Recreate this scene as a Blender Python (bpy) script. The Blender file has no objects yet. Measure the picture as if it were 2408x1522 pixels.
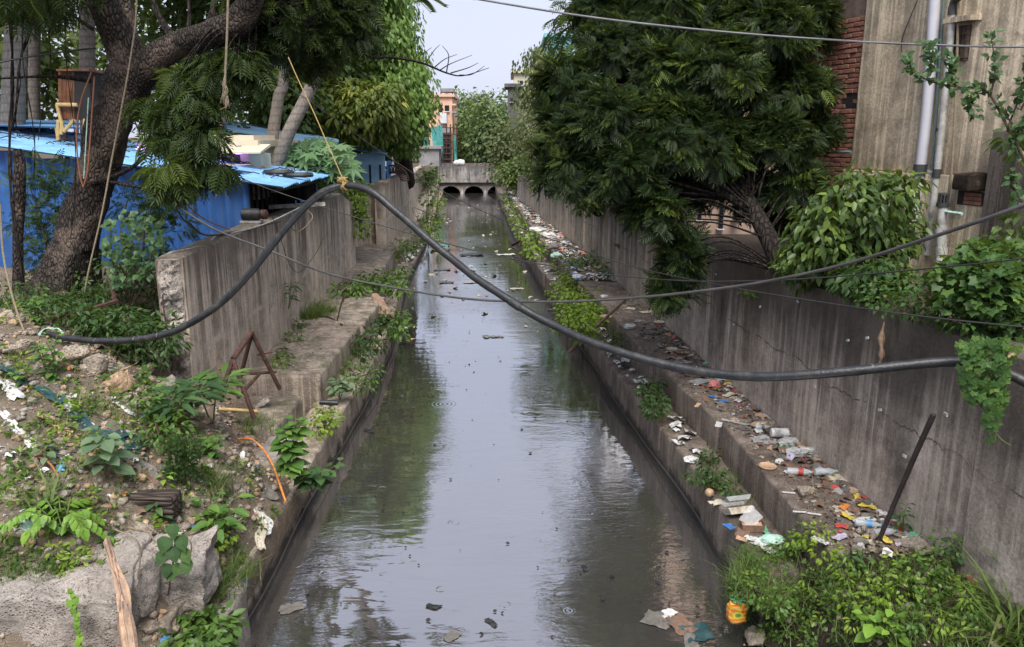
import bpy, bmesh, math, random
import numpy as np
from mathutils import Vector, Matrix, noise

R = math.radians
rng = np.random.default_rng(7)
random.seed(7)
sc = bpy.context.scene
col = sc.collection

# ------------------------------------------------------------------ camera
PITCH = R(13.4)          # looking down the drain from the road bridge
FOC = 1850.0             # focal length in units of a 2408 wide picture
CAMH = 4.0               # eye height above the water
cam_d = bpy.data.cameras.new('camera')
cam_d.sensor_width = 36.0
cam_d.lens = 36.0 * FOC / 2408.0
cam_d.clip_end = 2000.0
cam_d.clip_start = 0.05
cam = bpy.data.objects.new('camera', cam_d)
cam.location = (0, 0, CAMH)
cam.rotation_euler = (R(90) - PITCH, 0, 0)
col.objects.link(cam)
sc.camera = cam

# ------------------------------------------------------------------ sky and sun
SUN_EL, SUN_AZ = R(58), R(176)     # high veiled sun behind the camera
world = bpy.data.worlds.new('World')
sc.world = world
world.use_nodes = True
wn = world.node_tree
wn.nodes.clear()
w_out = wn.nodes.new('ShaderNodeOutputWorld')
w_mix = wn.nodes.new('ShaderNodeMixShader')
w_a = wn.nodes.new('ShaderNodeBackground')
w_b = wn.nodes.new('ShaderNodeBackground')
w_sky = wn.nodes.new('ShaderNodeTexSky')
w_sky.sky_type = 'NISHITA'
w_sky.sun_disc = False
w_sky.sun_elevation = SUN_EL
w_sky.sun_rotation = SUN_AZ
w_sky.dust_density = 4.0
w_a.inputs['Strength'].default_value = 0.12
wn.links.new(w_sky.outputs[0], w_a.inputs['Color'])
# even overcast cloud cover over most of that sky
w_no = wn.nodes.new('ShaderNodeTexNoise')
w_no.inputs['Scale'].default_value = 1.6
w_no.inputs['Detail'].default_value = 5.0
w_cr = wn.nodes.new('ShaderNodeValToRGB')
w_cr.color_ramp.elements[0].position = 0.3
w_cr.color_ramp.elements[0].color = (0.625, 0.67, 0.86, 1)
w_cr.color_ramp.elements[1].position = 0.7
w_cr.color_ramp.elements[1].color = (0.70, 0.735, 0.885, 1)
wn.links.new(w_no.outputs['Fac'], w_cr.inputs['Fac'])
wn.links.new(w_cr.outputs['Color'], w_b.inputs['Color'])
w_b.inputs['Strength'].default_value = 0.63
w_mix.inputs['Fac'].default_value = 0.86
wn.links.new(w_a.outputs[0], w_mix.inputs[1])
wn.links.new(w_b.outputs[0], w_mix.inputs[2])
wn.links.new(w_mix.outputs[0], w_out.inputs['Surface'])

sun_d = bpy.data.lights.new('sun', 'SUN')
sun_d.energy = 2.6
sun_d.angle = R(36)
sun_d.color = (1.0, 0.96, 0.9)
sun = bpy.data.objects.new('sun', sun_d)
sdir = Vector((math.sin(SUN_AZ) * math.cos(SUN_EL), math.cos(SUN_AZ) * math.cos(SUN_EL), math.sin(SUN_EL)))
sun.rotation_euler = sdir.to_track_quat('Z', 'Y').to_euler()
sun.location = (0, 0, 30)
col.objects.link(sun)

vs = sc.view_settings
vs.view_transform = 'Standard'
vs.look = 'None'
vs.exposure = 0.96
vs.gamma = 1.0
vs.use_curve_mapping = False
sc.cycles.max_bounces = 6
sc.cycles.diffuse_bounces = 3
sc.cycles.glossy_bounces = 3
sc.cycles.transmission_bounces = 4
sc.cycles.transparent_max_bounces = 8
sc.cycles.caustics_reflective = False
sc.cycles.caustics_refractive = False

# ------------------------------------------------------------------ where things stand
CP, SP = math.cos(PITCH), math.sin(PITCH)
def ray(u, v):
    a = (u - 1204) / FOC; b = (761 - v) / FOC
    return np.array([a, CP + b * SP, -SP + b * CP])
def at(u, v, d):
    r = ray(u, v)
    return r * (d / r[1]) + np.array([0, 0, CAMH])
def on(u, v, z):
    r = ray(u, v)
    return r * ((z - CAMH) / r[2]) + np.array([0, 0, CAMH])
def lerp_tab(tab):
    ys = [t[0] for t in tab]; xs = [t[1] for t in tab]
    return lambda y: float(np.interp(y, ys, xs))
def vrnd(a, b): return a + (b - a) * random.random()

# ------------------------------------------------------------------ mesh helpers
def npmesh(name, V, F, m, parent=None, rnd=None, smooth=False, kind=None):
    V = np.asarray(V, dtype=np.float32).reshape(-1, 3); F = np.asarray(F, dtype=np.int32)
    k = F.shape[1]
    me = bpy.data.meshes.new(name)
    me.vertices.add(len(V)); me.vertices.foreach_set('co', V.ravel())
    me.loops.add(F.size); me.loops.foreach_set('vertex_index', F.ravel())
    me.polygons.add(len(F)); me.polygons.foreach_set('loop_start', np.arange(0, F.size, k, dtype=np.int32))
    if smooth: me.polygons.foreach_set('use_smooth', np.ones(len(F), dtype=bool))
    if rnd is not None:
        at_ = me.attributes.new('rnd', 'FLOAT', 'POINT'); at_.data.foreach_set('value', np.asarray(rnd, dtype=np.float32))
    me.update(calc_edges=True); me.validate()
    return put(name, me, m, parent, kind)

def put(name, me, m, parent=None, kind=None):
    if m is not None and not me.materials: me.materials.append(m)
    o = bpy.data.objects.new(name, me)
    col.objects.link(o)
    if parent is not None:
        o.parent = parent
        o.matrix_parent_inverse = Matrix.Translation(-base_of(parent))
    if kind: o['kind'] = kind
    return o

_base = {}
def base_of(o):
    return _base.get(o.name, Vector((0, 0, 0)))

def thing(name, label, cat, base=(0, 0, 0), group=None):
    o = bpy.data.objects.new(name, None)
    o.empty_display_size = 0.1
    o.location = Vector(base)
    o['label'] = label; o['category'] = cat
    if group: o['group'] = group
    col.objects.link(o)
    _base[o.name] = Vector(base)
    return o

def tag(o, label, cat, group=None, kind=None):
    o['label'] = label
    if cat: o['category'] = cat
    if group: o['group'] = group
    if kind: o['kind'] = kind
    if o.type == 'MESH' and o.parent is None and kind != 'structure' and len(o.children) == 0:
        me = o.data
        n = len(me.vertices)
        if n and o.location.length < 1e-6:
            c = np.empty(n * 3, dtype=np.float32); me.vertices.foreach_get('co', c); c = c.reshape(-1, 3)
            b = np.array([(c[:, 0].min() + c[:, 0].max()) / 2, (c[:, 1].min() + c[:, 1].max()) / 2, c[:, 2].min()])
            me.vertices.foreach_set('co', (c - b).astype(np.float32).ravel()); me.update()
            o.location = Vector(b)
            _base[o.name] = Vector(b)
    return o

def struct(o, label=None):
    o['kind'] = 'structure'
    if label: o['label'] = label
    return o

class MB:
    def __init__(s): s.v = []; s.f = []
    def add(s, vs_, fs):
        n = len(s.v); s.v.extend([tuple(map(float, q)) for q in vs_]); s.f.extend([tuple(i + n for i in q) for q in fs]); return s
    def box(s, c, size, M=None):
        x, y, z = [k / 2 for k in size]
        P = [Vector((sx * x, sy * y, sz * z)) for sx in (-1, 1) for sy in (-1, 1) for sz in (-1, 1)]
        if M is not None: P = [M @ q for q in P]
        c = Vector(c)
        return s.add([q + c for q in P], [(0, 1, 3, 2), (4, 6, 7, 5), (0, 4, 5, 1), (2, 3, 7, 6), (0, 2, 6, 4), (1, 5, 7, 3)])
    def hexa(s, lo, hi):
        n = len(lo)
        fs = [tuple(range(n))[::-1], tuple(range(n, 2 * n))]
        fs += [(i, (i + 1) % n, n + (i + 1) % n, n + i) for i in range(n)]
        return s.add(list(lo) + list(hi), fs)
    def tube(s, pts, rad, seg=8, cap=True):
        P = [Vector(q) for q in pts]; n = len(P)
        if not hasattr(rad, '__len__'): rad = [rad] * n
        t0 = (P[1] - P[0]).normalized()
        up = Vector((0, 0, 1)) if abs(t0.z) < 0.9 else Vector((1, 0, 0))
        x = t0.cross(up).normalized(); V = []
        for i in range(n):
            t = (P[min(i + 1, n - 1)] - P[max(i - 1, 0)]).normalized()
            x = (x - t * x.dot(t)).normalized(); y = t.cross(x)
            for k in range(seg):
                a = 2 * math.pi * k / seg
                V.append(P[i] + (x * math.cos(a) + y * math.sin(a)) * rad[i])
        F = [(i * seg + k, i * seg + (k + 1) % seg, (i + 1) * seg + (k + 1) % seg, (i + 1) * seg + k) for i in range(n - 1) for k in range(seg)]
        if cap: F += [tuple(range(seg))[::-1], tuple((n - 1) * seg + k for k in range(seg))]
        return s.add(V, F)
    def lathe(s, prof, o=(0, 0, 0), M=None, seg=14):
        V = []; n = len(prof)
        for r, z in prof:
            for k in range(seg):
                a = 2 * math.pi * k / seg
                q = Vector((r * math.cos(a), r * math.sin(a), z))
                if M is not None: q = M @ q
                V.append(q + Vector(o))
        F = [(i * seg + k, i * seg + (k + 1) % seg, (i + 1) * seg + (k + 1) % seg, (i + 1) * seg + k) for i in range(n - 1) for k in range(seg)]
        F += [tuple(range(seg))[::-1], tuple((n - 1) * seg + k for k in range(seg))]
        return s.add(V, F)
    def build(s, name, m, parent=None, smooth=False, kind=None):
        me = bpy.data.meshes.new(name)
        me.from_pydata(s.v, [], s.f); me.update()
        if smooth:
            me.polygons.foreach_set('use_smooth', np.ones(len(me.polygons), dtype=bool))
            try: me.set_sharp_from_angle(angle=R(45))
            except Exception: pass
        return put(name, me, m, parent, kind)

def cr(pts, n=8):
    """Catmull-Rom through the points"""
    P = np.array(pts, dtype=float); P = np.vstack([2 * P[0] - P[1], P, 2 * P[-1] - P[-2]])
    out = []
    for i in range(1, len(P) - 2):
        for k in range(n):
            t = k / n
            out.append(0.5 * ((2 * P[i]) + (P[i + 1] - P[i - 1]) * t + (2 * P[i - 1] - 5 * P[i] + 4 * P[i + 1] - P[i + 2]) * t * t + (3 * P[i] - P[i - 1] - 3 * P[i + 1] + P[i + 2]) * t ** 3))
    out.append(P[-2])
    return np.array(out)

def fbm(p, sc_=1.0, o=4):
    return noise.fractal(Vector(p) * sc_, 1.0, 2.0, o)

def norm(A):
    return A / np.maximum(np.linalg.norm(A, axis=-1, keepdims=True), 1e-9)

def scatter(T, P, A, N, S, rnd=None):
    tv, tf = T
    P = np.asarray(P); n = len(P); k = len(tv)
    Y = norm(np.asarray(A, dtype=float)); X = np.cross(Y, N)
    bad = np.linalg.norm(X, axis=1) < 1e-4
    X[bad] = np.cross(Y[bad], np.array([1.0, 0.3, 0.1])); X = norm(X); Z = np.cross(X, Y)
    S = np.broadcast_to(np.asarray(S, dtype=float), (n,))[:, None, None]
    V = P[:, None, :] + S * (X[:, None, :] * tv[None, :, 0:1] + Y[:, None, :] * tv[None, :, 1:2] + Z[:, None, :] * tv[None, :, 2:3])
    F = tf[None] + (np.arange(n) * k)[:, None, None]
    r = None if rnd is None else np.repeat(rnd, k)
    return V.reshape(-1, 3), F.reshape(-1, tf.shape[1]), r

def cat_mesh(parts):
    Vs, Fs, Rs, n = [], [], [], 0
    for V, F, r in parts:
        Vs.append(V); Fs.append(F + n); Rs.append(r if r is not None else np.zeros(len(V))); n += len(V)
    return np.vstack(Vs), np.vstack(Fs), np.concatenate(Rs)

# leaf outlines: length along +y from 0 to 1
def leafT(w=0.22, fold=0.06, bend=0.0):
    v = np.array([[0, 0, 0], [w, 0.45, fold - bend * .2], [0, 1, -bend], [-w, 0.45, fold - bend * .2]], float)
    return v, np.array([[0, 1, 2], [0, 2, 3]])
def leaf8T(w=0.25, fold=0.08, bend=0.2, a=0.3, b=0.68):
    z = lambda y: -bend * y * y
    v = np.array([[0, 0, 0], [w, a, fold + z(a)], [w * .75, b, fold * .8 + z(b)], [0, 1, z(1)], [-w * .75, b, fold * .8 + z(b)], [-w, a, fold + z(a)], [0, a, z(a)], [0, b, z(b)]], float)
    return v, np.array([[0, 1, 6], [0, 6, 5], [6, 1, 2], [6, 2, 7], [6, 7, 4], [6, 4, 5], [7, 2, 3], [7, 3, 4]])
def heartT(w=0.42, bend=0.25):
    y0 = 0.18; z = lambda y: -bend * max(y - y0, 0) ** 2
    v = np.array([[0, 0, 0], [0, y0, 0], [w * .55, .02, .05], [w, .28, .07], [w * .72, .62, .04 + z(.62)], [.06, .92, z(.92)], [0, 1.06, z(1.06)], [-.06, .92, z(.92)], [-w * .72, .62, .04 + z(.62)], [-w, .28, .07], [-w * .55, .02, .05], [0, .55, z(.55)]], float)
    f = [[1, 2, 3], [1, 3, 11], [11, 3, 4], [11, 4, 5], [11, 5, 6], [11, 6, 7], [11, 7, 8], [11, 8, 9], [1, 11, 9], [1, 9, 10], [0, 2, 1], [0, 1, 10]]
    return v, np.array(f)
def lobedT(n=7, depth=0.45, ang=250):
    """palmate leaf: lobes fanning from the stalk end"""
    c = np.array([0, 0.25, 0]); V = [[0, 0, 0], c]
    a0 = R(ang) / 2
    for i in range(2 * n - 1):
        t = -a0 + 2 * a0 * i / (2 * n - 2)
        r = (0.75 - 0.22 * abs(t) / a0) * (1 if i % 2 == 0 else depth)
        V.append([math.sin(t) * r, c[1] + math.cos(t) * r, -0.12 * r * r + (0.03 if i % 2 else 0)])
    f = [[1, 2 + i + 1, 2 + i] for i in range(2 * n - 2)]
    return np.array(V, float), np.array(f)
def pinnateT(pairs=6, ll=0.3, lw=0.075, droop=0.3, sweep=0.55, curl=0.12, terminal=True, t0=0.18):
    V = []; F = []
    zc = lambda t: -droop * t * t
    for i in range(3):                       # rachis
        a, b = i / 3, (i + 1) / 3
        n = len(V); w = 0.012
        V += [[-w, a, zc(a)], [w, a, zc(a)], [w * .6, b, zc(b)], [-w * .6, b, zc(b)]]
        F += [[n, n + 1, n + 2], [n, n + 2, n + 3]]
    def leaflet(t, sx):
        n = len(V); L = ll * (0.75 + 0.5 * math.sin(math.pi * min(1, t * .95)))
        d = np.array([sx * math.cos(sweep), math.sin(sweep), 0.0]) if sx else np.array([0, 1.0, 0])
        pr = np.array([-d[1], d[0], 0])
        o = np.array([0, t, zc(t)])
        m = o + d * L * .45 + np.array([0, 0, .02])
        tip = o + d * L + np.array([0, curl * L, -L * .35])
        V.extend([o, m + pr * lw, tip, m - pr * lw]); F.extend([[n, n + 1, n + 2], [n, n + 2, n + 3]])
    for i in range(pairs):
        t = t0 + (1 - t0) * i / pairs
        leaflet(t, 1); leaflet(t + 0.03, -1)
    if terminal: leaflet(0.97, 0)
    return np.array(V, float), np.array(F)

def rand_dirs(n):
    return norm(rng.normal(size=(n, 3)))

def inpoly(poly, n):
    """random points inside a polygon, and how far each is from its edge"""
    P = np.array(poly, float); lo, hi = P.min(0), P.max(0); out = []
    while len(out) < n:
        q = lo + (hi - lo) * rng.random(2); c = False; j = len(P) - 1
        for i in range(len(P)):
            if (P[i, 1] > q[1]) != (P[j, 1] > q[1]) and q[0] < (P[j, 0] - P[i, 0]) * (q[1] - P[i, 1]) / (P[j, 1] - P[i, 1]) + P[i, 0]: c = not c
            j = i
        if c: out.append(q)
    out = np.array(out)
    A, B = P, np.roll(P, -1, 0); e = np.full(n, 1e9)
    for a, b in zip(A, B):
        t = np.clip(((out - a) @ (b - a)) / max(1e-9, (b - a) @ (b - a)), 0, 1)
        e = np.minimum(e, np.linalg.norm(out - (a + t[:, None] * (b - a)), axis=1))
    return out, e

def crown_points(poly, n, d, depth, E=130.0, shell=0.5):
    """clump centres filling a rounded crown whose outline is poly when seen at distance d"""
    q, e = inpoly(poly, n)
    h = np.sqrt(np.clip(e / E, 0.03, 1)) * depth
    s = rng.random(n) ** shell * np.where(rng.random(n) < 0.68, -1, 1)
    return np.array([at(q[i, 0], q[i, 1], d + s[i] * h[i]) for i in range(n)])

# ------------------------------------------------------------------ materials
class G:
    def __init__(s, name):
        s.m = bpy.data.materials.new(name); s.m.use_nodes = True
        s.t = s.m.node_tree; s.t.nodes.clear()
        s.out = s.t.nodes.new('ShaderNodeOutputMaterial')
    def n(s, typ, ins=None, **at_):
        nd = s.t.nodes.new('ShaderNode' + typ)
        for k, v in at_.items(): setattr(nd, k, v)
        for k, v in (ins or {}).items():
            if isinstance(v, bpy.types.NodeSocket): s.t.links.new(v, nd.inputs[k])
            elif isinstance(v, bpy.types.Node): s.t.links.new(v.outputs[0], nd.inputs[k])
            else:
                if hasattr(nd.inputs[k].default_value, '__len__') and len(nd.inputs[k].default_value) == 4 and len(v) == 3: v = (*v, 1)
                nd.inputs[k].default_value = v
        return nd
    def coord(s, scale=(1, 1, 1), loc=(0, 0, 0)):
        c = s.n('TexCoord')
        return s.n('Mapping', {'Vector': c.outputs['Object'], 'Scale': scale, 'Location': loc}).outputs[0]
    def noise(s, vec, scale, detail=5.0, rough=0.55, dist=0.0):
        return s.n('TexNoise', {'Vector': vec, 'Scale': scale, 'Detail': detail, 'Roughness': rough, 'Distortion': dist}).outputs['Fac']
    def ramp(s, fac, stops):
        nd = s.n('ValToRGB', {'Fac': fac}); cr_ = nd.color_ramp
        while len(cr_.elements) < len(stops): cr_.elements.new(0.5)
        for e, (p, c) in zip(cr_.elements, stops):
            e.position = p; e.color = (*c, 1) if len(c) == 3 else c
        return nd.outputs[0]
    def g(s, fac, a, b):           # grey ramp 0..1 between a and b
        return s.n('MapRange', {'Value': fac, 'From Min': a, 'From Max': b, 'To Min': 0.0, 'To Max': 1.0}).outputs[0]
    def mix(s, f, a, b, mode='MIX'):
        nd = s.n('MixRGB', {'Fac': f, 'Color1': a, 'Color2': b}); nd.blend_type = mode
        return nd.outputs[0]
    def math(s, op, a, b=0.5):
        return s.n('Math', {0: a, 1: b}, operation=op).outputs[0]
    def bump(s, h, strength=0.5, dist=0.02, nrm=None):
        ins = {'Height': h, 'Strength': strength, 'Distance': dist}
        if nrm is not None: ins['Normal'] = nrm
        return s.n('Bump', ins).outputs[0]
    def pr(s, colr, rough=0.8, nrm=None, **kw):
        ins = {'Base Color': colr, 'Roughness': rough}
        if nrm is not None: ins['Normal'] = nrm
        for k, v in kw.items(): ins[k.replace('_', ' ')] = v
        b = s.n('BsdfPrincipled', ins)
        s.t.links.new(b.outputs[0], s.out.inputs['Surface'])
        return b

def m_plain(name, c, rough=0.6, var=0.25, scale=8.0, bump=0.15, metal=0.0, spec=0.5, dirt=None):
    g = G(name); v = g.coord()
    n1 = g.noise(v, scale, 6); n2 = g.noise(v, scale * 6, 4)
    c1 = tuple(min(1, k * (1 + var)) for k in c); c0 = tuple(k * (1 - var) for k in c)
    colr = g.ramp(n1, [(0.3, c0), (0.7, c1)])
    if dirt:
        colr = g.mix(g.g(g.noise(v, scale * .7, 8, 0.65), 0.52, 0.68), colr, dirt)
    g.pr(colr, rough, g.bump(n2, bump, 0.01), Metallic=metal, Specular_IOR_Level=spec)
    return g.m

def m_concrete(name, base, dark, streak=0.7, top=None, warm=(0.20, 0.14, 0.09), wet=0.85, moss=None, bump=0.5, sfreq=7.0, span=1.6, pits=0.0, blot=0.6, soft=0.0, joint=None, tide=None, bias=0.0):
    """weathered cast concrete; rain streaks run down from z = top"""
    g = G(name); v = g.coord()
    big = g.noise(v, 0.9, 5); mid = g.noise(v, 4.0, 9, 0.7); fine = g.noise(v, 38.0, 6, 0.75); sand = g.noise(v, 130.0, 3, 0.8)
    colr = g.ramp(mid, [(0.30, tuple(k * 0.5 for k in base)), (0.5, base), (0.70, tuple(min(1, k * 1.4) for k in base))])
    colr = g.mix(g.math('MULTIPLY', g.g(big, 0.42, 0.75), 0.5), colr, warm)
    colr = g.mix(0.8, colr, g.ramp(fine, [(0.32, (0.55, 0.55, 0.55)), (0.68, (1.35, 1.35, 1.35))]), 'MULTIPLY')
    colr = g.mix(0.7, colr, g.ramp(sand, [(0.35, (0.7, 0.7, 0.7)), (0.65, (1.25, 1.25, 1.25))]), 'MULTIPLY')
    if streak:
        sv = g.coord((sfreq, sfreq, 0.16)); s1 = g.noise(sv, 1.0, 7, 0.72, 0.2)
        sv2 = g.coord((sfreq * 4.2, sfreq * 4.2, 0.35), (3, 1, 0)); s2 = g.noise(sv2, 1.0, 4, 0.6, 0.1)
        lum = g.math('ADD', g.math('MULTIPLY', s1, 0.6), g.math('MULTIPLY', s2, 0.4))
        st = g.math('MULTIPLY', g.g(lum, 0.472 - soft * .5 - bias, 0.522 + soft - bias), g.math('ADD', g.math('MULTIPLY', g.g(g.noise(g.coord((1.3, 1.3, 0.7)), 1.0, 5, 0.65), 0.38, 0.60), 0.5), 0.5))
        colr = g.mix(g.math('MULTIPLY', g.g(lum, 0.485, 0.43), 0.45), colr, tuple(min(1, k * 1.4) for k in base))
        if top is not None:
            z = g.n('SeparateXYZ', {0: g.n('NewGeometry').outputs['Position']}).outputs['Z']
            h = g.g(g.math('ADD', z, g.math('MULTIPLY', g.math('SUBTRACT', s1, 0.5), 4.5)), top - span, top - 0.2)
            st = g.math('MULTIPLY', st, h)
            crust = g.g(g.math('ADD', z, g.math('MULTIPLY', g.math('SUBTRACT', lum, 0.5), 2.2)), top - 0.55 - bias * 14, top - 0.1 - bias * 8)
            st = g.math('MAXIMUM', st, g.math('MULTIPLY', crust, 0.85))
        colr = g.mix(g.math('MULTIPLY', st, streak), colr, dark)
    if joint is not None:                       # pour joint: a ragged line where two lifts of concrete met
        zj = g.n('SeparateXYZ', {0: g.n('NewGeometry').outputs['Position']}).outputs['Z']
        dj = g.math('ABSOLUTE', g.math('SUBTRACT', g.math('ADD', zj, g.math('MULTIPLY', g.math('SUBTRACT', g.noise(g.coord((1.1, 1.1, .1)), 1.0, 7, .7), .5), joint[2])), joint[0]), 0)
        mj = g.math('MULTIPLY', g.g(dj, joint[1], joint[1] * .4), g.g(g.noise(g.coord((2.2, 2.2, 1)), 1.0, 6, .7), 0.44, 0.54))
        colr = g.mix(mj, colr, joint[3])
    bl_ = g.g(g.noise(v, 2.1, 10, 0.75), 0.55, 0.66)
    colr = g.mix(g.math('MULTIPLY', bl_, blot), colr, dark)
    if tide is not None:                        # black slime up to the usual water mark
        zt = g.n('SeparateXYZ', {0: g.n('NewGeometry').outputs['Position']}).outputs['Z']
        mt = g.g(g.math('ADD', zt, g.math('MULTIPLY', g.math('SUBTRACT', mid, .5), .5)), tide + .07, tide - .03)
        colr = g.mix(g.math('MULTIPLY', mt, .88), colr, (0.022, 0.02, 0.018))
    if moss:
        up = g.n('SeparateXYZ', {0: g.n('NewGeometry').outputs['Normal']}).outputs['Z']
        mm = g.math('MULTIPLY', g.g(g.noise(v, 3.1, 8, 0.75), 0.46, 0.60), g.g(up, 0.2, 0.7))
        colr = g.mix(g.math('MULTIPLY', mm, 0.6), colr, moss)
    h = g.math('ADD', g.math('MULTIPLY', mid, 0.9), g.math('MULTIPLY', fine, 0.45))
    if pits:
        vo = g.n('TexVoronoi', {'Vector': v, 'Scale': 55.0, 'Randomness': 1.0}).outputs['Distance']
        pm = g.math('MULTIPLY', g.g(vo, 0.42, 0.15), g.g(g.noise(v, 7.0, 4), 0.40, 0.58))
        colr = g.mix(g.math('MULTIPLY', pm, 0.75 * pits), colr, tuple(k * 0.7 for k in dark))
        h = g.math('SUBTRACT', h, g.math('MULTIPLY', pm, 0.7 * pits))
    g.pr(colr, wet, g.bump(h, bump, 0.05), Specular_IOR_Level=0.3)
    return g.m

def m_leaf(name, c0, c1, c2=None, rough=0.5, transl=0.3, attr=True, spec=0.28, hueobj=False):
    g = G(name)
    if attr: f = g.n('Attribute', attribute_name='rnd').outputs['Fac']
    else: f = g.n('ObjectInfo').outputs['Random']
    stops = [(0.0, c0), (0.7, c1)] + ([(1.0, c2)] if c2 else [])
    colr = g.ramp(f, stops)
    colr = g.mix(0.35, colr, g.ramp(g.noise(g.coord(), 30.0, 2), [(0.3, tuple(k * .6 for k in c0)), (0.7, tuple(min(1, k * 1.3) for k in c1))]))
    b = g.n('BsdfPrincipled', {'Base Color': colr, 'Roughness': rough, 'Specular IOR Level': spec})
    t = g.n('BsdfTranslucent', {'Color': g.mix(0.5, colr, (0.28, 0.36, 0.03))})
    ms = g.n('MixShader', {0: transl, 1: b, 2: t})
    g.t.links.new(ms.outputs[0], g.out.inputs['Surface'])
    return g.m

def m_bark(name, c0, c1, scale=(9, 9, 2.2), bump=0.9, patch=None):
    g = G(name); v = g.coord(scale)
    vor = g.n('TexVoronoi', {'Vector': g.mix(0.12, v, g.n('TexNoise', {'Vector': v, 'Scale': 1.5}).outputs['Color']), 'Scale': 1.6}, feature='DISTANCE_TO_EDGE').outputs[0]
    n1 = g.noise(v, 3.0, 8, 0.7)
    h = g.math('ADD', g.g(vor, 0.0, 0.25), n1)
    colr = g.ramp(g.math('MULTIPLY', h, 0.55), [(0.2, c0), (0.85, c1)])
    if patch:
        w = g.coord()
        colr = g.mix(g.g(g.noise(w, 2.2, 5, 0.6), 0.52, 0.60), colr, patch)
    g.pr(colr, 0.9, g.bump(h, bump, 0.03), Specular_IOR_Level=0.2)
    return g.m

M = {}
M['wall_l'] = m_concrete('concrete_wall_left', (0.56, 0.47, 0.375), (0.10, 0.078, 0.06), 0.88, 2.78, moss=(0.06, 0.065, 0.025), span=1.6, sfreq=3.6, blot=0.45, joint=(1.62, 0.05, 0.22, (0.52, 0.45, 0.37)))
M['wall_r'] = m_concrete('concrete_wall_right', (0.47, 0.40, 0.335), (0.042, 0.034, 0.028), 0.95, 2.6, moss=(0.05, 0.055, 0.025), span=1.7, sfreq=3.2, blot=0.45, bias=0.045, joint=(1.72, 0.011, 0.42, (0.10, 0.085, 0.072)))
M['broken'] = m_concrete('broken_concrete', (0.46, 0.41, 0.36), (0.16, 0.13, 0.105), 0.0, bump=1.0, pits=0.5, blot=0.5)
M['ledge'] = m_concrete('wet_ledge_concrete', (0.38, 0.315, 0.255), (0.085, 0.064, 0.05), 0.6, soft=0.03, tide=0.10, blot=0.75, moss=(0.07, 0.075, 0.035), wet=0.6, sfreq=5.0, warm=(0.17, 0.12, 0.085), bump=0.8)
M['kerb'] = m_concrete('pale_kerb_concrete', (0.47, 0.395, 0.315), (0.14, 0.105, 0.08), 0.45, soft=0.03, tide=0.10, wet=0.8, warm=(0.3, 0.22, 0.15), bump=0.9, pits=0.4, blot=0.4)
M['ledge_r'] = m_concrete('littered_ledge_concrete', (0.245, 0.20, 0.165), (0.055, 0.042, 0.034), 0.5, soft=0.03, tide=0.13, wet=0.6, sfreq=5.0, warm=(0.13, 0.088, 0.062), moss=(0.085, 0.065, 0.045), bump=0.8, pits=0.4)
M['bridge'] = m_concrete('bridge_concrete', (0.34, 0.32, 0.31), (0.06, 0.058, 0.056), 0.85, 1.95, span=1.0, sfreq=3.0)
M['plaster'] = m_concrete('stained_plaster', (0.68, 0.56, 0.40), (0.20, 0.165, 0.12), 0.72, None, sfreq=5.0, bump=0.35, warm=(0.34, 0.25, 0.16), blot=0.65, soft=0.04)
M['stone'] = m_concrete('rubble_stone', (0.44, 0.375, 0.30), (0.17, 0.13, 0.095), 0.0, bump=1.0, warm=(0.38, 0.26, 0.16), pits=0.5, blot=0.5)
M['stone_tan'] = m_concrete('tan_rubble_stone', (0.50, 0.35, 0.225), (0.24, 0.155, 0.10), 0.0, bump=0.9, warm=(0.42, 0.26, 0.15), pits=0.3, blot=0.4)
def m_soil(name, a, b, c):
    g = G(name); v = g.coord()
    n1 = g.noise(v, 3.0, 8, 0.7); n2 = g.noise(v, 26.0, 6, 0.75); n3 = g.noise(v, 90.0, 3)
    colr = g.ramp(n1, [(0.3, a), (0.6, b)])
    colr = g.mix(g.g(n2, 0.54, 0.66), colr, c)
    h = g.math('ADD', n2, g.math('MULTIPLY', n3, 0.5))
    g.pr(colr, 0.95, g.bump(h, 1.0, 0.05), Specular_IOR_Level=0.2)
    return g.m
M['soil'] = m_soil('rubble_soil', (0.165, 0.125, 0.09), (0.31, 0.25, 0.185), (0.48, 0.41, 0.33))
M['soil_d'] = m_soil('dark_soil', (0.035, 0.026, 0.02), (0.07, 0.05, 0.037), (0.16, 0.12, 0.09))
M['earth'] = m_soil('yard_earth', (0.07, 0.055, 0.04), (0.12, 0.095, 0.07), (0.20, 0.16, 0.12))
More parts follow.
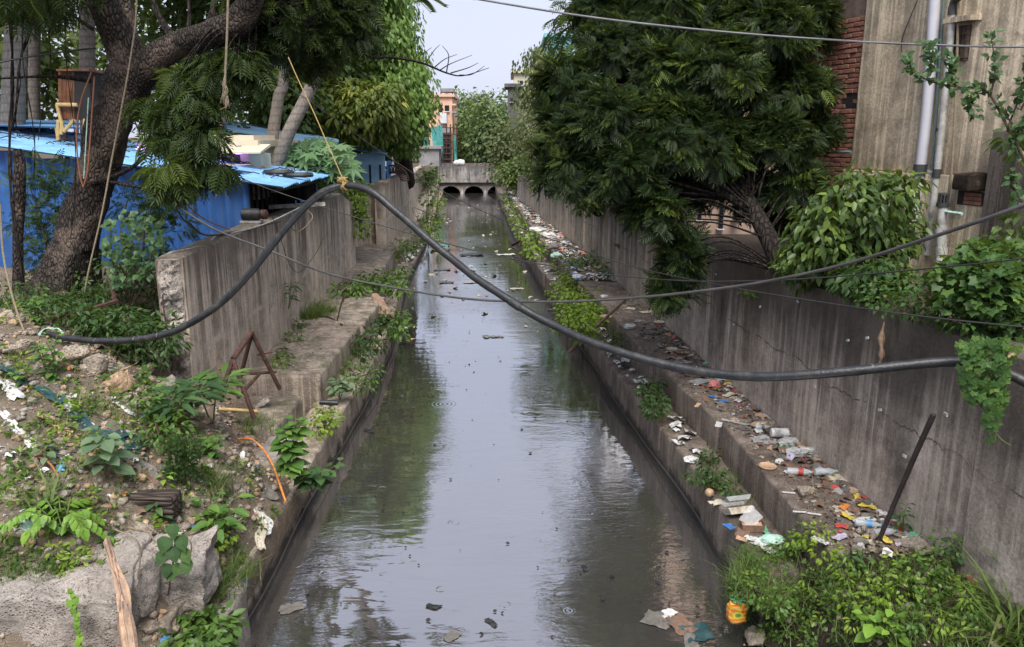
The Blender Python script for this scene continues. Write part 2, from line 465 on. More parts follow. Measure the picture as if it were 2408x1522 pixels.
def m_water():
    g = G('drain_water'); c = g.n('NewGeometry').outputs['Position']
    mp = lambda s_, l=(0, 0, 0): g.n('Mapping', {'Vector': c, 'Scale': s_, 'Location': l}).outputs[0]
    rip = g.noise(mp((1.6, 4.5, 1)), 1.0, 3, 0.5, 0.3)
    fine = g.noise(mp((9, 20, 1)), 1.0, 3, 0.6, 0.6)
    agit = g.g(g.noise(mp((0.35, 0.22, 1), (3.1, 0.4, 0)), 1.0, 3), 0.44, 0.66)
    h = g.math('ADD', g.math('MULTIPLY', rip, 0.22), g.math('MULTIPLY', g.math('MULTIPLY', fine, agit), 0.22))
    def rings(scale, freq, rad, thr, loc):
        vo = g.n('TexVoronoi', {'Vector': mp((scale, scale, 0.0), loc), 'Scale': 1.0, 'Randomness': 1.0}, feature='F1')
        d = vo.outputs['Distance']; rn = g.n('SeparateColor', {0: vo.outputs['Color']})
        rr = g.math('MULTIPLY', rn.outputs[1], rad)
        env = g.math('MULTIPLY', g.n('MapRange', {'Value': d, 'From Min': g.math('ADD', rr, 0.05), 'From Max': rr, 'To Min': 0.0, 'To Max': 1.0}).outputs[0], g.math('GREATER_THAN', rn.outputs[0], thr))
        return g.math('MULTIPLY', g.math('SINE', g.math('MULTIPLY', d, freq)), env)
    h = g.math('ADD', h, g.math('MULTIPLY', rings(1.3, 80.0, 0.28, 0.62, (0, 0, 0)), 0.016))
    h = g.math('ADD', h, g.math('MULTIPLY', rings(3.4, 60.0, 0.26, 0.6, (5, 2, 0)), 0.022))
    nrm = g.bump(h, 0.36, 0.06)
    murk = g.ramp(g.noise(mp((0.5, 0.3, 1)), 1.0, 6, 0.65), [(0.3, (0.055, 0.051, 0.047)), (0.7, (0.09, 0.083, 0.076))])
    scum = g.g(g.noise(mp((1.4, 5.0, 1), (1, 7, 0)), 1.0, 8, 0.75), 0.66, 0.72)
    murk = g.mix(g.math('MULTIPLY', scum, 0.22), murk, (0.22, 0.21, 0.19))
    d = g.n('BsdfPrincipled', {'Base Color': murk, 'Roughness': 0.6, 'Specular IOR Level': 0.0})
    gl = g.n('BsdfGlossy', {'Color': (0.80, 0.80, 0.82, 1), 'Roughness': 0.03, 'Normal': nrm})
    fr = g.n('LayerWeight', {'Blend': 0.5, 'Normal': nrm}).outputs['Facing']
    k = g.n('MapRange', {'Value': fr, 'From Min': 0.2, 'From Max': 0.95, 'To Min': 0.35, 'To Max': 0.82}).outputs[0]
    ms = g.n('MixShader', {0: k, 1: d, 2: gl})
    g.t.links.new(ms.outputs[0], g.out.inputs['Surface'])
    return g.m
M['water'] = m_water()

def m_blue(name, c, worn=0.5, lo=0.35):
    g = G(name); v = g.coord()
    n = g.noise(v, 2.0, 7, 0.65); f = g.noise(g.coord((14, 14, 0.6)), 1.0, 5)
    colr = g.ramp(n, [(0.3, tuple(k * .75 for k in c)), (0.7, tuple(min(1, k * 1.2) for k in c))])
    colr = g.mix(g.math('MULTIPLY', g.g(f, 0.5, 0.72), worn * .5), colr, (0.12, 0.13, 0.15))
    colr = g.mix(g.math('MULTIPLY', g.g(g.noise(v, 1.1, 8, 0.7), 0.55, 0.68), worn), colr, tuple(min(1, k * 1.7 + 0.05) for k in c))
    g.pr(colr, lo, g.bump(n, 0.1, 0.01), Specular_IOR_Level=0.5)
    return g.m
M['blue_wall'] = m_blue('blue_painted_sheet', (0.03, 0.115, 0.34), 0.5, 0.5)
M['blue_roof'] = m_blue('sky_blue_roof_sheet', (0.20, 0.42, 0.70), 0.5, 0.32)
M['blue_far'] = m_blue('faded_blue_roof_sheet', (0.30, 0.52, 0.72), 0.4, 0.35)
M['blue_mid'] = m_blue('mid_blue_sheet', (0.05, 0.22, 0.55), 0.2, 0.45)
M['dark_sheet'] = m_plain('dark_and_shade_sheet', (0.02, 0.018, 0.016), 0.9)  # near-black for dark posts, and in place of shade inside openings
M['hdpe'] = m_plain('black_pipe_plastic', (0.019, 0.02, 0.022), 0.42, 0.4, 9, 0.4, dirt=(0.065, 0.058, 0.05))
M['cable'] = m_plain('dark_cable_sheath', (0.024, 0.022, 0.021), 0.5)
M['cable_grey'] = m_plain('grey_cable_sheath', (0.065, 0.06, 0.058), 0.5)
M['wire_silver'] = m_plain('silver_line', (0.13, 0.13, 0.14), 0.4)
M['rope_y'] = m_plain('yellow_rope', (0.34, 0.24, 0.09), 0.9, 0.35, 60, 0.6)
M['rope_t'] = m_plain('tan_rope', (0.26, 0.21, 0.14), 0.9, 0.3, 60, 0.6)
M['rope_b'] = m_plain('orange_brown_hose', (0.30, 0.115, 0.055), 0.6)
M['rust'] = m_plain('rusted_steel', (0.065, 0.03, 0.022), 0.85, 0.5, 25, 0.6, dirt=(0.15, 0.065, 0.035))
M['rust_sheet'] = m_plain('rusted_sheet', (0.17, 0.065, 0.028), 0.85, 0.55, 6, 0.4, dirt=(0.05, 0.022, 0.014))
M['bamboo'] = m_plain('bamboo_pole', (0.50, 0.34, 0.13), 0.6, 0.25, 12)
M['pvc'] = m_plain('pale_plastic_pipe', (0.55, 0.54, 0.58), 0.4, 0.08, 4, 0.05)
M['pvc_old'] = m_plain('weathered_grey_pipe', (0.42, 0.41, 0.38), 0.7, 0.3, 14, 0.3, dirt=(0.16, 0.15, 0.12))
M['pipe_fit'] = m_plain('dark_pipe_fitting', (0.05, 0.05, 0.05), 0.6)
M['pipe_teal'] = m_plain('thin_teal_pipe', (0.11, 0.17, 0.18), 0.6)
M['brick'] = m_plain('red_brick', (0.29, 0.125, 0.085), 0.95, 0.45, 5.0, 0.6, dirt=(0.13, 0.075, 0.055))
M['mortar'] = m_plain('grey_mortar', (0.15, 0.105, 0.085), 0.95, 0.3, 12, 0.6)
M['cream'] = m_plain('cream_paint', (0.62, 0.55, 0.42), 0.7, 0.1, 3)
M['peach'] = m_plain('peach_paint', (0.72, 0.45, 0.32), 0.8, 0.12, 2)
M['pink'] = m_plain('pale_pink_plaster', (0.58, 0.42, 0.32), 0.85, 0.1, 2)
M['grey_wall'] = m_plain('grey_render', (0.26, 0.25, 0.25), 0.9, 0.25, 1.5)
M['white_wall'] = m_plain('pale_render', (0.62, 0.62, 0.64), 0.8, 0.1, 1.5)
M['teal_wall'] = m_plain('teal_paint', (0.19, 0.48, 0.50), 0.8, 0.1, 1.5)
M['glass'] = m_plain('dark_window_glass', (0.02, 0.022, 0.03), 0.1, 0.2, 3, 0.0)
M['net'] = m_plain('teal_safety_net', (0.10, 0.36, 0.33), 0.8, 0.3, 4)
M['road'] = m_plain('bridge_road', (0.06, 0.06, 0.06), 0.9)
M['bark'] = m_bark('dark_flaky_bark', (0.013, 0.011, 0.010), (0.085, 0.068, 0.056), (20, 20, 8), patch=(0.15, 0.115, 0.092))
M['bark_d'] = m_bark('dark_branch_bark', (0.012, 0.010, 0.009), (0.05, 0.04, 0.032), (14, 14, 4))
M['stem'] = m_plain('green_stem', (0.09, 0.12, 0.035), 0.7)
M['stem_b'] = m_plain('brown_stem', (0.075, 0.05, 0.033), 0.9, 0.4, 20)
M['wood'] = m_bark('weathered_timber', (0.03, 0.022, 0.018), (0.13, 0.10, 0.085), (2, 14, 14))
M['stick'] = m_plain('dark_wet_stick', (0.028, 0.02, 0.018), 0.7, 0.4, 15, 0.6)
M['pole'] = m_plain('dry_bamboo_stick', (0.17, 0.12, 0.075), 0.8, 0.3, 15)
M['fibre'] = m_plain('dry_fibre', (0.32, 0.225, 0.165), 0.95, 0.35, 10)
def m_palm():
    g = G('ringed_palm_bark'); v = g.coord((1, 1, 1)); z = g.n('SeparateXYZ', {0: v}).outputs['Z']
    w = g.math('ADD', z, g.math('MULTIPLY', g.noise(v, 4.0, 4), 0.10))
    ringv = g.math('FRACT', g.math('MULTIPLY', w, 7.0), 0)
    dk = g.g(ringv, 0.35, 0.0)
    n1 = g.noise(g.coord((9, 9, 3)), 3.0, 7, 0.7)
    colr = g.ramp(n1, [(0.3, (0.14, 0.115, 0.095)), (0.7, (0.33, 0.285, 0.245))])
    colr = g.mix(g.math('MULTIPLY', dk, 0.55), colr, (0.06, 0.048, 0.04))
    g.pr(colr, 0.9, g.bump(g.math('ADD', ringv, n1), 0.6, 0.02))
    return g.m
M['palm'] = m_palm()
# leaf materials: darkest to lightest leaf, optional young growth
M['neem'] = m_leaf('neem_leaves', (0.006, 0.016, 0.006), (0.031, 0.061, 0.017), (0.20, 0.28, 0.04), 0.5, 0.18)  # young growth, with lit highlights and shadow tones put into the colours
M['neem_l'] = m_leaf('old_tree_neem_leaves', (0.016, 0.030, 0.015), (0.046, 0.082, 0.026), (0.16, 0.22, 0.03), 0.5)  # leaf tones of the old tree on the left bank
M['mango'] = m_leaf('mango_leaves', (0.05, 0.09, 0.025), (0.18, 0.24, 0.055), (0.55, 0.52, 0.09), 0.4)
M['vine'] = m_leaf('hanging_creeper_leaves', (0.08, 0.15, 0.035), (0.20, 0.33, 0.075), (0.32, 0.45, 0.10), 0.4)
M['bg_tree'] = m_leaf('background_leaves', (0.05, 0.085, 0.03), (0.13, 0.19, 0.055), (0.22, 0.27, 0.06), 0.5)
M['bg_olive'] = m_leaf('olive_leaves', (0.06, 0.08, 0.04), (0.14, 0.17, 0.075), (0.27, 0.29, 0.12), 0.5)
M['bg_dark'] = m_leaf('dark_background_leaves', (0.025, 0.045, 0.018), (0.075, 0.12, 0.038), (0.15, 0.21, 0.05), 0.5)
M['far_tree'] = m_leaf('far_leaves', (0.06, 0.10, 0.05), (0.145, 0.21, 0.085), (0.25, 0.31, 0.11), 0.6)
M['weed'] = m_leaf('weed_leaves', (0.035, 0.085, 0.02), (0.11, 0.20, 0.04), (0.25, 0.34, 0.06), 0.4)
M['weed_d'] = m_leaf('dark_weed_leaves', (0.02, 0.05, 0.018), (0.055, 0.11, 0.03), (0.10, 0.17, 0.04), 0.4)
M['weed_y'] = m_leaf('lime_weed_leaves', (0.09, 0.17, 0.02), (0.20, 0.31, 0.035), (0.33, 0.42, 0.06), 0.4)
M['vine_leaf'] = m_leaf('lobed_vine_leaves', (0.022, 0.06, 0.018), (0.075, 0.15, 0.036), (0.19, 0.28, 0.06), 0.42)
M['glossy'] = m_leaf('glossy_shrub_leaves', (0.03, 0.06, 0.02), (0.085, 0.14, 0.035), (0.26, 0.34, 0.06), 0.3)
M['grey_leaf'] = m_leaf('grey_green_leaves', (0.06, 0.10, 0.06), (0.13, 0.19, 0.11), (0.20, 0.26, 0.15), 0.5)
M['papaya'] = m_leaf('papaya_leaves', (0.05, 0.12, 0.055), (0.13, 0.24, 0.11), (0.22, 0.34, 0.15), 0.4)
M['grass'] = m_leaf('grass_blades', (0.06, 0.11, 0.025), (0.14, 0.21, 0.05), (0.26, 0.28, 0.10), 0.5)
M['palm_leaf'] = m_leaf('palm_fronds', (0.03, 0.055, 0.02), (0.09, 0.13, 0.04), (0.16, 0.2, 0.06), 0.4)
# leaves that are objects of their own vary by object
M['L_green'] = m_leaf('broad_green_leaf', (0.05, 0.12, 0.03), (0.12, 0.23, 0.05), (0.20, 0.32, 0.06), 0.38, attr=False)
M['L_vine'] = m_leaf('lobed_creeper_leaf', (0.03, 0.08, 0.022), (0.085, 0.17, 0.04), (0.18, 0.27, 0.06), 0.42, attr=False)
M['L_lime'] = m_leaf('fresh_green_leaf', (0.09, 0.20, 0.025), (0.20, 0.36, 0.05), (0.28, 0.44, 0.07), 0.38, attr=False)
M['L_dark'] = m_leaf('deep_green_leaf', (0.03, 0.07, 0.03), (0.07, 0.14, 0.05), (0.12, 0.2, 0.06), 0.38, attr=False)
M['L_grey'] = m_leaf('grey_green_leaf', (0.09, 0.15, 0.08), (0.16, 0.24, 0.13), (0.22, 0.3, 0.16), 0.5, attr=False)
def m_film(name, c, alpha=0.55, rough=0.25):
    g = G(name); n = g.noise(g.coord(), 25.0, 4)
    b = g.pr(g.ramp(n, [(0.3, tuple(k * .8 for k in c)), (0.7, c)]), rough, g.bump(n, 0.6, 0.01))
    b.inputs['Alpha'].default_value = alpha
    return g.m
M['film'] = m_film('clear_plastic_film', (0.75, 0.77, 0.78), 0.42)
M['pet'] = m_film('clear_bottle_plastic', (0.72, 0.78, 0.80), 0.45, 0.12)
def plast(key, c, rough=0.45): M[key] = m_plain(key + '_litter', tuple(.88 * k + .08 * sum(c) / 3 for k in c), rough, 0.3, 18, 0.6, dirt=tuple(k * .3 + .045 for k in c))
for k, c in dict(p_white=(0.64, 0.63, 0.61), p_blue=(0.03, 0.16, 0.48), p_sky=(0.10, 0.36, 0.70), p_red=(0.55, 0.05, 0.04), p_pink=(0.72, 0.22, 0.20),
                 p_yellow=(0.72, 0.55, 0.05), p_orange=(0.75, 0.25, 0.03), p_green=(0.12, 0.45, 0.24), p_mint=(0.45, 0.70, 0.58), p_teal=(0.018, 0.07, 0.075),
                 p_tan=(0.52, 0.33, 0.19), p_brown=(0.22, 0.13, 0.085), p_black=(0.02, 0.02, 0.022), p_cream=(0.62, 0.55, 0.42), p_grey=(0.16, 0.145, 0.125),
                 p_lilac=(0.48, 0.42, 0.56)).items(): plast(k, c)
def m_lamp(name, c, s_):
    g = G(name); e = g.n('Emission', {'Color': c, 'Strength': s_}); g.t.links.new(e.outputs[0], g.out.inputs['Surface']); return g.m
M['lamp'] = m_lamp('violet_lamp', (0.55, 0.25, 1.0), 3.0)

# ------------------------------------------------------------------ the drain: plan of its edges (forward distance -> x)
WL = lerp_tab([(0, -2.24), (9, -2.24), (12, -2.2), (15.3, -2.35), (19.6, -2.75), (23.5, -3.05), (27, -3.1), (38, -3.75), (57, -4.9), (80, -6.4)])
WR = lerp_tab([(0, 2.25), (6.3, 2.09), (8.94, 1.85), (11.3, 1.60), (13.8, 1.39), (17.7, 1.06), (20.8, 0.78), (25, 0.49), (34.6, -0.07), (57, -1.19), (80, -2.4)])
XR = lerp_tab([(0, 4.0), (4.8, 3.36), (5.6, 3.2), (6.7, 3.08), (7.75, 2.96), (9, 2.83), (12.8, 2.6), (17.6, 2.26), (25, 1.65), (32.5, 1.0), (40, 0.35), (57, -0.7)])
XL = lerp_tab([(8, -3.53), (9.7, -3.56), (12.4, -3.64), (16.1, -3.74), (20.5, -3.86)])
ZRT = lerp_tab([(0, 2.66), (10, 2.56), (18, 2.46), (30, 2.15), (57, 1.9)])
ZLO, ZUP = 0.52, 0.90

# water
mb = MB()
ys = [0.2 + i * 0.5 for i in range(160)]
vs_, fs_ = [], []
for y in ys: vs_ += [(-9.0, y, 0), (6.0, y, 0)]
fs_ = [(2 * i, 2 * i + 1, 2 * i + 3, 2 * i + 2) for i in range(len(ys) - 1)]
struct(mb.add(vs_, fs_).build('water', M['water']), 'still grey polluted water filling the drain')

def roughen(me, amp, scale=6.0, keep_z=None):
    for v in me.vertices:
        d = noise.noise_vector(v.co * scale) * amp + noise.noise_vector(v.co * scale * 3.1) * amp * 0.4
        v.co += d
def rough_box(name, lo4, z0, z1, m, parent=None, cuts=5, amp=0.015, bev=0.03, tilt=(0, 0, 0, 0), scale=5.0):
    """a cast block on a four-cornered footprint with worn arrises and an uneven skin"""
    bm = bmesh.new()
    lo = [bm.verts.new((x, y, z0)) for x, y in lo4]; hi = [bm.verts.new((x, y, z1 + t)) for (x, y), t in zip(lo4, tilt)]
    bm.faces.new(lo[::-1]); bm.faces.new(hi)
    for i in range(4): bm.faces.new((lo[i], lo[(i + 1) % 4], hi[(i + 1) % 4], hi[i]))
    bmesh.ops.recalc_face_normals(bm, faces=bm.faces)
    # slice so that pieces are roughly even
    xs = [p[0] for p in lo4]; ysl = [p[1] for p in lo4]
    def slices(a, b, ax, step):
        n = int((b - a) / step)
        for i in range(1, n + 1):
            co = [0, 0, 0]; no = [0, 0, 0]; co[ax] = a + (b - a) * i / (n + 1); no[ax] = 1
            bmesh.ops.bisect_plane(bm, geom=bm.verts[:] + bm.edges[:] + bm.faces[:], plane_co=co, plane_no=no)
    bmesh.ops.bevel(bm, geom=[e for e in bm.edges], offset=bev, segments=2, affect='EDGES', profile=0.6)
    st = max(max(ysl) - min(ysl), max(xs) - min(xs), z1 - z0) / (cuts + 1)
    slices(min(xs), max(xs), 0, st); slices(min(ysl), max(ysl), 1, st); slices(z0, z1, 2, st)
    me = bpy.data.meshes.new(name); bm.to_mesh(me); bm.free()
    roughen(me, amp, scale)
    me.polygons.foreach_set('use_smooth', np.ones(len(me.polygons), dtype=bool))
    return put(name, me, m, parent)

def ledge_run(name, label, fa, fb, y0, y1, z1, m, step, z0=-0.4, jit=0.03, cuts=7, amp=0.014, gap=0.015, bev=0.03):
    o = thing(name, label, 'ledge', (fa((y0 + y1) / 2), y0, z1)); o['kind'] = 'structure'; del o['category']
    y = y0; i = 0
    while y < y1 - 0.2:
        L = step * vrnd(0.8, 1.25) * (1 + max(0, y - 14) * 0.04); e = min(y + L, y1)
        j = vrnd(-jit, jit); k = vrnd(-jit, jit) * 0.7
        rough_box('concrete_block', [(fa(y) + j, y + gap), (fb(y) + j * .2, y + gap), (fb(e) + j * .2, e - gap), (fa(e) + j, e - gap)], z0, z1 + k, m, o, cuts if y < 20 else 4, amp, bev)
        y = e; i += 1
    return o
# right bank: a low kerb step by the water and a broad littered ledge behind it
UPE = lambda y: WR(y) + 0.36 + 0.05 * math.sin(y)
ledge_run('kerb_step', 'narrow low concrete step along the water below the dark stained wall', WR, lambda y: UPE(y) + 0.1, 5.75, 57, ZLO, M['ledge_r'], 1.9)
ledge_run('littered_ledge', 'broad dirty concrete ledge at the foot of the dark stained wall', UPE, lambda y: XR(y) + 0.05, 5.45, 57, ZUP, M['ledge_r'], 2.6, jit=0.02)
# left bank: kerb, then stepped bench blocks in front of the grey wall
ledge_run('water_kerb', 'low broken concrete kerb along the water below the rubble bank', lambda y: WL(y) - 0.42, WL, 4.6, 22.5, 0.46, M['kerb'], 1.8, jit=0.05, amp=0.022)
bench = thing('stepped_bench', 'stepped concrete bench blocks in front of the grey wall', 'ledge', (-3, 9, 0.9)); bench['kind'] = 'structure'; del bench['category']
for y0, y1, xf, z1, xb in [(8.35, 9.5, -2.66, 0.80, -3.6), (10.0, 12.9, -2.56, 0.90, -3.75), (12.93, 15.2, -2.50, 0.93, -4.0), (15.6, 17.2, -2.75, 0.80, -4.1), (17.25, 22.8, -2.98, 0.95, -4.6)]:
    rough_box('concrete_block', [(xb, y0), (xf, y0), (xf - 0.06 * (y1 - y0) * (y0 > 15), y1), (xb - 0.1, y1)], -0.4, z1, M['ledge'], bench, 9, 0.018, 0.035)
rough_box('concrete_block', [(-2.75, 7.5), (-2.46, 7.55), (-2.45, 8.3), (-2.72, 8.3)], 0.0, 0.74, M['broken'], bench, 5, 0.03, 0.05)
ledge_run('far_bank_ledge', 'overgrown far concrete ledge below the distant grey walls', lambda y: WL(y) - 1.4, lambda y: WL(y) - 0.28, 23.2, 57, 0.75, M['ledge'], 3.5)
ledge_run('far_kerb', 'low far kerb strewn with litter beside the water', lambda y: WL(y) - 0.35, WL, 21.5, 57, 0.25, M['ledge'], 3.0)

# ------------------------------------------------------------------ rubble bank on the left, in the foreground
CTRL = [(-2.25, 4.6, .44), (-2.25, 6.2, .44), (-2.3, 7.4, .46), (-2.45, 7.0, .72), (-2.45, 5.4, .72), (-2.65, 6.2, 1.06), (-2.7, 4.7, .92), (-3.35, 4.6, 1.05), (-2.8, 3.4, .1), (-3.4, 4.15, .3),
        (-4.2, 3.2, .4), (-3.25, 6.5, 1.46), (-2.8, 7.4, 1.0), (-3.2, 5.6, 1.32), (-4.2, 6.0, 1.72), (-4.6, 7.0, 2.1), (-5.6, 6.0, 2.2), (-3.9, 7.5, 1.74), (-3.66, 8.0, 1.35), (-2.97, 8.6, .78), (-3.2, 8.2, 1.0),
        (-4.1, 8.6, 1.75), (-5.4, 9.5, 2.05), (-4.2, 9.6, 1.95), (-4.0, 11.0, 1.95), (-7, 8, 2.1), (-7, 4.5, 2.0), (-7, 12, 2.0), (-4.6, 14, 1.95), (-2.9, 8.9, .7), (-6.2, 3.0, .8), (-4.0, 5.0, 1.45)]
CT = np.array(CTRL)
def tps(r): return np.where(r > 1e-9, r * r * np.log(np.maximum(r, 1e-9)), 0)
_n = len(CT)
_K = tps(np.linalg.norm(CT[:, None, :2] - CT[None, :, :2], axis=2)) + 0.02 * np.eye(_n)
_Pm = np.hstack([np.ones((_n, 1)), CT[:, :2]])
_W = np.linalg.solve(np.block([[_K, _Pm], [_Pm.T, np.zeros((3, 3))]]), np.concatenate([CT[:, 2], np.zeros(3)]))
def bank_z(x, y, rough=True):
    r = np.hypot(x - CT[:, 0], y - CT[:, 1])
    z = float(tps(r) @ _W[:_n] + _W[_n] + _W[_n + 1] * x + _W[_n + 2] * y)
    if rough: z += 0.07 * fbm((x, y, 0.3), 2.2, 5) + 0.03 * fbm((x, y, 4.0), 9, 3)
    return z
def bank(u, v):
    """the point of the rubble bank seen at (u, v)"""
    r = ray(u, v); t = 3.0
    while t < 16:
        q = r * t + np.array([0, 0, CAMH])
        if q[2] < bank_z(q[0], q[1]): return q
        t += 0.03
    return q
V, F = [], []
nx, ny = 110, 150
for j in range(ny):
    y = 2.6 + (14.5 - 2.6) * j / (ny - 1)
    xr = -2.22 if y < 8.2 else (-2.22 + (y - 8.2) * (-1.25) if y < 9.3 else XL(y) - 0.12)
    for i in range(nx):
        x = xr + (-8.5 - xr) * (i / (nx - 1)) ** 1.5
        z = bank_z(x, y)
        if i == 0: z = min(z, 0.2)
        V.append((x, y, z))
F = [(j * nx + i, (j + 1) * nx + i, (j + 1) * nx + i + 1, j * nx + i + 1) for j in range(ny - 1) for i in range(nx - 1)]
struct(npmesh('rubble_bank', V, F, M['soil'], smooth=True), 'rubble and soil bank sloping down to the water')

# yards behind the walls, out to the horizon
def sheet(name, quad, m, label):
    return struct(MB().add(quad, [(0, 1, 2, 3)]).build(name, m), label)
V = []; F = []
ysg = [-30, 2.0, 14.4, 20, 30, 40, 57]
for y in ysg: V += [(-400, y, 1.6), (-8.3 if y < 14.5 else XL(y) - 0.3 - max(0, (y - 20)) * 0.03, y, 1.92 if y > 14 else 1.6)]
F = [(2 * i, 2 * i + 1, 2 * i + 3, 2 * i + 2) for i in range(len(ysg) - 1)]
struct(MB().add(V, F).build('yard_ground', M['earth']), 'earth yard behind the grey wall')
V = []
for y in ysg: V += [(max(XR(y), 0.2 if y > 40 else XR(y)) + 0.15, y, 2.35 if y < 20 else 1.7), (400, y, 2.0)]
struct(MB().add(V, F).build('yard_ground', M['earth']), 'overgrown ground behind the dark stained wall')
struct(MB().add([(-900, 57, 1.0), (900, 57, 1.0), (900, 1500, 1.0), (-900, 1500, 1.0)], [(0, 1, 2, 3)]).build('far_ground', M['earth']), 'distant ground beyond the bridge')
struct(MB().add([(-40, -25, -0.3), (40, -25, -0.3), (40, 0.3, -0.3), (-40, 0.3, -0.3)], [(0, 1, 2, 3)]).build('drain_bed', M['soil_d']), 'drain bed below the viewpoint')

# mound of soil in the foreground on the right
def mound_z(x, y):
    e = (x - WR(y))
    return 0.36 + 0.50 * min(1, max(0, e) / 0.5) + 0.10 * fbm((x, y, 2.0), 2.0, 4) + 0.05 * fbm((x, y, 7.0), 8.0, 3) - 0.25 * max(0, 0.25 - e) * 3
V = []; nx, ny = 50, 50
for j in range(ny):
    y = 2.4 + (6.0 - 2.4) * j / (ny - 1)
    for i in range(nx):
        x = WR(y) - 0.12 + (XR(y) - WR(y) + 0.2) * i / (nx - 1)
        z = mound_z(x, y)
        if y > 5.6: z -= (y - 5.6) * 0.9
        V.append((x, y, z))
F = [(j * nx + i, j * nx + i + 1, (j + 1) * nx + i + 1, (j + 1) * nx + i) for j in range(ny - 1) for i in range(nx - 1)]
struct(npmesh('soil_mound', V, F, M['soil_d'], smooth=True), 'weedy mound of soil on the littered ledge')
def mound(u, v):
    r = ray(u, v); t = 3.0
    while t < 12:
        q = r * t + np.array([0, 0, CAMH])
        zz = mound_z(q[0], q[1]) - max(0, q[1] - 5.6) * 0.9 if q[1] < 6 else ZUP
        if q[2] < max(zz, ZUP if q[1] > 5.3 and q[0] > UPE(q[1]) else zz): return q
        t += 0.02
    return q

# ------------------------------------------------------------------ retaining walls
def wall_panel(name, p0, p1, z0, zt0, zt1, th, m, parent, side, amp=0.01, step=0.16, top_rough=0.0, seed=0):
    """wall between plan points; `side` = +1 if the water lies at +x of it"""
    p0 = np.array(p0, float); p1 = np.array(p1, float); L = np.linalg.norm(p1 - p0)
    n = max(3, int(L / step)); k = 12
    t = (p1 - p0) / L; nr = np.array([t[1], -t[0]]) * side
    if nr[0] * side < 0: nr = -nr
    V, F = [], []
    prof_n = 2 * k + 3
    for i in range(n + 1):
        s = i / n; q = p0 + (p1 - p0) * s; zt = zt0 + (zt1 - zt0) * s + top_rough * fbm((s * L + seed, 0.5, 0), 1.4, 4)
        ring = []
        for j in range(k + 1): ring.append((q, z0 + (zt - z0) * j / k - (0.02 if j == k else 0)))
        ring.append((q - nr * 0.03, zt)); ring.append((q - nr * (th - 0.03), zt))
        for j in range(k, -1, -1): ring.append((q - nr * th, z0 + (zt - z0) * j / k - (0.02 if j == k else 0)))
        for qq, z in ring:
            d = noise.noise_vector(Vector((qq[0] * 2, qq[1] * 2, z * 2 + seed))) * amp + noise.noise_vector(Vector((qq[0] * 9, qq[1] * 9, z * 9))) * amp * 0.5
            V.append((qq[0] + d.x, qq[1] + d.y, z + d.z))
    m_ = len(V) // (n + 1)
    F = [(i * m_ + j, (i + 1) * m_ + j, (i + 1) * m_ + j + 1, i * m_ + j + 1) for i in range(n) for j in range(m_ - 1)]
    mb = MB().add(V, F); mb.f += [tuple(range(m_)), tuple(n * m_ + j for j in range(m_))[::-1]]
    o = mb.build(name, m, parent)
    bm = bmesh.new(); bm.from_mesh(o.data); bmesh.ops.recalc_face_normals(bm, faces=bm.faces); bm.to_mesh(o.data); bm.free()
    o.data.polygons.foreach_set('use_smooth', np.ones(len(o.data.polygons), dtype=bool))
    try: o.data.set_sharp_from_angle(angle=R(50))
    except Exception: pass
    return o
rw = thing('retaining_wall', 'long dark streaked concrete retaining wall above the littered ledge', 'wall', (2.8, 9, ZUP))
cuts = [2.6, 5.2, 7.9, 10.6, 13.0, 15.4, 18.2, 21.5, 25.5, 30, 35.5, 42, 49, 57]
for i in range(len(cuts) - 1):
    a, b = cuts[i], cuts[i + 1]; off = [0, 0.004, 0, 0.005, 0.035, 0.0, 0.045, 0.01, 0, 0.03, 0, 0.02, 0][i]
    wall_panel('wall_panel', (XR(a) + off, a + 0.004), (XR(b) + off, b - 0.004), 0.0, ZRT(a), ZRT(b), 0.26, M['wall_r'], rw, -1, 0.012, seed=i)
# left near wall with its broken end
lw = thing('retaining_wall', 'streaked grey concrete wall with a broken near end beside the rusty frame', 'wall', (-3.6, 8.4, 0.9))
lc = [8.36, 11.2, 14.3, 17.6, 19.1]
lz = [2.74, 2.78, 2.78, 2.77, 2.42]
for i in range(4):
    wall_panel('wall_panel', (XL(lc[i]) + (0.0, .005, 0, .004)[i], lc[i] + (0 if i == 0 else 0.004)), (XL(lc[i + 1]) + (0.0, .005, 0, .004)[i], lc[i + 1] - 0.004), 0.2, lz[i], lz[i + 1], 0.29, M['wall_l'], lw, 1, 0.012, seed=20 + i)
# ragged break at the near end: lumps of aggregate standing proud
bm = bmesh.new()
nz, nxx = 64, 17
grid = []
for j in range(nz):
    row = []
    for i in range(nxx):
        z = 0.6 + (2.70 - 0.6) * j / (nz - 1); x = -3.55 - 0.27 * i / (nxx - 1)
        dy = -0.07 - 0.10 * fbm((x * 2, 0, z * 1.2), 2.0, 4) - 0.05 * fbm((x, 3, z), 11, 4) - 0.025 * fbm((x, 7, z), 28, 2)
        edge = min(i, nxx - 1 - i) / 4.0
        if edge < 1: dy *= edge
        if i in (0, nxx - 1): dy = 0.03
        row.append(bm.verts.new((x + 0.03 * fbm((x, z, 9), 5, 2) * (i > 0), 8.36 + dy, z + (0.02 if j == nz - 1 else 0))))
    grid.append(row)
for j in range(nz - 1):
    for i in range(nxx - 1): bm.faces.new((grid[j][i + 1], grid[j][i], grid[j + 1][i], grid[j + 1][i + 1]))
ti = [bm.verts.new((v.co.x, 8.40, v.co.z)) for v in grid[-1]]
for i in range(nxx - 1): bm.faces.new((grid[-1][i + 1], grid[-1][i], ti[i], ti[i + 1]))
me = bpy.data.meshes.new('broken_end'); bm.to_mesh(me); bm.free()
o = put('broken_end', me, M['broken'], lw); o['label'] = 'rough broken end of the wall with exposed aggregate'
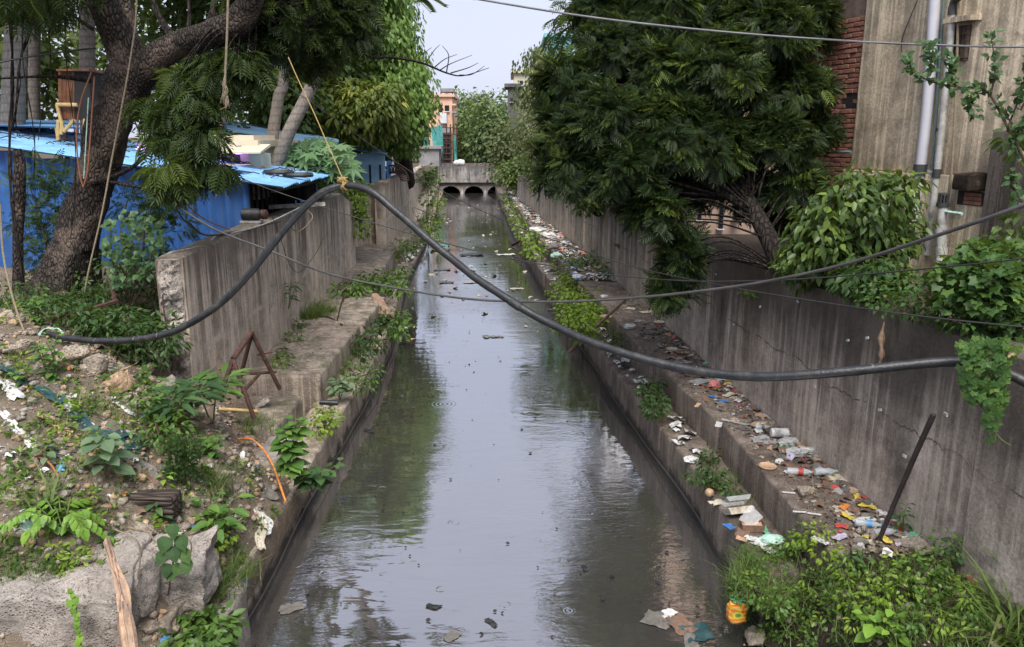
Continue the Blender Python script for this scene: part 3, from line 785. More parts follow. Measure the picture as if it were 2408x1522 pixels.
MB().tube(cr([(-3.74, 8.26, 2.35), (-3.73, 8.24, 2.1), (-3.71, 8.27, 1.75), (-3.72, 8.25, 1.5)], 4), 0.008, 6).build('rebar', M['rust'], lw)
# further left walls, standing apart from the first
for nm, lab, pts, zt in [('boundary_wall', 'short grey wall stub behind the creeper at the end of the near wall', [((-4.5, 21.9), (-3.98, 23.3))], [(2.6, 2.7)]),
                         ('boundary_wall', 'tall cracked grey wall beyond the platform with the wooden reel on it', [((-3.66, 22.9), (-3.82, 27.8)), ((-3.84, 27.8), (-4.0, 32.6))], [(2.72, 2.7), (2.68, 2.52)]),
                         ('boundary_wall', 'far grey wall draped with creeper running to the bridge', [((-4.35, 33.6), (-4.95, 42)), ((-4.97, 42), (-6.2, 57))], [(2.35, 2.3), (2.3, 2.0)])]:
    w = thing(nm, lab, 'wall', (pts[0][0][0], pts[0][0][1], 0.9))
    for (a, b), (z0_, z1_) in zip(pts, zt):
        wall_panel('wall_panel', a, b, 0.1, z0_, z1_, 0.3, M['wall_l'], w, 1, 0.015, step=0.3, top_rough=0.06, seed=int(a[1]))

# ------------------------------------------------------------------ the far bridge
bx0, bx1, by = -6.9, 1.2, 57.0
br = thing('road_bridge', 'low concrete road bridge with arched openings across the drain', 'bridge', (-3, by, 0))
mb = MB(); n_ar = 5; pitch = 1.66; cx0 = -6.05
prof = []; top = 0.78; V = []; F = []
for dy in (0.0, 6.0):
    row = []
    x = bx0; seq = [(bx0, 0.0)]
    for k in range(n_ar):
        c = cx0 + k * pitch
        for a in range(0, 13):
            th = math.pi - math.pi * a / 12
            seq.append((c + 0.69 * math.cos(th), 0.0 + 0.54 * math.sin(th)))
    seq.append((bx1, 0.0))
    for x, z in seq: V.append((x, by + dy, z - 0.02)); V.append((x, by + dy, top))
    ns = len(seq)
F = [(2 * i, 2 * i + 2, 2 * i + 3, 2 * i + 1) for i in range(ns - 1)]
F += [(2 * i, 2 * ns + 2 * i, 2 * ns + 2 * i + 2, 2 * i + 2) for i in range(ns - 1)]
mb.add(V, F).build('arched_wall', M['bridge'], br)
MB().box((-2.85, by + 3.0, 0.88), (8.6, 6.3, 0.2)).build('deck', M['road'], br)
for k in range(3):
    MB().box((-5.55 + k * 2.72, by - 0.14, 1.36), (2.70, 0.2, 1.14)).build('parapet_panel', M['bridge'], br)
for k in range(3): MB().box((-5.55 + k * 2.72, by + 6.1, 1.36), (2.70, 0.2, 1.14)).build('parapet_panel', M['bridge'], br)
for k in range(4):
    MB().add([(cx0 + (k + .5) * pitch - .13, by - 0.0, 0.0), (cx0 + (k + .5) * pitch + .13, by, 0), (cx0 + (k + .5) * pitch + .1, by - 0.32, 0), (cx0 + (k + .5) * pitch - .1, by - .32, 0), (cx0 + (k + .5) * pitch, by - 0.02, 0.34)],
             [(0, 1, 2, 3), (3, 2, 4), (2, 1, 4), (1, 0, 4), (0, 3, 4)]).build('cutwater', M['bridge'], br)
tag(MB().box((-2.5, 64.5, 0.6), (12, 0.3, 1.6)).build('arch_shade_backing', M['dark_sheet']), 'near-black backing standing in for the shade under the road bridge', 'wall')  # shade behind the arches is put into this near-black colour

# ------------------------------------------------------------------ trees
T_NEEM = pinnateT(6, 0.36, 0.042, 0.35, 0.45, 0.18)
T_NEEM2 = pinnateT(6, 0.36, 0.042, 0.5, 0.42, 0.2)
T_LEAF = leafT(0.2, 0.05, 0.12)
T_OVAL = leafT(0.3, 0.08, 0.1)
T_LANCE = leaf8T(0.13, 0.04, 0.3)
T_L8 = leaf8T(0.24, 0.07, 0.22)
T_HEART = heartT(0.45)
T_LOBE = lobedT(7, 0.42)
T_LOBE3 = lobedT(3, 0.62, 200)

def clumps(C, rad, per, T, size, droop=0.5, inner=0.35, flat=0.8, young=0.12, hang=False, up=0.3, out=1.0, jit=0.45, Nc=None):
    """leaves in clumps about the centres C; returns mesh arrays with a leaf tone value, a little higher on clump tops"""
    C = np.asarray(C); n = len(C); rad = np.broadcast_to(rad, (n,))
    idx = np.repeat(np.arange(n), per); m = len(idx)
    d = rand_dirs(m); d[:, 2] *= flat
    rr = inner + (1 - inner) * rng.random(m) ** 0.6
    P = C[idx] + d * (rad[idx] * rr)[:, None]
    A = d * out + rand_dirs(m) * jit; A[:, 2] -= droop
    if hang: A = np.stack([d[:, 0] * .3, d[:, 1] * .3, -1 + rng.random(m) * .5], 1) + rand_dirs(m) * .2
    N = d * 0.7 + rand_dirs(m) * 0.35; N[:, 2] += up
    if Nc is not None:
        A += Nc[idx] * 0.35; N = Nc[idx] * 0.9 + rand_dirs(m) * 0.4; N[:, 2] += up
    cl = rng.random(n) * 0.55
    r = cl[idx] * 0.7 + rng.random(m) * 0.42 + 0.12 * (d[:, 2] > 0.2) * rng.random(m)
    r = np.where((rng.random(m) < young * 0.5), 0.85 + 0.15 * rng.random(m), r)
    yc = rng.random(n) < young
    r = np.where(yc[idx] & (rr > 0.6), 0.7 + 0.3 * rng.random(m), np.minimum(r, 0.8))
    S = size * (0.7 + 0.6 * rng.random(m))
    return scatter(T, P, A, N, S, r)

def branch_mesh(root, targets, r0, mb, sag=0.15, seg=5, steps=5):
    root = np.array(root)
    for t in targets:
        t = np.array(t); L = np.linalg.norm(t - root); mid = (root + t) / 2 + rand_dirs(1)[0] * L * 0.12; mid[2] += L * sag
        P = cr([root, mid, t], steps)
        mb.tube(P, list(np.linspace(r0 * min(1, 0.4 + L * .2), 0.006, len(P))), seg)
    return mb

def tree(name, label, trunk, radii, C, rad, per, T, size, leafm, barkm=None, group=None, nb=14, boff=0.6, cat='tree', br0=0.05, bark_rough=0.0, seg=10, **kw):
    base = trunk[0]
    t = thing(name, label, cat, base, group)
    P = cr(trunk, 6); rs = np.interp(np.linspace(0, 1, len(P)), np.linspace(0, 1, len(radii)), radii)
    MB().tube(P, list(rs), seg).build('trunk', barkm or M['bark_d'], t, True)
    if nb:
        mb = MB(); C_ = np.asarray(C)
        for k in range(nb):
            c = C_[rng.integers(len(C_))]; i = int(len(P) * vrnd(boff, 0.99))
            branch_mesh(P[min(i, len(P) - 1)], [c], br0, mb)
        mb.build('branches', barkm or M['bark_d'], t, True, 'stuff')
    V, F, r = clumps(C, rad, per, T, size, **kw)
    npmesh('crown', V, F, leafm, t, r, kind='stuff')
    return t

# --- the big dark neem that overhangs the right bank
LOBES = [(1345, 215, 78, 9.4), (1335, 330, 72, 9.2), (1335, 415, 62, 9.0), (1430, 300, 88, 9.0), (1470, 415, 85, 8.8), (1570, 330, 100, 8.9), (1545, 510, 62, 8.8), (1500, 470, 60, 9.3), (1590, 640, 38, 8.9), (1580, 690, 30, 8.9), (1600, 590, 40, 8.9),
         (1440, 130, 80, 9.8), (1410, 40, 66, 10.2), (1560, 60, 110, 10.0), (1680, 190, 110, 9.2), (1660, 350, 95, 9.0), (1790, 110, 115, 9.6), (1865, 220, 80, 9.6), (1820, 350, 95, 9.2), (1870, 455, 58, 9.0), (1740, 30, 100, 10.2),
         (1890, 60, 66, 10.0), (1550, 200, 100, 9.4), (1700, 440, 50, 9.4), (1780, 470, 55, 9.6), (1850, 520, 45, 9.3), (1430, -60, 90, 10.6), (1560, -110, 110, 10.6), (1700, -110, 110, 10.6), (1840, -70, 100, 10.4), (1600, 450, 70, 9.6), (1910, 330, 50, 9.7)]
def lobes(L, per=26):
    out = []; ax = []
    for u, v, r_, d in L:
        c = at(u, v, d); R_ = r_ * d / FOC * 0.78; n = max(5, int(per * (r_ / 90) ** 1.6))
        q = rand_dirs(n); q[:, 2] = np.where(q[:, 2] < -.45, -q[:, 2], q[:, 2])
        out.append(c + q * R_ * (0.6 + .4 * rng.random((n, 1)) ** .5)); ax.append(q)
    global LN
    LN = np.vstack(ax)
    return np.vstack(out)
C = lobes(LOBES, 40); NL = LN
C2 = C[:1]; C3 = C[1:2]
trunk = [at(1838, 640, 8.4), at(1815, 575, 8.5), at(1775, 500, 8.8), at(1738, 430, 9.2), at(1715, 330, 9.7), at(1700, 200, 10.2), at(1690, 40, 10.5), at(1690, -140, 10.6)]
nt = thing('neem_tree', 'large dark feathery-leaved tree leaning over the littered ledge', 'tree', trunk[0])
P = cr(trunk, 6)
MB().tube(P, list(np.linspace(0.115, 0.03, len(P))), 12).build('trunk', M['bark_d'], nt, True)
for u, v, d, i in [(1500, 330, 9.4, 14), (1360, 250, 9.8, 20), (1420, 420, 9.2, 12), (1860, 280, 9.8, 16), (1560, 120, 10.0, 26), (1400, 40, 10.2, 32), (1840, 60, 10.0, 30)]:
    q = P[i]; e = at(u, v, d); md = (q + e) / 2 + np.array([0, 0, 0.25])
    MB().tube(cr([q, md, e], 6), list(np.linspace(0.05, 0.012, 13)), 7).build('limb', M['bark_d'], nt, True)
mb = MB()
for c in C[::4]:
    i = int(np.argmin(np.linalg.norm(P - (c + np.array([0.4, 0, -0.5])), axis=1))); branch_mesh(P[i], [c], 0.022, mb, 0.08, 4)
mb.build('branches', M['bark_d'], nt, True, 'stuff')
parts = [clumps(C, 0.14, 30, T_NEEM, 0.15, droop=0.18, inner=0.1, young=0.12, up=0.7, out=0.55, jit=0.8, Nc=NL)]
V, F, r = cat_mesh(parts)
npmesh('crown', V, F, M['neem'], nt, r, kind='stuff')

# --- the leaning old tree on the left bank
bt = [at(150, 700, 9.35), at(165, 640, 9.4), at(190, 545, 9.45), at(218, 440, 9.5), at(252, 320, 9.5), at(290, 225, 9.5), at(318, 165, 9.5)]
tr = thing('old_tree', 'thick leaning old tree with flaky bark and a hollow at its foot', 'tree', bt[0])
def bark_tube(path, radii, seg=20, amp=0.03, n=7, flare=0.0):
    P = cr(path, n); rs = np.interp(np.linspace(0, 1, len(P)), np.linspace(0, 1, len(radii)), radii)
    mb = MB(); mb.tube(P, list(rs), seg)
    for i, v in enumerate(mb.v):
        k = i // seg
        if k >= len(P): continue
        c = Vector(P[k]); q = Vector(v); d = q - c
        a = 1 + amp / max(rs[k], .02) * (fbm((q.x * 3, q.y * 3, q.z * 1.3), 1.0, 4)) + flare * max(0, 1 - k / 14) ** 2 * (0.5 + 0.5 * math.sin(5 * math.atan2(d.y, d.x)))
        mb.v[i] = tuple(c + d * a)
    return mb
tm = bark_tube(bt, [0.38, 0.30, 0.245, 0.225, 0.23, 0.25, 0.25], 64, 0.06, 16, 0.35)
# hollow with swollen lips near the foot
hc = Vector(at(195, 618, 9.1))
for i, v in enumerate(tm.v):
    q = Vector(v); dx = (q.x - hc.x - (q.z - hc.z) * 0.22); dz = (q.z - hc.z); front = q.y < bt[1][1] - 0.02
    if front and -0.62 < dz < 0.1:
        g_ = math.exp(-(dx / 0.085) ** 2); lip = math.exp(-((abs(dx) - 0.17) / 0.06) ** 2)
        q.y += 0.24 * g_ - 0.08 * lip; tm.v[i] = tuple(q)
tm.build('trunk', M['bark'], tr, True)
limbs = [([at(312, 185, 9.5), at(290, 110, 9.5), at(258, 40, 9.4), at(225, -30, 9.3), at(180, -160, 9.1)], [0.20, 0.19, 0.17, 0.16, 0.12]),
         ([at(318, 190, 9.45), at(380, 130, 9.35), at(450, 95, 9.2), at(520, 75, 9.0), at(570, 35, 8.9), at(600, -30, 8.8), at(640, -180, 8.8)], [0.19, 0.165, 0.15, 0.15, 0.15, 0.13, 0.09]),
         ([at(300, 160, 9.55), at(295, 60, 9.6), at(280, -60, 9.7)], [0.13, 0.12, 0.10])]
for pth, rd in limbs:
    bark_tube(pth, rd, 16, 0.025).build('limb', M['bark'], tr, True)
for pts_, r0 in [([at(190, 440, 9.4), at(300, 400, 9.0), at(380, 330, 8.7), at(470, 250, 8.6)], 0.03), ([at(230, 420, 9.3), at(330, 440, 8.9), at(400, 430, 8.7), at(440, 430, 8.6)], 0.025),
                 ([at(570, 60, 8.9), at(660, 40, 9.2), at(760, 30, 9.6), at(880, 40, 10)], 0.045), ([at(480, 95, 9.1), at(500, 30, 9.2), at(510, -60, 9.3)], 0.06), ([at(420, 110, 9.3), at(365, 20, 9.4), at(350, -80, 9.5)], 0.05),
                 ([at(440, 100, 9.3), at(445, 20, 9.4), at(430, -70, 9.5)], 0.03), ([at(220, 70, 9.3), at(120, 10, 9.2), at(20, 30, 9.1)], 0.022), ([at(215, 190, 9.4), at(120, 180, 9.2), at(0, 185, 9.0)], 0.03)]:
    MB().tube(cr(pts_, 6), list(np.linspace(r0, r0 * .3, len(pts_) * 6 - 5)), 7).build('branch', M['bark_d'], tr, True)
# bare twigs reaching over the water
mb = MB()
tw = [at(920, 135, 11.0), at(990, 148, 11.3), at(1050, 172, 11.6), at(1090, 178, 11.8), at(1150, 160, 12)]
mb.tube(cr([at(800, 60, 10), at(860, 130, 10.6)] + tw, 5), list(np.linspace(0.03, 0.004, 31)), 5)
for a, b, c in [((1000, 150), (1020, 120), (1035, 105)), ((1035, 165), (1060, 150), (1110, 130)), ((1050, 170), (1055, 130), (1040, 108)), ((1060, 172), (1100, 160), (1125, 148)), ((990, 147), (985, 135), (1015, 112)), ((1080, 177), (1110, 175), (1140, 155)), ((1020, 160), (1045, 140), (1075, 128))]:
    mb.tube(cr([at(*a, 11.4), at(*b, 11.5), at(*c, 11.5)], 4), list(np.linspace(0.009, 0.003, 9)), 4)
mb.build('bare_branch', M['bark_d'], tr, True)
CA = lobes([(600, 20, 55, 9.2), (660, 50, 70, 9.5), (745, 40, 75, 9.8), (815, 25, 60, 10), (700, 105, 45, 9.6), (640, 110, 40, 9.4), (760, 100, 40, 9.8), (680, -40, 80, 9.6), (800, -50, 80, 10), (840, 85, 34, 10), (735, 150, 26, 9.9)], 40); NA = LN
CB = lobes([(430, 210, 40, 8.9), (500, 175, 45, 9.0), (560, 160, 45, 9.0), (470, 260, 42, 8.8), (410, 280, 36, 8.8), (480, 340, 34, 8.7), (430, 350, 36, 8.7), (500, 400, 30, 8.7), (455, 405, 26, 8.7), (385, 330, 28, 8.8), (350, 260, 30, 9.1)], 34)
CB2 = CB[:2]
CD = crown_points([(-60, -160), (220, -160), (180, -20), (60, 30), (-60, 10)], 26, 9.0, 0.8, 80)
CE = crown_points([(360, 390), (415, 390), (415, 425), (370, 430)], 6, 8.3, 0.1)
mb = MB()
for c in np.vstack([CA[::3], CB[::2], CB2[::2]]): branch_mesh(at(600, 40, 8.9) if c[2] > 4.4 else at(440, 330, 8.7), [c], 0.02, mb, 0.06, 4)
mb.build('twigs', M['bark_d'], tr, True, 'stuff')
parts = [clumps(CA, 0.16, 26, T_NEEM2, 0.165, droop=0.4, inner=0.1, young=0.08, out=.6, jit=.7, Nc=NA), clumps(CB, 0.14, 13, T_NEEM2, 0.19, droop=0.7, inner=0.1, young=0.1),
         clumps(CD, 0.26, 22, T_NEEM2, 0.18, droop=0.8), clumps(CE, 0.12, 30, T_NEEM2, 0.18, droop=0.7, young=1.0)]
V, F, r = cat_mesh(parts)
npmesh('crown', V, F, M['neem_l'], tr, r, kind='stuff')
# hanging aerial roots and lianas at the picture's edge
for k, (u0, u1, v1, r0, lab) in enumerate([(10, 45, 650, 0.016, 'thick dark liana hanging in front of the blue wall'), (105, 20, 300, 0.012, 'dark twisted liana crossing the palm trunks'), (55, 75, 420, 0.006, 'thin dark aerial root beside the palm trunk'), (160, 172, 560, 0.005, 'thin aerial root beside the leaning trunk'), (120, 100, 330, 0.005, 'thin aerial root in front of the rusty cabin')]):
    pts_ = [at(u0 + (u1 - u0) * t + 10 * math.sin(7 * t + k), -60 + (v1 + 60) * t, 8.9 + 0.2 * math.sin(5 * t + k)) for t in np.linspace(0, 1, 8)]
    mb = MB(); mb.tube(cr(pts_, 6), [r0 * (1 + 0.3 * math.sin(i)) for i in range(43)], 6)
    if k < 2: mb.tube(cr([p + np.array([0.03 * math.sin(3 * i), 0.02, 0]) for i, p in enumerate(pts_)], 6), r0 * .6, 5)
    tag(mb.build('hanging_root', M['bark_d'], None, True), lab, 'liana', 'lianas hanging from the old tree')
# stump of a dead trunk by the blue wall
tag(bark_tube([at(45, 690, 9.7), at(42, 560, 9.75), at(47, 400, 9.8), at(40, 350, 9.8)], [0.075, 0.06, 0.07, 0.05], 10, 0.02).build('dead_sapling', M['bark'], None, True), 'slender dead trunk standing in front of the blue wall', 'trunk')

# --- coconut palms behind the sheds
T_PALM = pinnateT(22, 0.26, 0.012, 0.75, 0.75, 0.0)
def palm(label, path, r0, r1):
    t = thing('coconut_palm', label, 'palm tree', path[0], 'coconut palms behind the blue sheds')
    P = cr(path, 10); MB().tube(P, list(np.linspace(r0, r1, len(P))), 12).build('trunk', M['palm'], t, True)
    n = 16; a = np.linspace(0, 2 * math.pi, n, endpoint=False) + rng.random(n) * .3
    A = np.stack([np.cos(a), np.sin(a), 0.1 + 0.8 * rng.random(n)], 1)
    V, F, r = scatter(T_PALM, np.repeat(P[-1][None], n, 0), A, np.repeat([[0, 0, 1.0]], n, 0), 2.2 + 0.6 * rng.random(n), rng.random(n) * .8)
    npmesh('fronds', V, F, M['palm_leaf'], t, r, kind='stuff')
palm('upright ringed palm trunk behind the cream roof', [at(632, 400, 16), at(640, 330, 16), at(655, 230, 16.1), at(672, 130, 16.2), at(700, -520, 16.6)], 0.13, 0.095)
palm('leaning ringed palm trunk rising beside the papaya leaves', [at(645, 400, 15), at(680, 310, 15), at(715, 240, 15.1), at(765, 130, 15.2), at(800, 20, 15.4), at(880, -480, 15.9)], 0.13, 0.10)
palm('stout palm trunk between the old tree and the cream roof', [at(505, 340, 16.5), at(515, 280, 16.5), at(560, 130, 16.8), at(590, -60, 17), at(610, -520, 17)], 0.14, 0.11)
palm('grey palm trunk behind the liana above the blue roof', [at(30, 300, 14), at(34, 150, 14), at(42, 0, 14.1), at(50, -240, 14.2)], 0.19, 0.15)
palm('thin far palm trunk beside the rusty cabin', [at(82, 290, 19), at(80, 180, 19), at(86, -60, 19.2), at(90, -220, 19.3)], 0.13, 0.11)
palm('ringed palm trunk rising behind the fork of the old tree', [at(208, 320, 17), at(205, 120, 17), at(207, -40, 17.1), at(210, -230, 17.2)], 0.16, 0.13)
t = thing('coconut_palm', 'palm whose fronds show above the creeper-clad tree', 'palm tree', at(940, 330, 33))
P = cr([at(940, 330, 33), at(945, 100, 33), at(948, -10, 33)], 8); MB().tube(P, 0.14, 10).build('trunk', M['palm'], t, True)
a = np.linspace(0, 2 * math.pi, 14, endpoint=False)
V, F, r = scatter(T_PALM, np.repeat(P[-1][None], 14, 0), np.stack([np.cos(a), np.sin(a), 0.3 + 0.5 * rng.random(14)], 1), np.repeat([[0, 0, 1.0]], 14, 0), 1.3, rng.random(14))
npmesh('fronds', V, F, M['palm_leaf'], t, r, kind='stuff')

# --- the tall tree wrapped in hanging creeper
C = crown_points([(850, -200), (925, -160), (955, 40), (972, 110), (990, 170), (1012, 215), (1016, 250), (995, 290), (985, 330), (960, 350), (900, 330), (860, 250)], 300, 27, 2.2, 70, 0.4)
tree('creeper_clad_tree', 'tall tree smothered in bright hanging creeper left of the sky gap', [at(955, 430, 30.5), at(930, 250, 27.5), at(915, 60, 27.5), at(900, -120, 27.5)], [0.35, 0.3, 0.25, 0.15], C, 0.62, 70, T_OVAL, 0.155, M['vine'], hang=True, young=0.15, inner=0.5)
# --- mango tree with flushes of yellow young leaves
C = crown_points([(765, 225), (795, 195), (830, 190), (870, 215), (920, 208), (940, 230), (935, 275), (915, 300), (870, 320), (800, 315), (755, 290)], 90, 24.3, 1.0, 60, 0.5)
tree('mango_tree', 'rounded tree with yellow-green flushes of young leaves beyond the palms', [at(812, 400, 24.6), at(818, 340, 24.5), at(850, 260, 24.3)], [0.2, 0.16, 0.1], C, 0.46, 60, leaf8T(.17, .05, .3), 0.25, M['mango'], droop=0.7, young=0.4, inner=0.3)
# --- mixed trees filling the yards behind
def bgtree(label, poly, d, depth, n, rad, per, size, mk, base, T=T_OVAL, young=0.12, name='yard_tree', E=90, **kw):
    C = crown_points(poly, n, d, depth, E, 0.5); cz = C.mean(0)
    b = np.array(base, float)
    tree(name, label, [b, b * 0.5 + cz * 0.5 + np.array([0.2, 0, 0]), cz], [0.18, 0.13, 0.06], C, rad, per, T, size, M[mk], group='trees in the yards', young=young, **kw)
bgtree('loose pale green tree behind the rusty cabin', [(-60, -200), (60, -120), (110, 60), (170, 120), (190, 200), (150, 290), (-60, 290)], 24, 2.5, 90, 0.8, 50, 0.26, 'bg_tree', at(40, 330, 24.5), young=0.3)
bgtree('shady tree behind the fork of the old tree', [(330, -120), (560, -120), (560, 120), (520, 290), (430, 320), (330, 300), (340, 120)], 21, 2.2, 95, 0.75, 55, 0.22, 'bg_dark', at(430, 340, 21.5), young=0.25)
bgtree('dark tree behind the palms and the blue far roof', [(560, -150), (880, -150), (870, 60), (860, 170), (760, 330), (600, 290), (540, 180)], 26, 2.5, 150, 0.85, 55, 0.25, 'bg_dark', at(720, 360, 27), young=0.2)
bgtree('light green tree behind the leaning palm', [(590, 190), (690, 170), (740, 220), (720, 300), (620, 310)], 23, 1.2, 40, 0.6, 50, 0.22, 'bg_tree', at(660, 360, 23.5), young=0.35)
bgtree('deep green tree behind the mango tree', [(740, 120), (900, 90), (920, 200), (900, 380), (760, 380)], 29, 1.5, 80, 0.8, 50, 0.26, 'bg_dark', at(820, 400, 30), young=0.05)
bgtree('tall pale tree in the upper corner beyond the palms', [(200, -160), (330, -160), (340, 60), (290, 250), (220, 290), (195, 120)], 29, 1.8, 60, 0.9, 46, 0.28, 'bg_tree', at(260, 330, 29.5), young=0.3)
# right side, far to near
bgtree('olive tree on the far right bank above the bridge end', [(1215, 250), (1270, 215), (1340, 240), (1340, 400), (1270, 430), (1220, 395)], 37, 2.4, 110, 0.7, 60, 0.17, 'bg_olive', at(1270, 440, 37.5), young=0.3, T=T_LEAF)
bgtree('pale creeper-hung tree rising against the sky', [(1215, 170), (1240, 125), (1285, 112), (1330, 120), (1345, 250), (1250, 270), (1225, 225)], 30, 1.2, 60, 0.42, 44, 0.15, 'bg_olive', at(1290, 440, 30.5), young=0.35, hang=True)
bgtree('bright green bush on the wall by the bridge', [(1180, 400), (1215, 380), (1260, 390), (1250, 440), (1200, 430)], 42, 0.9, 40, 0.6, 50, 0.2, 'bg_tree', at(1225, 452, 42.5), young=0.2)
bgtree('reddish-tipped shrub overhanging the wall by the bridge', [(1165, 300), (1210, 300), (1240, 400), (1200, 430), (1160, 400)], 47, 1.2, 45, 0.8, 46, 0.24, 'bg_olive', at(1205, 440, 47.5), young=0.1)
bgtree('dark tree behind the large feathery tree', [(1390, -150), (1990, -150), (1930, 330), (1860, 460), (1560, 430), (1340, 380)], 15.5, 1.3, 120, 0.8, 34, 0.34, 'bg_dark', at(1650, 560, 15.5), young=0.1, T=T_NEEM)
bgtree('green shrub on top of the wall below the large tree', [(1365, 440), (1420, 430), (1440, 480), (1370, 485)], 19, 0.5, 14, 0.35, 46, 0.13, 'bg_tree', at(1400, 498, 19.2), young=0.3)
bgtree('far rounded tree to the right beyond the bridge', [(1110, 250), (1160, 225), (1215, 235), (1230, 380), (1110, 385), (1100, 320)], 66, 3.0, 70, 1.5, 46, 0.4, 'far_tree', at(1160, 395, 67), young=0.25)
bgtree('far tall tree behind the scaffolded house', [(1040, 260), (1070, 225), (1110, 222), (1135, 245), (1150, 300), (1130, 380), (1050, 380)], 84, 4.0, 90, 1.8, 46, 0.45, 'far_tree', at(1095, 392, 85), young=0.2)
bgtree('dark far tree standing over the bridge parapet', [(1075, 310), (1150, 290), (1190, 330), (1180, 385), (1080, 385)], 72, 2.0, 50, 1.3, 46, 0.4, 'bg_dark', at(1130, 392, 73), young=0.15)
for lab, u0, u1, v0, dd in [('far wooded skyline left of the bridge', 300, 1040, 230, 95), ('far wooded skyline behind the bridge', 1030, 1240, 250, 120), ('far wooded skyline to the right', 1200, 2200, 180, 70)]:
    bgtree(lab, [(u0, v0 + 40), ((u0 + u1) / 2, v0), (u1, v0 + 30), (u1, 400), (u0, 400)], dd, 4, 90, 2.8, 40, 0.8, 'far_tree', at((u0 + u1) / 2, 396, dd), nb=4)

# ------------------------------------------------------------------ corrugated sheds
def corr(o, a, b, pitch=0.2, h=0.03, flat=0.35, name='sheet', m=None, parent=None, th=0.004):
    """ribbed sheet: a runs across the ribs, b along them"""
    o, a, b = map(np.array, (o, a, b)); La = np.linalg.norm(a); ua = a / La; nrm = np.cross(a, b); nrm = nrm / np.linalg.norm(nrm)
    xs = []; x = 0
    while x < La:
        for fx, fz in ((0, 0), (flat, 0), (flat + .12, 1), (0.88, 1)):
            if x + fx * pitch <= La: xs.append((x + fx * pitch, fz * h))
        x += pitch
    xs.append((La, 0))
    V = []
    for s in (0, 1):
        for q in (0.0, 0.5, 1.0):
            for x, z in xs: V.append(o + ua * x + b * q + nrm * (z - s * th) + nrm * 0.012 * fbm((x, q, o[1]), 2, 2))
    n = len(xs); F = []
    for s in (0, 1):
        for k in range(2):
            for i in range(n - 1):
                q = (s * 3 + k) * n + i; f = (q, q + 1, q + n + 1, q + n); F.append(f if s == 0 else f[::-1])
    return npmesh(name, V, F, m, parent)

def shed_roof(t, corners, n, m, pitch=0.11, h=0.022):
    """corners: near-left, near-right, far-right, far-left; ribs run left to right"""
    a, b, c, d = [np.array(q, float) for q in corners]
    for k in range(n):
        s0, s1 = k / n, (k + 1) / n + (0.02 if k < n - 1 else 0)
        p0 = a + (d - a) * s0; p1 = a + (d - a) * s1; q0 = b + (c - b) * s0
        corr(p0 + np.array([0, 0, 0.006 * (k % 2)]), p1 - p0, (q0 - p0) + np.array([0.0, 0, 0]), pitch, h, 0.3, 'roof_sheet', m, t)

t = thing('blue_shed', 'near blue corrugated shed with a dark open bay behind the grey wall', 'shed', (-5.2, 11, 1.9))
SHR = lambda x: 3.27 - 0.143 * (x + 3.4)
xs = np.linspace(-9.6, -3.97, 8)
for i in range(7):
    x0, x1 = xs[i], xs[i + 1]; z1 = SHR(x1) - 0.05
    corr((x0, 12.0, 1.7), (x1 - x0, 0, 0), (0, 0, z1 - 1.7 + 0.03), 0.27, 0.06, 0.6, 'wall_sheet', M['blue_wall'], t)
shed_roof(t, [(-9.7, 11.75, SHR(-9.7)), (-3.38, 11.75, SHR(-3.38)), (-3.40, 14.9, 3.27), (-9.7, 15.1, 4.30)], 4, M['blue_roof'])
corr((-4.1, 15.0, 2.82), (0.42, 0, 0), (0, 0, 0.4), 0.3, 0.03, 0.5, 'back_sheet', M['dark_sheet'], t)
MB().box((-4.0, 12.04, 2.5), (0.06, 0.06, 1.6)).build('post', M['dark_sheet'], t)
MB().box((-3.98, 14.8, 2.95), (0.06, 0.06, 0.62)).build('post', M['dark_sheet'], t)
MB().box((-3.6, 13.4, 3.2), (0.05, 2.9, 0.06)).build('eave_beam', M['dark_sheet'], t)
corr((-9.6, 15.0, 1.7), (5.5, 0, 0), (0, 0, 1.75), 0.3, 0.03, 0.5, 'back_sheet', M['dark_sheet'], t)  # near-black colour gives the open bay its shade
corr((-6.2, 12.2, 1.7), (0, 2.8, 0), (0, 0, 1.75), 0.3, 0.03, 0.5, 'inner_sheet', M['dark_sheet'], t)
for i in range(9): MB().box((-4.28 - 0.01 * i, 12.25 + 0.3 * i, 2.5), (0.035, 0.05, 1.55)).build('batten', M['wood'], t)
# clutter lying on the near roof
def roofz(x, y): return SHR(x) + (y - 11.75) * 0.02 + 0.03
def crumple(name, c, size, m, amp=0.25, n=7, freq=2.5, seed=0, M3=None, flat=1.0, drape=None, parent=None):
    V = []; L, W = size
    for j in range(n):
        for i in range(n):
            x = (i / (n - 1) - .5) * L; y = (j / (n - 1) - .5) * W
            q = Vector((x / max(L, W) * freq + seed * 3.7, y / max(L, W) * freq, seed * 1.3))
            d = noise.noise_vector(q) * amp * max(L, W)
            e = 1 + 0.25 * noise.noise(q * 1.7)
            p = Vector((x * e + d.x * .5, y * e + d.y * .5, abs(d.z) * flat))
            if M3 is not None: p = M3 @ p
            p = p + Vector(c)
            if drape is not None: p.z = max(p.z, drape(p.x, p.y) + 0.004 + abs(d.z) * flat)
            V.append(tuple(p))
    F = [(j * n + i, j * n + i + 1, (j + 1) * n + i + 1, (j + 1) * n + i) for j in range(n - 1) for i in range(n - 1)]
    return npmesh(name, V, F, m, parent, smooth=True)
def rz(a): return Matrix.Rotation(a, 3, 'Z')
tag(crumple('tarp', (-5.0, 12.7, roofz(-5.0, 12.7)), (1.5, 0.7), M['p_cream'], 0.04, 12, 4, 1), 'dirty cream tarpaulin scrap lying on the blue shed roof', 'tarp')
mb = MB()
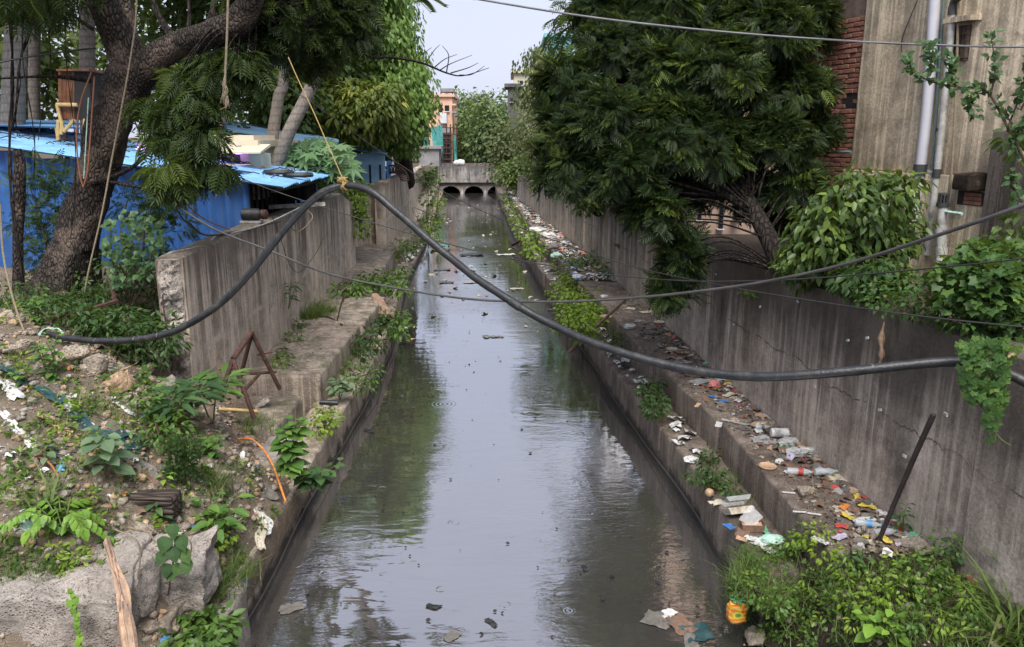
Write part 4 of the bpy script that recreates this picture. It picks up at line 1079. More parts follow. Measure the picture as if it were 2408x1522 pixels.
for i in range(110):
    x, y = vrnd(-9.2, -3.6), vrnd(12.4, 14.8); z = roofz(x, y) + 0.01; a = vrnd(0, 6.28); l = vrnd(0.08, 0.5)
    mb.tube([(x, y, z), (x + l * math.cos(a) * .5, y + l * math.sin(a) * .5, z + 0.03), (x + l * math.cos(a), y + l * math.sin(a), z)], 0.008, 4)
tag(mb.build('roof_debris', M['stick'], kind='stuff'), 'twigs and dead leaves lying on the blue shed roof', None)
for (u, v, lab) in [(655, 405, 'flattened black tyre lying on the blue shed roof'), (700, 398, 'crushed dark basket on the blue shed roof')]:
    q = at(u, v, 13.2); MBt = MB()
    ring = [(q[0] + 0.22 * math.cos(a), q[1] + 0.16 * math.sin(a), roofz(q[0], q[1]) + 0.03) for a in np.linspace(0, 6.28, 17)]
    tag(MBt.tube(ring, 0.04, 6, False).build('tyre', M['p_black'], None, True), lab, 'tyre')

t = thing('blue_shed', 'long far blue shed with a pale roof behind the palm trunks', 'shed', at(620, 380, 19))
q0, q1 = at(490, 300, 18.5), at(765, 358, 18.5)
for i in range(5):
    a = q0 + (q1 - q0) * i / 5; b = q0 + (q1 - q0) * (i + 1) / 5
    corr((a[0], 18.5, 1.7), (b[0] - a[0], 0, 0), (0, 0, min(a[2], b[2]) - 1.7), 0.3, 0.04, 0.6, 'wall_sheet', M['blue_mid'], t)
shed_roof(t, [at(480, 300, 18.2), at(790, 348, 18.2), at(800, 330, 23), at(540, 283, 23)], 3, M['blue_far'], 0.2, 0.03)
t = thing('blue_shed', 'small light blue shed with slit windows beyond the papaya leaves', 'shed', at(880, 425, 24))
a0, a1 = at(832, 345, 24.5), at(905, 357, 24.5)
for i in range(3):
    x0 = a0[0] + (a1[0] - a0[0]) * i / 3; x1 = a0[0] + (a1[0] - a0[0]) * (i + 1) / 3
    corr((x0, 24.5, 1.7), (x1 - x0, 0, 0), (0, 0, a1[2] - 1.75), 0.45, 0.012, 0.7, 'wall_sheet', M['blue_far'], t)
    MB().box(((x0 + x1) / 2, 24.46, 2.7), (0.06, 0.02, 0.9)).build('slit_window', M['dark_sheet'], t)
b1 = at(915, 372, 25.5)
corr((a1[0] + 0.02, 24.6, 1.7), (b1[0] - a1[0], 1.0, 0), (0, 0, 1.55), 0.3, 0.03, 0.6, 'side_sheet', M['blue_mid'], t)
shed_roof(t, [at(818, 350, 24.0), at(912, 364, 24.0), at(905, 350, 26.5), at(815, 340, 26.5)], 2, M['blue_far'], 0.25, 0.03)
corr(at(880, 350, 26.8), np.array([0.0, 0.0, 0.35]), at(925, 352, 26.8) - at(880, 350, 26.8), 0.2, 0.03, 0.5, 'roof_sheet', M['blue_mid'], t)
t = thing('blue_awning', 'low rusty-edged roof of another blue shed beside the rusty cabin', 'shed', at(60, 300, 13.6))
shed_roof(t, [at(-120, 292, 13.6), at(190, 300, 13.6), at(190, 284, 15.5), at(-120, 280, 15.5)], 2, M['blue_roof'])
for u in (-60, 60, 150): q = at(u, 300, 13.7); MB().box((q[0], q[1], 2.9), (0.06, 0.06, 2.3)).build('post', M['rust'], t)

# cream house with awning and violet lamps
t = thing('cream_house', 'cream flat-roofed house with an awning behind the near blue shed', 'house', at(560, 400, 14.5))
y0 = 14.3
def bxu(u0, u1, v0, v1, d0, d1, name, m, par):
    p, q = at(u0, v1, d0), at(u1, v0, d0)
    return MB().box(((p[0] + q[0]) / 2, (d0 + d1) / 2, (p[2] + q[2]) / 2), (q[0] - p[0], d1 - d0, q[2] - p[2])).build(name, m, par)
bxu(360, 598, 344, 470, y0, y0 + 2.5, 'wall', M['cream'], t)
bxu(350, 606, 330, 346, y0 - 0.15, y0 + 2.7, 'roof_slab', M['cream'], t)
bxu(380, 596, 318, 330, y0 + 0.3, y0 + 2.4, 'roof_parapet', M['cream'], t)
p, q = at(516, 349, y0 - 0.1), at(612, 342, y0 - 0.6)
MB().hexa([(p[0], y0 - .02, p[2] + .02), (q[0], y0 - .02, p[2] + .02), (q[0], y0 - .62, p[2] - .08), (p[0], y0 - .62, p[2] - .08)], [(p[0], y0 - .02, p[2] + .07), (q[0], y0 - .02, p[2] + .07), (q[0], y0 - .62, p[2] - .05), (p[0], y0 - .62, p[2] - .05)]).build('awning', M['cream'], t)
for u0, u1, v0, v1 in [(522, 540, 356, 384), (552, 562, 358, 388), (478, 500, 352, 378), (412, 430, 352, 380)]:
    w = bxu(u0, u1, v0, v1, y0 - 0.03, y0 + 0.05, 'window', M['glass'], t); bxu(u0 - 3, u1 + 3, v1, v1 + 4, y0 - 0.06, y0 + 0.05, 'sill', M['cream'], w)
bxu(568, 584, 350, 400, y0 - 0.12, y0 - 0.002, 'pilaster', M['cream'], t)
bxu(588, 612, 362, 400, y0 - 0.3, y0 + .3, 'side_wall', M['cream'], t)
for u, v, lab in [(345, 352, 'violet lamp glowing behind the leaves of the old tree'), (515, 365, 'violet lamp below the cream awning'), (560, 356, 'violet lamp on the cream pilaster')]:
    t2 = thing('lamp', lab, 'lamp', at(u, v, y0 - 0.3), 'violet lamps on the cream house')
    c = Vector(at(u, v, y0 - 0.25))
    for k in range(3 if u == 345 else 1):
        MB().lathe([(0.0, -0.05), (0.05, -0.045), (0.065, -0.01), (0.055, 0.03), (0.02, 0.05)], c + Vector((0.13 * (k - 1) if u == 345 else 0, 0, 0)), seg=12).build('bulb', M['lamp'], t2, True)
    MB().box(c + Vector((0, 0.06, 0.08)), (0.3 if u == 345 else 0.08, 0.14, 0.04)).build('fixture', M['pvc_old'], t2)
t = thing('tiled_roof', 'lilac ribbed roof beside the cream house', 'roof', at(630, 380, 17))
shed_roof(t, [at(600, 375, 16.3), at(660, 395, 16.3), at(655, 352, 18), at(600, 348, 18)], 1, M['p_lilac'], 0.16, 0.03)
for u in (605, 655): q = at(u, 385, 16.5); MB().box((q[0], q[1], 2.6), (0.08, 0.08, 1.5)).build('post', M['grey_wall'], t)

# rusty cabin on bamboo stand, upper left
t = thing('rusty_cabin', 'rusty sheet-metal cabin raised on a bamboo stand above the blue roof', 'cabin', at(165, 310, 13.2))
d0 = 13.0
for k in range(4): corr(at(137 + k * 9.5, 282, d0), at(137 + (k + 1) * 9.5, 282, d0) - at(137 + k * 9.5, 282, d0), at(137, 166, d0) - at(137, 282, d0), 0.07, 0.01, 0.5, 'side_sheet', M['rust_sheet'], t)
p = at(175, 282, d0); q = at(205, 166, d0)
MB().box(((p[0] + q[0]) / 2, d0 + .35, (p[2] + q[2]) / 2), (q[0] - p[0], 0.7, q[2] - p[2])).build('dark_side', M['dark_sheet'], t)
bxu(132, 208, 162, 167, d0 - 0.1, d0 + .8, 'roof', M['rust_sheet'], t)
for pa, pb in [((134, 246), (150, 310)), ((137, 282), (137, 320)), ((133, 246), (182, 247)), ((147, 284), (144, 316)), ((200, 280), (198, 330)), ((150, 310), (175, 282))]:
    MB().tube([at(*pa, d0 - .06), at(*pb, d0 - .06)], 0.03, 8).build('bamboo', M['bamboo'], t, True)
for u in (134, 200):
    q = at(u, 300, d0 + .3); MB().tube([(q[0], q[1], 1.9), (q[0], q[1], q[2])], 0.035, 8).build('bamboo', M['bamboo'], t, True)
for k, lab in enumerate(['orange hose looped down the side of the old tree', 'pale green hose hanging beside the old tree', 'second orange hose strand hanging beside the old tree']):
    pts_ = [[(215, 170), (190, 240), (180, 320), (186, 400), (195, 440)], [(208, 230), (203, 320), (197, 420)], [(222, 180), (214, 300), (206, 400), (196, 440)]][k]
    tag(MB().tube(cr([at(u, v, 9.05) for u, v in pts_], 6), 0.008 if k != 1 else 0.006, 7).build('hose', M['rope_b'] if k != 1 else M['p_mint'], None, True), lab, 'hose')
# utility pole and antenna mast behind the shed
t = thing('light_mast', 'pale mast with floodlights behind the palms', 'mast', at(178, 300, 30))
MB().tube([at(180, 340, 30), at(178, 90, 30)], 0.09, 8).build('pole', M['grey_wall'], t, True)
for u, v in [(165, 60), (185, 58)]: bxu(u, u + 14, v, v + 14, 29.9, 30.1, 'floodlight', M['pvc'], t)
MB().tube([at(155, 78, 30), at(205, 78, 30)], 0.05, 6).build('crossbar', M['grey_wall'], t, True)
tag(MB().tube([at(200, 310, 28), at(199, 92, 28)], 0.06, 8).build('white_pole', M['white_wall'], None, True), 'plain white pole standing behind the rusty cabin', 'pole')

# ------------------------------------------------------------------ tall stained building on the right
FX = lambda y: 4.62 - 0.35 * (y - 8.2)          # its face runs with the drain
ZB, ZT_ = 2.2, 6.6
bd = thing('stained_building', 'tall building with streaked tan plaster, drain pipes and bare brick', 'building', (5.5, 9, 2.3))
def face_box(y0, y1, z0, z1, proud, depth, name, m, par=None, amp=0.006):
    return rough_box(name, [(FX(y0) - proud, y0), (FX(y0) + depth, y0), (FX(y1) + depth, y1), (FX(y1) - proud, y1)], z0, z1, m, par or bd, 7, amp, 0.012, scale=3.0)
def fy(u):                                       # distance along the face of picture column u at mid height
    k = (u - 1204) / FOC
    lo_, hi_ = 3.0, 20.0
    for _ in range(40):
        mdy = (lo_ + hi_) / 2
        if FX(mdy) / (mdy * CP) > k: lo_ = mdy
        else: hi_ = mdy
    return mdy
def on_face(u, v, proud=0.0):
    r = ray(u, v); t_ = 4.0
    for _ in range(40):
        y = r[1] * t_; t_ = (FX(y) - proud) / r[0]
    return r * t_ + np.array([0, 0, CAMH])
ye = on_face(2008, 300)[1]                       # left edge of the plaster
zs = on_face(2080, 402)[2]
yn = 6.4
face_box(yn, ye, zs, ZT_, 0.0, 1.4, 'plaster_wall', M['plaster'])
face_box(yn, ye + 0.02, ZB - .4, zs - 0.004, 0.07, 1.4, 'plinth_wall', M['plaster'])
# window with grille and sunshade
wp0, wp1 = on_face(2248, 55), on_face(2287, 55); wz0, wz1 = on_face(2270, 142)[2], on_face(2270, 60)[2]
wyA, wyB = wp1[1], wp0[1]
def slab_on(y0, y1, z0, z1, proud, name, m, par, depth=0.01):
    return MB().hexa([(FX(y0) - proud, y0, z0), (FX(y0) + depth, y0, z0), (FX(y1) + depth, y1, z0), (FX(y1) - proud, y1, z0)],
                     [(FX(y0) - proud, y0, z1), (FX(y0) + depth, y0, z1), (FX(y1) + depth, y1, z1), (FX(y1) - proud, y1, z1)]).build(name, m, par)
wo = slab_on(wyA, wyB, wz0, wz1, 0.004, 'window', M['dark_sheet'], bd)
for i in range(5): yy = wyA + (wyB - wyA) * (i + .5) / 5; slab_on(yy - .012, yy + .012, wz0, wz1, 0.03, 'bar', M['stem_b'], wo)
for i in range(3): zz = wz0 + (wz1 - wz0) * (i + .3) / 3; slab_on(wyA, wyB, zz - .012, zz + .012, 0.036, 'bar', M['stem_b'], wo)
slab_on(wyA - .1, wyB + .02, wz1 + .03, wz1 + .08, 0.12, 'sunshade', M['plaster'], bd)
# hole in the plaster: a near-black slab paints its shade, bricks on it
hp = on_face(2300, 455); hy, hz = hp[1], hp[2]
ho = slab_on(hy - .16, hy + .14, hz - .12, hz + .02, 0.074, 'dark_hole_slab', M['dark_sheet'], bd)
for i in range(3): slab_on(hy - .13 + i * .005, hy + .06, hz - .11 + i * .042, hz - .075 + i * .042, 0.082, 'brick', M['brick'], ho)
rough_box('stub_beam', [(FX(hy) - 0.2, hy - .15), (FX(hy), hy - .15), (FX(hy) , hy + .15), (FX(hy) - 0.2, hy + .15)], hz + .03, hz + .2, M['soil_d'], bd, 4, 0.02, 0.02)
# recessed dark corner further right
face_box(yn - 0.6, fy(2372), ZB, 4.05, 0.16, 0.2, 'side_pier', M['wall_r'])
# brick return: each brick a piece of its own
y_b0, y_b1 = ye + 0.03, ye + 1.3
bw = rough_box('brick_backing', [(FX(y_b0) + 0.032, y_b0), (FX(y_b0) + 1.2, y_b0), (FX(y_b1) + 1.2, y_b1), (FX(y_b1) + 0.032, y_b1)], ZB, ZT_, M['mortar'], bd, 6, 0.004, 0.01)
bl, bh = 0.205, 0.058
me_b = []
for s in range(3):
    bm = bmesh.new(); bmesh.ops.create_cube(bm, size=1.0); bmesh.ops.scale(bm, vec=(0.06, bl - .010, bh - .008), verts=bm.verts)
    bmesh.ops.bevel(bm, geom=bm.edges[:], offset=0.007, segments=1, affect='EDGES')
    for v in bm.verts: v.co += noise.noise_vector(v.co * 30 + Vector((s * 9, 0, 0))) * 0.004
    me = bpy.data.meshes.new('brick'); bm.to_mesh(me); bm.free(); me.materials.append(M['brick']); me_b.append(me)
z = 3.25; row = 0; nb_ = 0
hole = on_face(1992, 235)
ang = math.atan(0.35)
while z < 5.35 and nb_ < 298:
    y = y_b0 + (0.1 if row % 2 else 0.0) - 0.02
    while y < y_b0 + 1.1:
        if not (abs(y - hole[1]) < 0.13 and abs(z - hole[2]) < 0.1) and random.random() > 0.015 and nb_ < 298:
            o = put('brick', random.choice(me_b), None, bd); nb_ += 1
            o.location = (FX(y) + 0.05 + vrnd(-.008, .006), y + vrnd(-.005, .005), z + vrnd(-.004, .004)); o.rotation_euler = (vrnd(-.03, .03), vrnd(-.06, .06), ang + vrnd(-.05, .05))
        y += bl * math.cos(ang)
    z += bh; row += 1
slab_on(hole[1] - .12, hole[1] + .12, hole[2] - .09, hole[2] + .09, -0.026, 'dark_hole_slab', M['dark_sheet'], bd, 0.04)  # near-black slab paints the shade in the brick gap
# drain pipes fixed to the face
def face_pipe(name, lab, pts, r, m, proud, par=None, n=6, fit=None):
    P = [on_face(u, v, proud) for u, v in pts]
    t_ = thing(name, lab, 'pipe', P[-1])
    MB().tube(cr(P, n) if len(P) > 2 else P, r, 14).build('pipe', m, t_, True)
    for u, v, L in (fit or []):
        q = on_face(u, v, proud); MB().tube([q + np.array([0, 0, -L / 2]), q + np.array([0, 0, L / 2])], r * 1.25, 14).build('socket', M['pipe_fit'] if r < 0.06 else m, t_, True)
    return t_
face_pipe('drain_pipe', 'thick pale plastic downpipe on the tan plaster', [(2205, -120), (2185, 200), (2165, 390), (2140, 560)], 0.056, M['pvc'], 0.09, fit=[(2163, 400, .12)])
tp = face_pipe('drain_pipe', 'weathered grey downpipe with dark collars on the tan plaster', [(2240, 35), (2222, 230), (2204, 400), (2180, 600)], 0.036, M['pvc_old'], 0.075, fit=[(2203, 408, .09), (2240, 26, .08)])
q = on_face(2203, 408, .075); MB().tube([q, q + np.array([0, .25, 0])], 0.03, 10).build('branch_pipe', M['pvc_old'], tp, True)
q = on_face(2240, 22, .075); MB().tube(cr([q, q + np.array([0, -.02, .07]), q + np.array([0, -.12, .11])], 5), 0.04, 12).build('elbow', M['pipe_fit'], tp, True)
face_pipe('water_pipe', 'thin teal water pipe between the two downpipes', [(2226, -100), (2205, 220), (2190, 420), (2172, 600)], 0.014, M['pipe_teal'], 0.05, fit=[(2204, 305, .03), (2190, 470, .03)])
face_pipe('hose', 'pale tan hose bowing out beside the grey downpipe', [(2248, -30), (2253, 30), (2246, 250), (2236, 420), (2222, 480), (2202, 520)], 0.012, M['rope_t'], 0.08)
face_pipe('cable_loop', 'thin dark wire looping over the upper plaster', [(2185, -60), (2145, 30), (2120, 100), (2128, 150)], 0.005, M['cable'], 0.03)
vp = on_face(2217, 480, .2); vb = on_face(2213, 600, .2)
t = thing('vent_pipe', 'short grey vent pipe with a slotted dark cowl and bottom elbow', 'pipe', vb)
MB().tube([vp, vb], 0.05, 16).build('pipe', M['pvc_old'], t, True)
for v in (540, 592): q = on_face(2214, v, .2); MB().tube([q + np.array([0, 0, .04]), q - np.array([0, 0, .04])], 0.058, 16).build('socket', M['pvc_old'], t, True)
for k in range(10):
    a = 2 * math.pi * k / 10; MB().box(Vector(vp) + Vector((0.043 * math.cos(a), 0.043 * math.sin(a), 0.05)), (0.02, 0.014, 0.1), Matrix.Rotation(a, 3, 'Z')).build('cowl_slat', M['pipe_fit'], t)
MB().lathe([(0.062, -0.03), (0.062, 0.012), (0.0, 0.012)], vp, seg=16).build('cowl_collar', M['pipe_fit'], t)
MB().lathe([(0.05, 0.09), (0.05, 0.11), (0.0, 0.12)], vp, seg=16).build('cowl_cap', M['pipe_fit'], t)
MB().tube(cr([vb, np.array(vb) + [0, -.02, -.08], np.array(vb) + [0, -.1, -.14], np.array(vb) + [0, -.2, -.15]], 5), 0.056, 14).build('elbow', M['pvc_old'], t, True)
q = on_face(2215, 497, .2); MB().tube([q, q + np.array([0.05, -.28, 0])], 0.016, 8).build('branch_pipe', M['p_mint'], t, True)
tag(MB().tube([on_face(1938, 358, .12), on_face(2002, 358, .12)], 0.018, 8).build('water_pipe', M['pipe_teal'], None, True), 'short level teal pipe across the foot of the bare brick', 'pipe')

# ------------------------------------------------------------------ buildings further off
def house(name, lab, u0, u1, v0, v1, d0, dep, m, wins=(), roof=None, cat='building'):
    t_ = thing(name, lab, cat, at((u0 + u1) / 2, 400, d0))
    p, q = at(u0, v1, d0), at(u1, v0, d0)
    MB().box(((p[0] + q[0]) / 2, d0 + dep / 2, (1.0 + q[2]) / 2), (q[0] - p[0], dep, q[2] - 1.0)).build('wall', m, t_)
    MB().box(((p[0] + q[0]) / 2, d0 + dep / 2, q[2] + .1), (q[0] - p[0] + .4, dep + .4, 0.2)).build('roof', roof or m, t_)
    for a, b, c, e in wins:
        w_ = bxu(a, b, c, e, d0 - 0.06, d0 + 0.04, 'window', M['glass'], t_)
        bxu(a - 1.5, b + 1.5, e, e + 1.5, d0 - 0.16, d0 - 0.0, 'sill', M['white_wall'], w_)
    return t_
pt = house('peach_house', 'peach house with scaffolding and teal safety net beyond the bridge', 1010, 1063, 228, 390, 66, 6, M['peach'], [(1031, 1040, 246, 265), (1046, 1056, 248, 262)], M['peach'])
bxu(1035, 1066, 208, 216, 66, 68, 'roof_canopy', M['grey_wall'], pt)
for u in (1037, 1064): MB().tube([at(u, 232, 66.1), at(u, 212, 66.1)], 0.05, 6).build('canopy_post', M['rust'], pt)
bxu(1035, 1050, 266, 290, 65.4, 65.98, 'water_tank', M['white_wall'], pt)
bxu(1063, 1072, 244, 248, 65.6, 67, 'balcony', M['peach'], pt)
bxu(1063, 1074, 262, 266, 65.6, 67, 'balcony', M['grey_wall'], pt)
bxu(1022, 1060, 300, 390, 65.5, 65.99, 'lower_wall', M['grey_wall'], pt)
for i in range(6): bxu(1040, 1058, 312 + i * 12, 315 + i * 12, 64.9, 65.48, 'stair_slab', M['bridge'], pt)
sc_ = thing('scaffolding', 'rusty pole scaffolding in front of the peach house', 'scaffolding', at(1062, 392, 64.5))
for u in (1038, 1050, 1059, 1066, 1074):
    MB().tube([at(u, 392, 64.5), at(u, 292, 64.5)], 0.05, 6).build('standard', M['rust'], sc_)
for v in (300, 316, 332, 348, 362, 376): MB().tube([at(1035, v, 64.45), at(1078, v + 1, 64.45)], 0.04, 6).build('ledger', M['rust'], sc_)
for k, (poly, lab) in enumerate([([(1012, 300), (1040, 294), (1042, 345), (1036, 392), (1030, 392), (1026, 350), (1018, 340)], 'torn teal safety net hanging in front of the peach house'), ([(1066, 318), (1072, 318), (1076, 390), (1068, 392)], 'narrow strip of teal net on the scaffolding'), ([(993, 320), (1012, 330), (1006, 372), (996, 360)], 'loose teal net among the creeper beside the peach house')]):
    V = [at(u, v, 64.1 + 0.25 * math.sin(u * .7 + v * .3)) for u, v in poly]; c = np.mean(V, 0); c[1] += 0.3
    n = len(V); back = [q + np.array([0, 0.03, 0]) for q in V]
    fs_ = [(i, (i + 1) % n, n) for i in range(n)]
    tag(MB().add(list(V) + [c], fs_).build('safety_net', M['net'], None), lab, 'net')
house('grey_shed', 'grey blockwork wall beside the bridge under the creeper-clad tree', 985, 1032, 350, 395, 61.5, 2, M['grey_wall'])
house('teal_building', 'teal-topped building showing above the trees on the right', 1285, 1350, 88, 400, 45, 6, M['teal_wall'], [(1296, 1304, 112, 124), (1312, 1326, 112, 124)], M['teal_wall'])
house('yellow_building', 'pale yellow building behind the creeper-hung tree', 1208, 1290, 172, 400, 52, 6, M['cream'], [(1222, 1230, 190, 200)], M['cream'])
house('slab_building', 'narrow bare concrete tower behind the creeper-hung tree', 1194, 1218, 205, 400, 50, 3, M['bridge'], [(1200, 1206, 230, 240)])
house('grey_building', 'pale grey building with a sheet wall above the large tree', 1440, 1520, -40, 400, 24, 5, M['white_wall'], [(1455, 1470, 2, 22)], M['grey_wall'])
house('pink_building', 'pale pink building half hidden behind the trunk of the large tree', 1600, 1860, 150, 600, 13.6, 1.2, M['pink'], [(1690, 1704, 470, 540), (1725, 1740, 470, 520), (1640, 1652, 470, 520)], M['pink'])
house('pale_building', 'pale house seen between the trees behind the blue far shed', 800, 905, 290, 400, 34, 5, M['white_wall'], [(840, 850, 310, 325)])
# things on the bridge
for k, (u, v, r_, lab) in enumerate([(1084, 386, .32, 'larger white sack bundle resting on the bridge parapet'), (1074, 388, .27, 'smaller white sack bundle leaning on the larger one')]):
    bm = bmesh.new(); bmesh.ops.create_icosphere(bm, subdivisions=3, radius=r_)
    for vv in bm.verts: vv.co += noise.noise_vector(vv.co * 4 + Vector((k * 5, 0, 0))) * 0.12 * r_ * 2; vv.co.z *= .8
    me = bpy.data.meshes.new('white_sack'); bm.to_mesh(me); bm.free(); o = put('white_sack', me, M['p_white']); o.location = Vector(at(u, v, 57.1)); o.location.z = 1.93 + r_ * .72
    me.polygons.foreach_set('use_smooth', np.ones(len(me.polygons), dtype=bool)); tag(o, lab, 'sack')
for u, lab in [(1150, 'dark parked motorcycle behind the parapet at the right end'), (1128, 'dark parked motorcycle behind the middle of the parapet'), (1108, 'dark parked motorcycle nearest the white sacks')]:
    q = at(u, 388, 60); t_ = thing('motorcycle', lab, 'motorcycle', (q[0], 60, 0.98))
    for s in (-.62, .62):
        ring = [(q[0] + s + 0.27 * math.cos(a), 60, 1.28 + 0.27 * math.sin(a)) for a in np.linspace(0, 6.28, 17)]
        MB().tube(ring, 0.05, 6, False).build('wheel', M['p_black'], t_, True)
    MB().tube(cr([(q[0] - .6, 60, 1.45), (q[0] - .1, 60, 1.75), (q[0] + .3, 60, 1.8), (q[0] + .5, 60, 1.7)], 4), [.06, .1, .12, .14, .16, .16, .17, .16, .15, .14, .12, .1, .08], 8).build('body', M['p_black'], t_, True)
    MB().tube([(q[0] + .62, 60, 1.28), (q[0] + .45, 60, 1.98)], 0.035, 6).build('fork', M['cable_grey'], t_)
    MB().tube([(q[0] + .42, 59.7, 2.02), (q[0] + .42, 60.3, 2.02)], 0.02, 6).build('handlebar', M['cable'], t_)
    MB().box((q[0] - .2, 60, 1.9), (.6, .24, .1)).build('seat', M['p_brown'], t_)
# the wooden cable reel lying on the far wall
rc = at(925, 425, 25); t = thing('wooden_reel', 'half-sunk slatted wooden reel behind the top of the far grey wall', 'reel', rc)
V = []
for k in range(22):
    a = math.pi * k / 21; c, s_ = math.cos(a), math.sin(a); MB().box(Vector(rc) + Vector((0.36 * c, 0.0, 0.36 * s_)), (0.2, 0.05, 0.035), Matrix.Rotation(-a, 3, 'Y')).build('slat', M['wood'], t)
MB().tube([Vector(rc) + Vector((0.47 * math.cos(a), 0, 0.47 * math.sin(a))) for a in np.linspace(0, math.pi, 20)], 0.03, 6).build('rim', M['rust'], t, True)
MB().tube([Vector(rc) + Vector((0.24 * math.cos(a), 0, 0.24 * math.sin(a))) for a in np.linspace(0, math.pi, 16)], 0.025, 6).build('hub_ring', M['rust'], t, True)

# ------------------------------------------------------------------ the black pipe sagging across the drain, cables and ropes
def line(name, label, cat, pts, r, m, n=8, seg=8, group=None):
    return tag(MB().tube(cr([at(*q) for q in pts], n), r, seg).build(name, m, None, True), label, cat, group)
BP = cr([at(*q) for q in
     [(95, 782, 7.55), (160, 795, 7.4), (250, 802, 7.3), (340, 797, 7.25), (430, 770, 7.2), (520, 712, 7.15), (590, 640, 7.1), (650, 565, 7.1), (710, 495, 7.1), (760, 452, 7.1), (815, 437, 7.1), (870, 450, 7.0), (925, 492, 6.9), (985, 545, 6.75), (1050, 600, 6.6), (1120, 655, 6.4), (1200, 708, 6.2), (1300, 765, 6.0),
      (1400, 808, 5.75), (1500, 842, 5.55), (1600, 866, 5.4), (1700, 881, 5.25), (1800, 886, 5.1), (1900, 883, 4.98), (2000, 873, 4.9), (2100, 861, 4.85), (2200, 852, 4.8), (2280, 853, 4.75), (2340, 866, 4.7), (2420, 905, 4.6), (2500, 960, 4.5), (2640, 1090, 4.3), (2740, 1280, 4.1), (2800, 1500, 3.9), (2850, 1800, 3.7)]], 8)
BP += np.array([noise.noise_vector(Vector(q) * 3.0) * 0.006 for q in BP])
bpt = thing('black_pipe', 'thick black plastic pipe arching and sagging across the drain', 'pipe', BP[0])
MB().tube(BP, [0.0325 * (1 + .03 * math.sin(i * 1.7) + .02 * math.sin(i * .37)) for i in range(len(BP))], 16).build('pipe', M['hdpe'], bpt, True)
for k in (14, 18, 22, 23, 27, 118, 139, 163, 196):           # pale scuffs where it has rubbed
    mbs = MB(); a0 = random.uniform(2.2, 3.8); t_ = norm(BP[k + 1] - BP[k - 1]); x_ = norm(np.cross(t_, [0, 0, 1.0])); y_ = np.cross(x_, t_)
    mbs.tube([BP[k] + (x_ * math.sin(a) - y_ * math.cos(a)) * .0333 + t_ * .004 * math.sin(a * 3) for a in np.linspace(a0 - .7, a0 + .5, 7)], .0016, 4).build('scuff', M['pvc_old'], bpt)
MB().tube([BP[128], BP[129], BP[130]], .0365, 16).build('coupling', M['p_black'], bpt, True)
line('grey_cable', 'thick grey cable rising to the right across the stained wall', 'cable',
     [(345, 425, 8.7), (375, 452, 8.5), (440, 500, 8.2), (515, 544, 8.0), (635, 590, 7.8), (760, 640, 7.5), (900, 672, 7.3), (1100, 703, 7.0), (1300, 710, 6.6), (1500, 700, 6.1), (1700, 678, 5.6), (1840, 655, 5.2), (2000, 618, 4.8), (2200, 555, 4.3), (2420, 478, 3.9), (2900, 300, 3.5), (3600, 40, 3.2)], 0.011, M['cable_grey'])
line('thin_cable', 'thin dark cable from the near blue shed falling towards the creeper', 'cable',
     [(330, 300, 9.0), (480, 380, 9.0), (620, 440, 9.0), (800, 500, 8.8), (1000, 560, 8.5), (1200, 608, 8.2), (1400, 642, 7.6), (1600, 660, 7.0), (1800, 660, 6.4), (2000, 648, 5.8), (2200, 630, 5.2), (2420, 606, 4.7), (2900, 540, 4.2), (3600, 440, 3.8)], 0.0055, M['cable'])
line('thin_cable', 'thin dark cable dropping from the palms to the wall creeper on the right', 'cable',
     [(610, 160, 12), (760, 260, 11), (900, 360, 10.2), (1050, 455, 9.4), (1200, 525, 8.6), (1350, 582, 8.0), (1500, 630, 7.4), (1700, 672, 6.4), (1900, 706, 5.6), (2150, 742, 4.9), (2420, 770, 4.4), (2800, 800, 4.0), (3300, 830, 3.7)], 0.005, M['cable'])
line('overhead_line', 'silvery overhead line crossing the sky and the large tree', 'cable',
     [(-900, -560, 6.5), (300, -220, 6.5), (1040, -22, 6.5), (1135, 0, 6.5), (1400, 42, 6.5), (1700, 75, 6.5), (2000, 97, 6.5), (2200, 106, 6.5), (2420, 111, 6.5), (3000, 110, 6.5), (4200, 60, 6.5)], 0.008, M['wire_silver'])
line('thin_cable', 'dark cable crossing the palm trunks at the upper left', 'cable', [(-20, 150, 8.6), (80, 132, 8.8), (180, 118, 9.0), (225, 114, 9.2)], 0.009, M['cable'])
line('thin_cable', 'reddish cable sagging in front of the blue shed wall onto the grey wall', 'cable', [(405, 420, 8.8), (430, 470, 8.9), (480, 515, 9.3), (540, 540, 10.0)], 0.008, M['rope_b'])
line('thin_cable', 'black cable dropping steeply from the branch in front of the blue wall', 'cable', [(372, 400, 8.6), (395, 440, 8.6), (420, 500, 8.6), (445, 530, 8.9)], 0.009, M['cable'])
line('pale_pipe', 'pale thin conduit lying along the top of the grey wall', 'pipe', [(370, 618, 8.45), (400, 595, 8.6), (450, 585, 9.0), (490, 572, 9.5), (510, 555, 9.9), (560, 545, 10.4), (640, 520, 11.4), (760, 460, 14.0)], 0.012, M['pvc_old'])
line('cable_loop', 'brown cables looped over the face of the grey wall', 'cable', [(690, 480, 13.2), (715, 490, 13.1), (735, 512, 13.0), (700, 545, 12.6), (670, 520, 12.3), (640, 525, 11.5)], 0.009, M['rope_t'])
line('cable_loop', 'thin wire hanging in a deep loop down the grey wall', 'cable', [(640, 510, 11.4), (660, 560, 11.6), (680, 620, 11.9), (705, 640, 12.3), (740, 600, 13.0), (760, 560, 13.6)], 0.005, M['cable'])
line('thin_cable', 'black cable running along the near part of the wall top', 'cable', [(440, 520, 8.9), (480, 552, 9.4), (540, 548, 10.2), (600, 535, 10.9), (660, 520, 11.6)], 0.012, M['cable'])
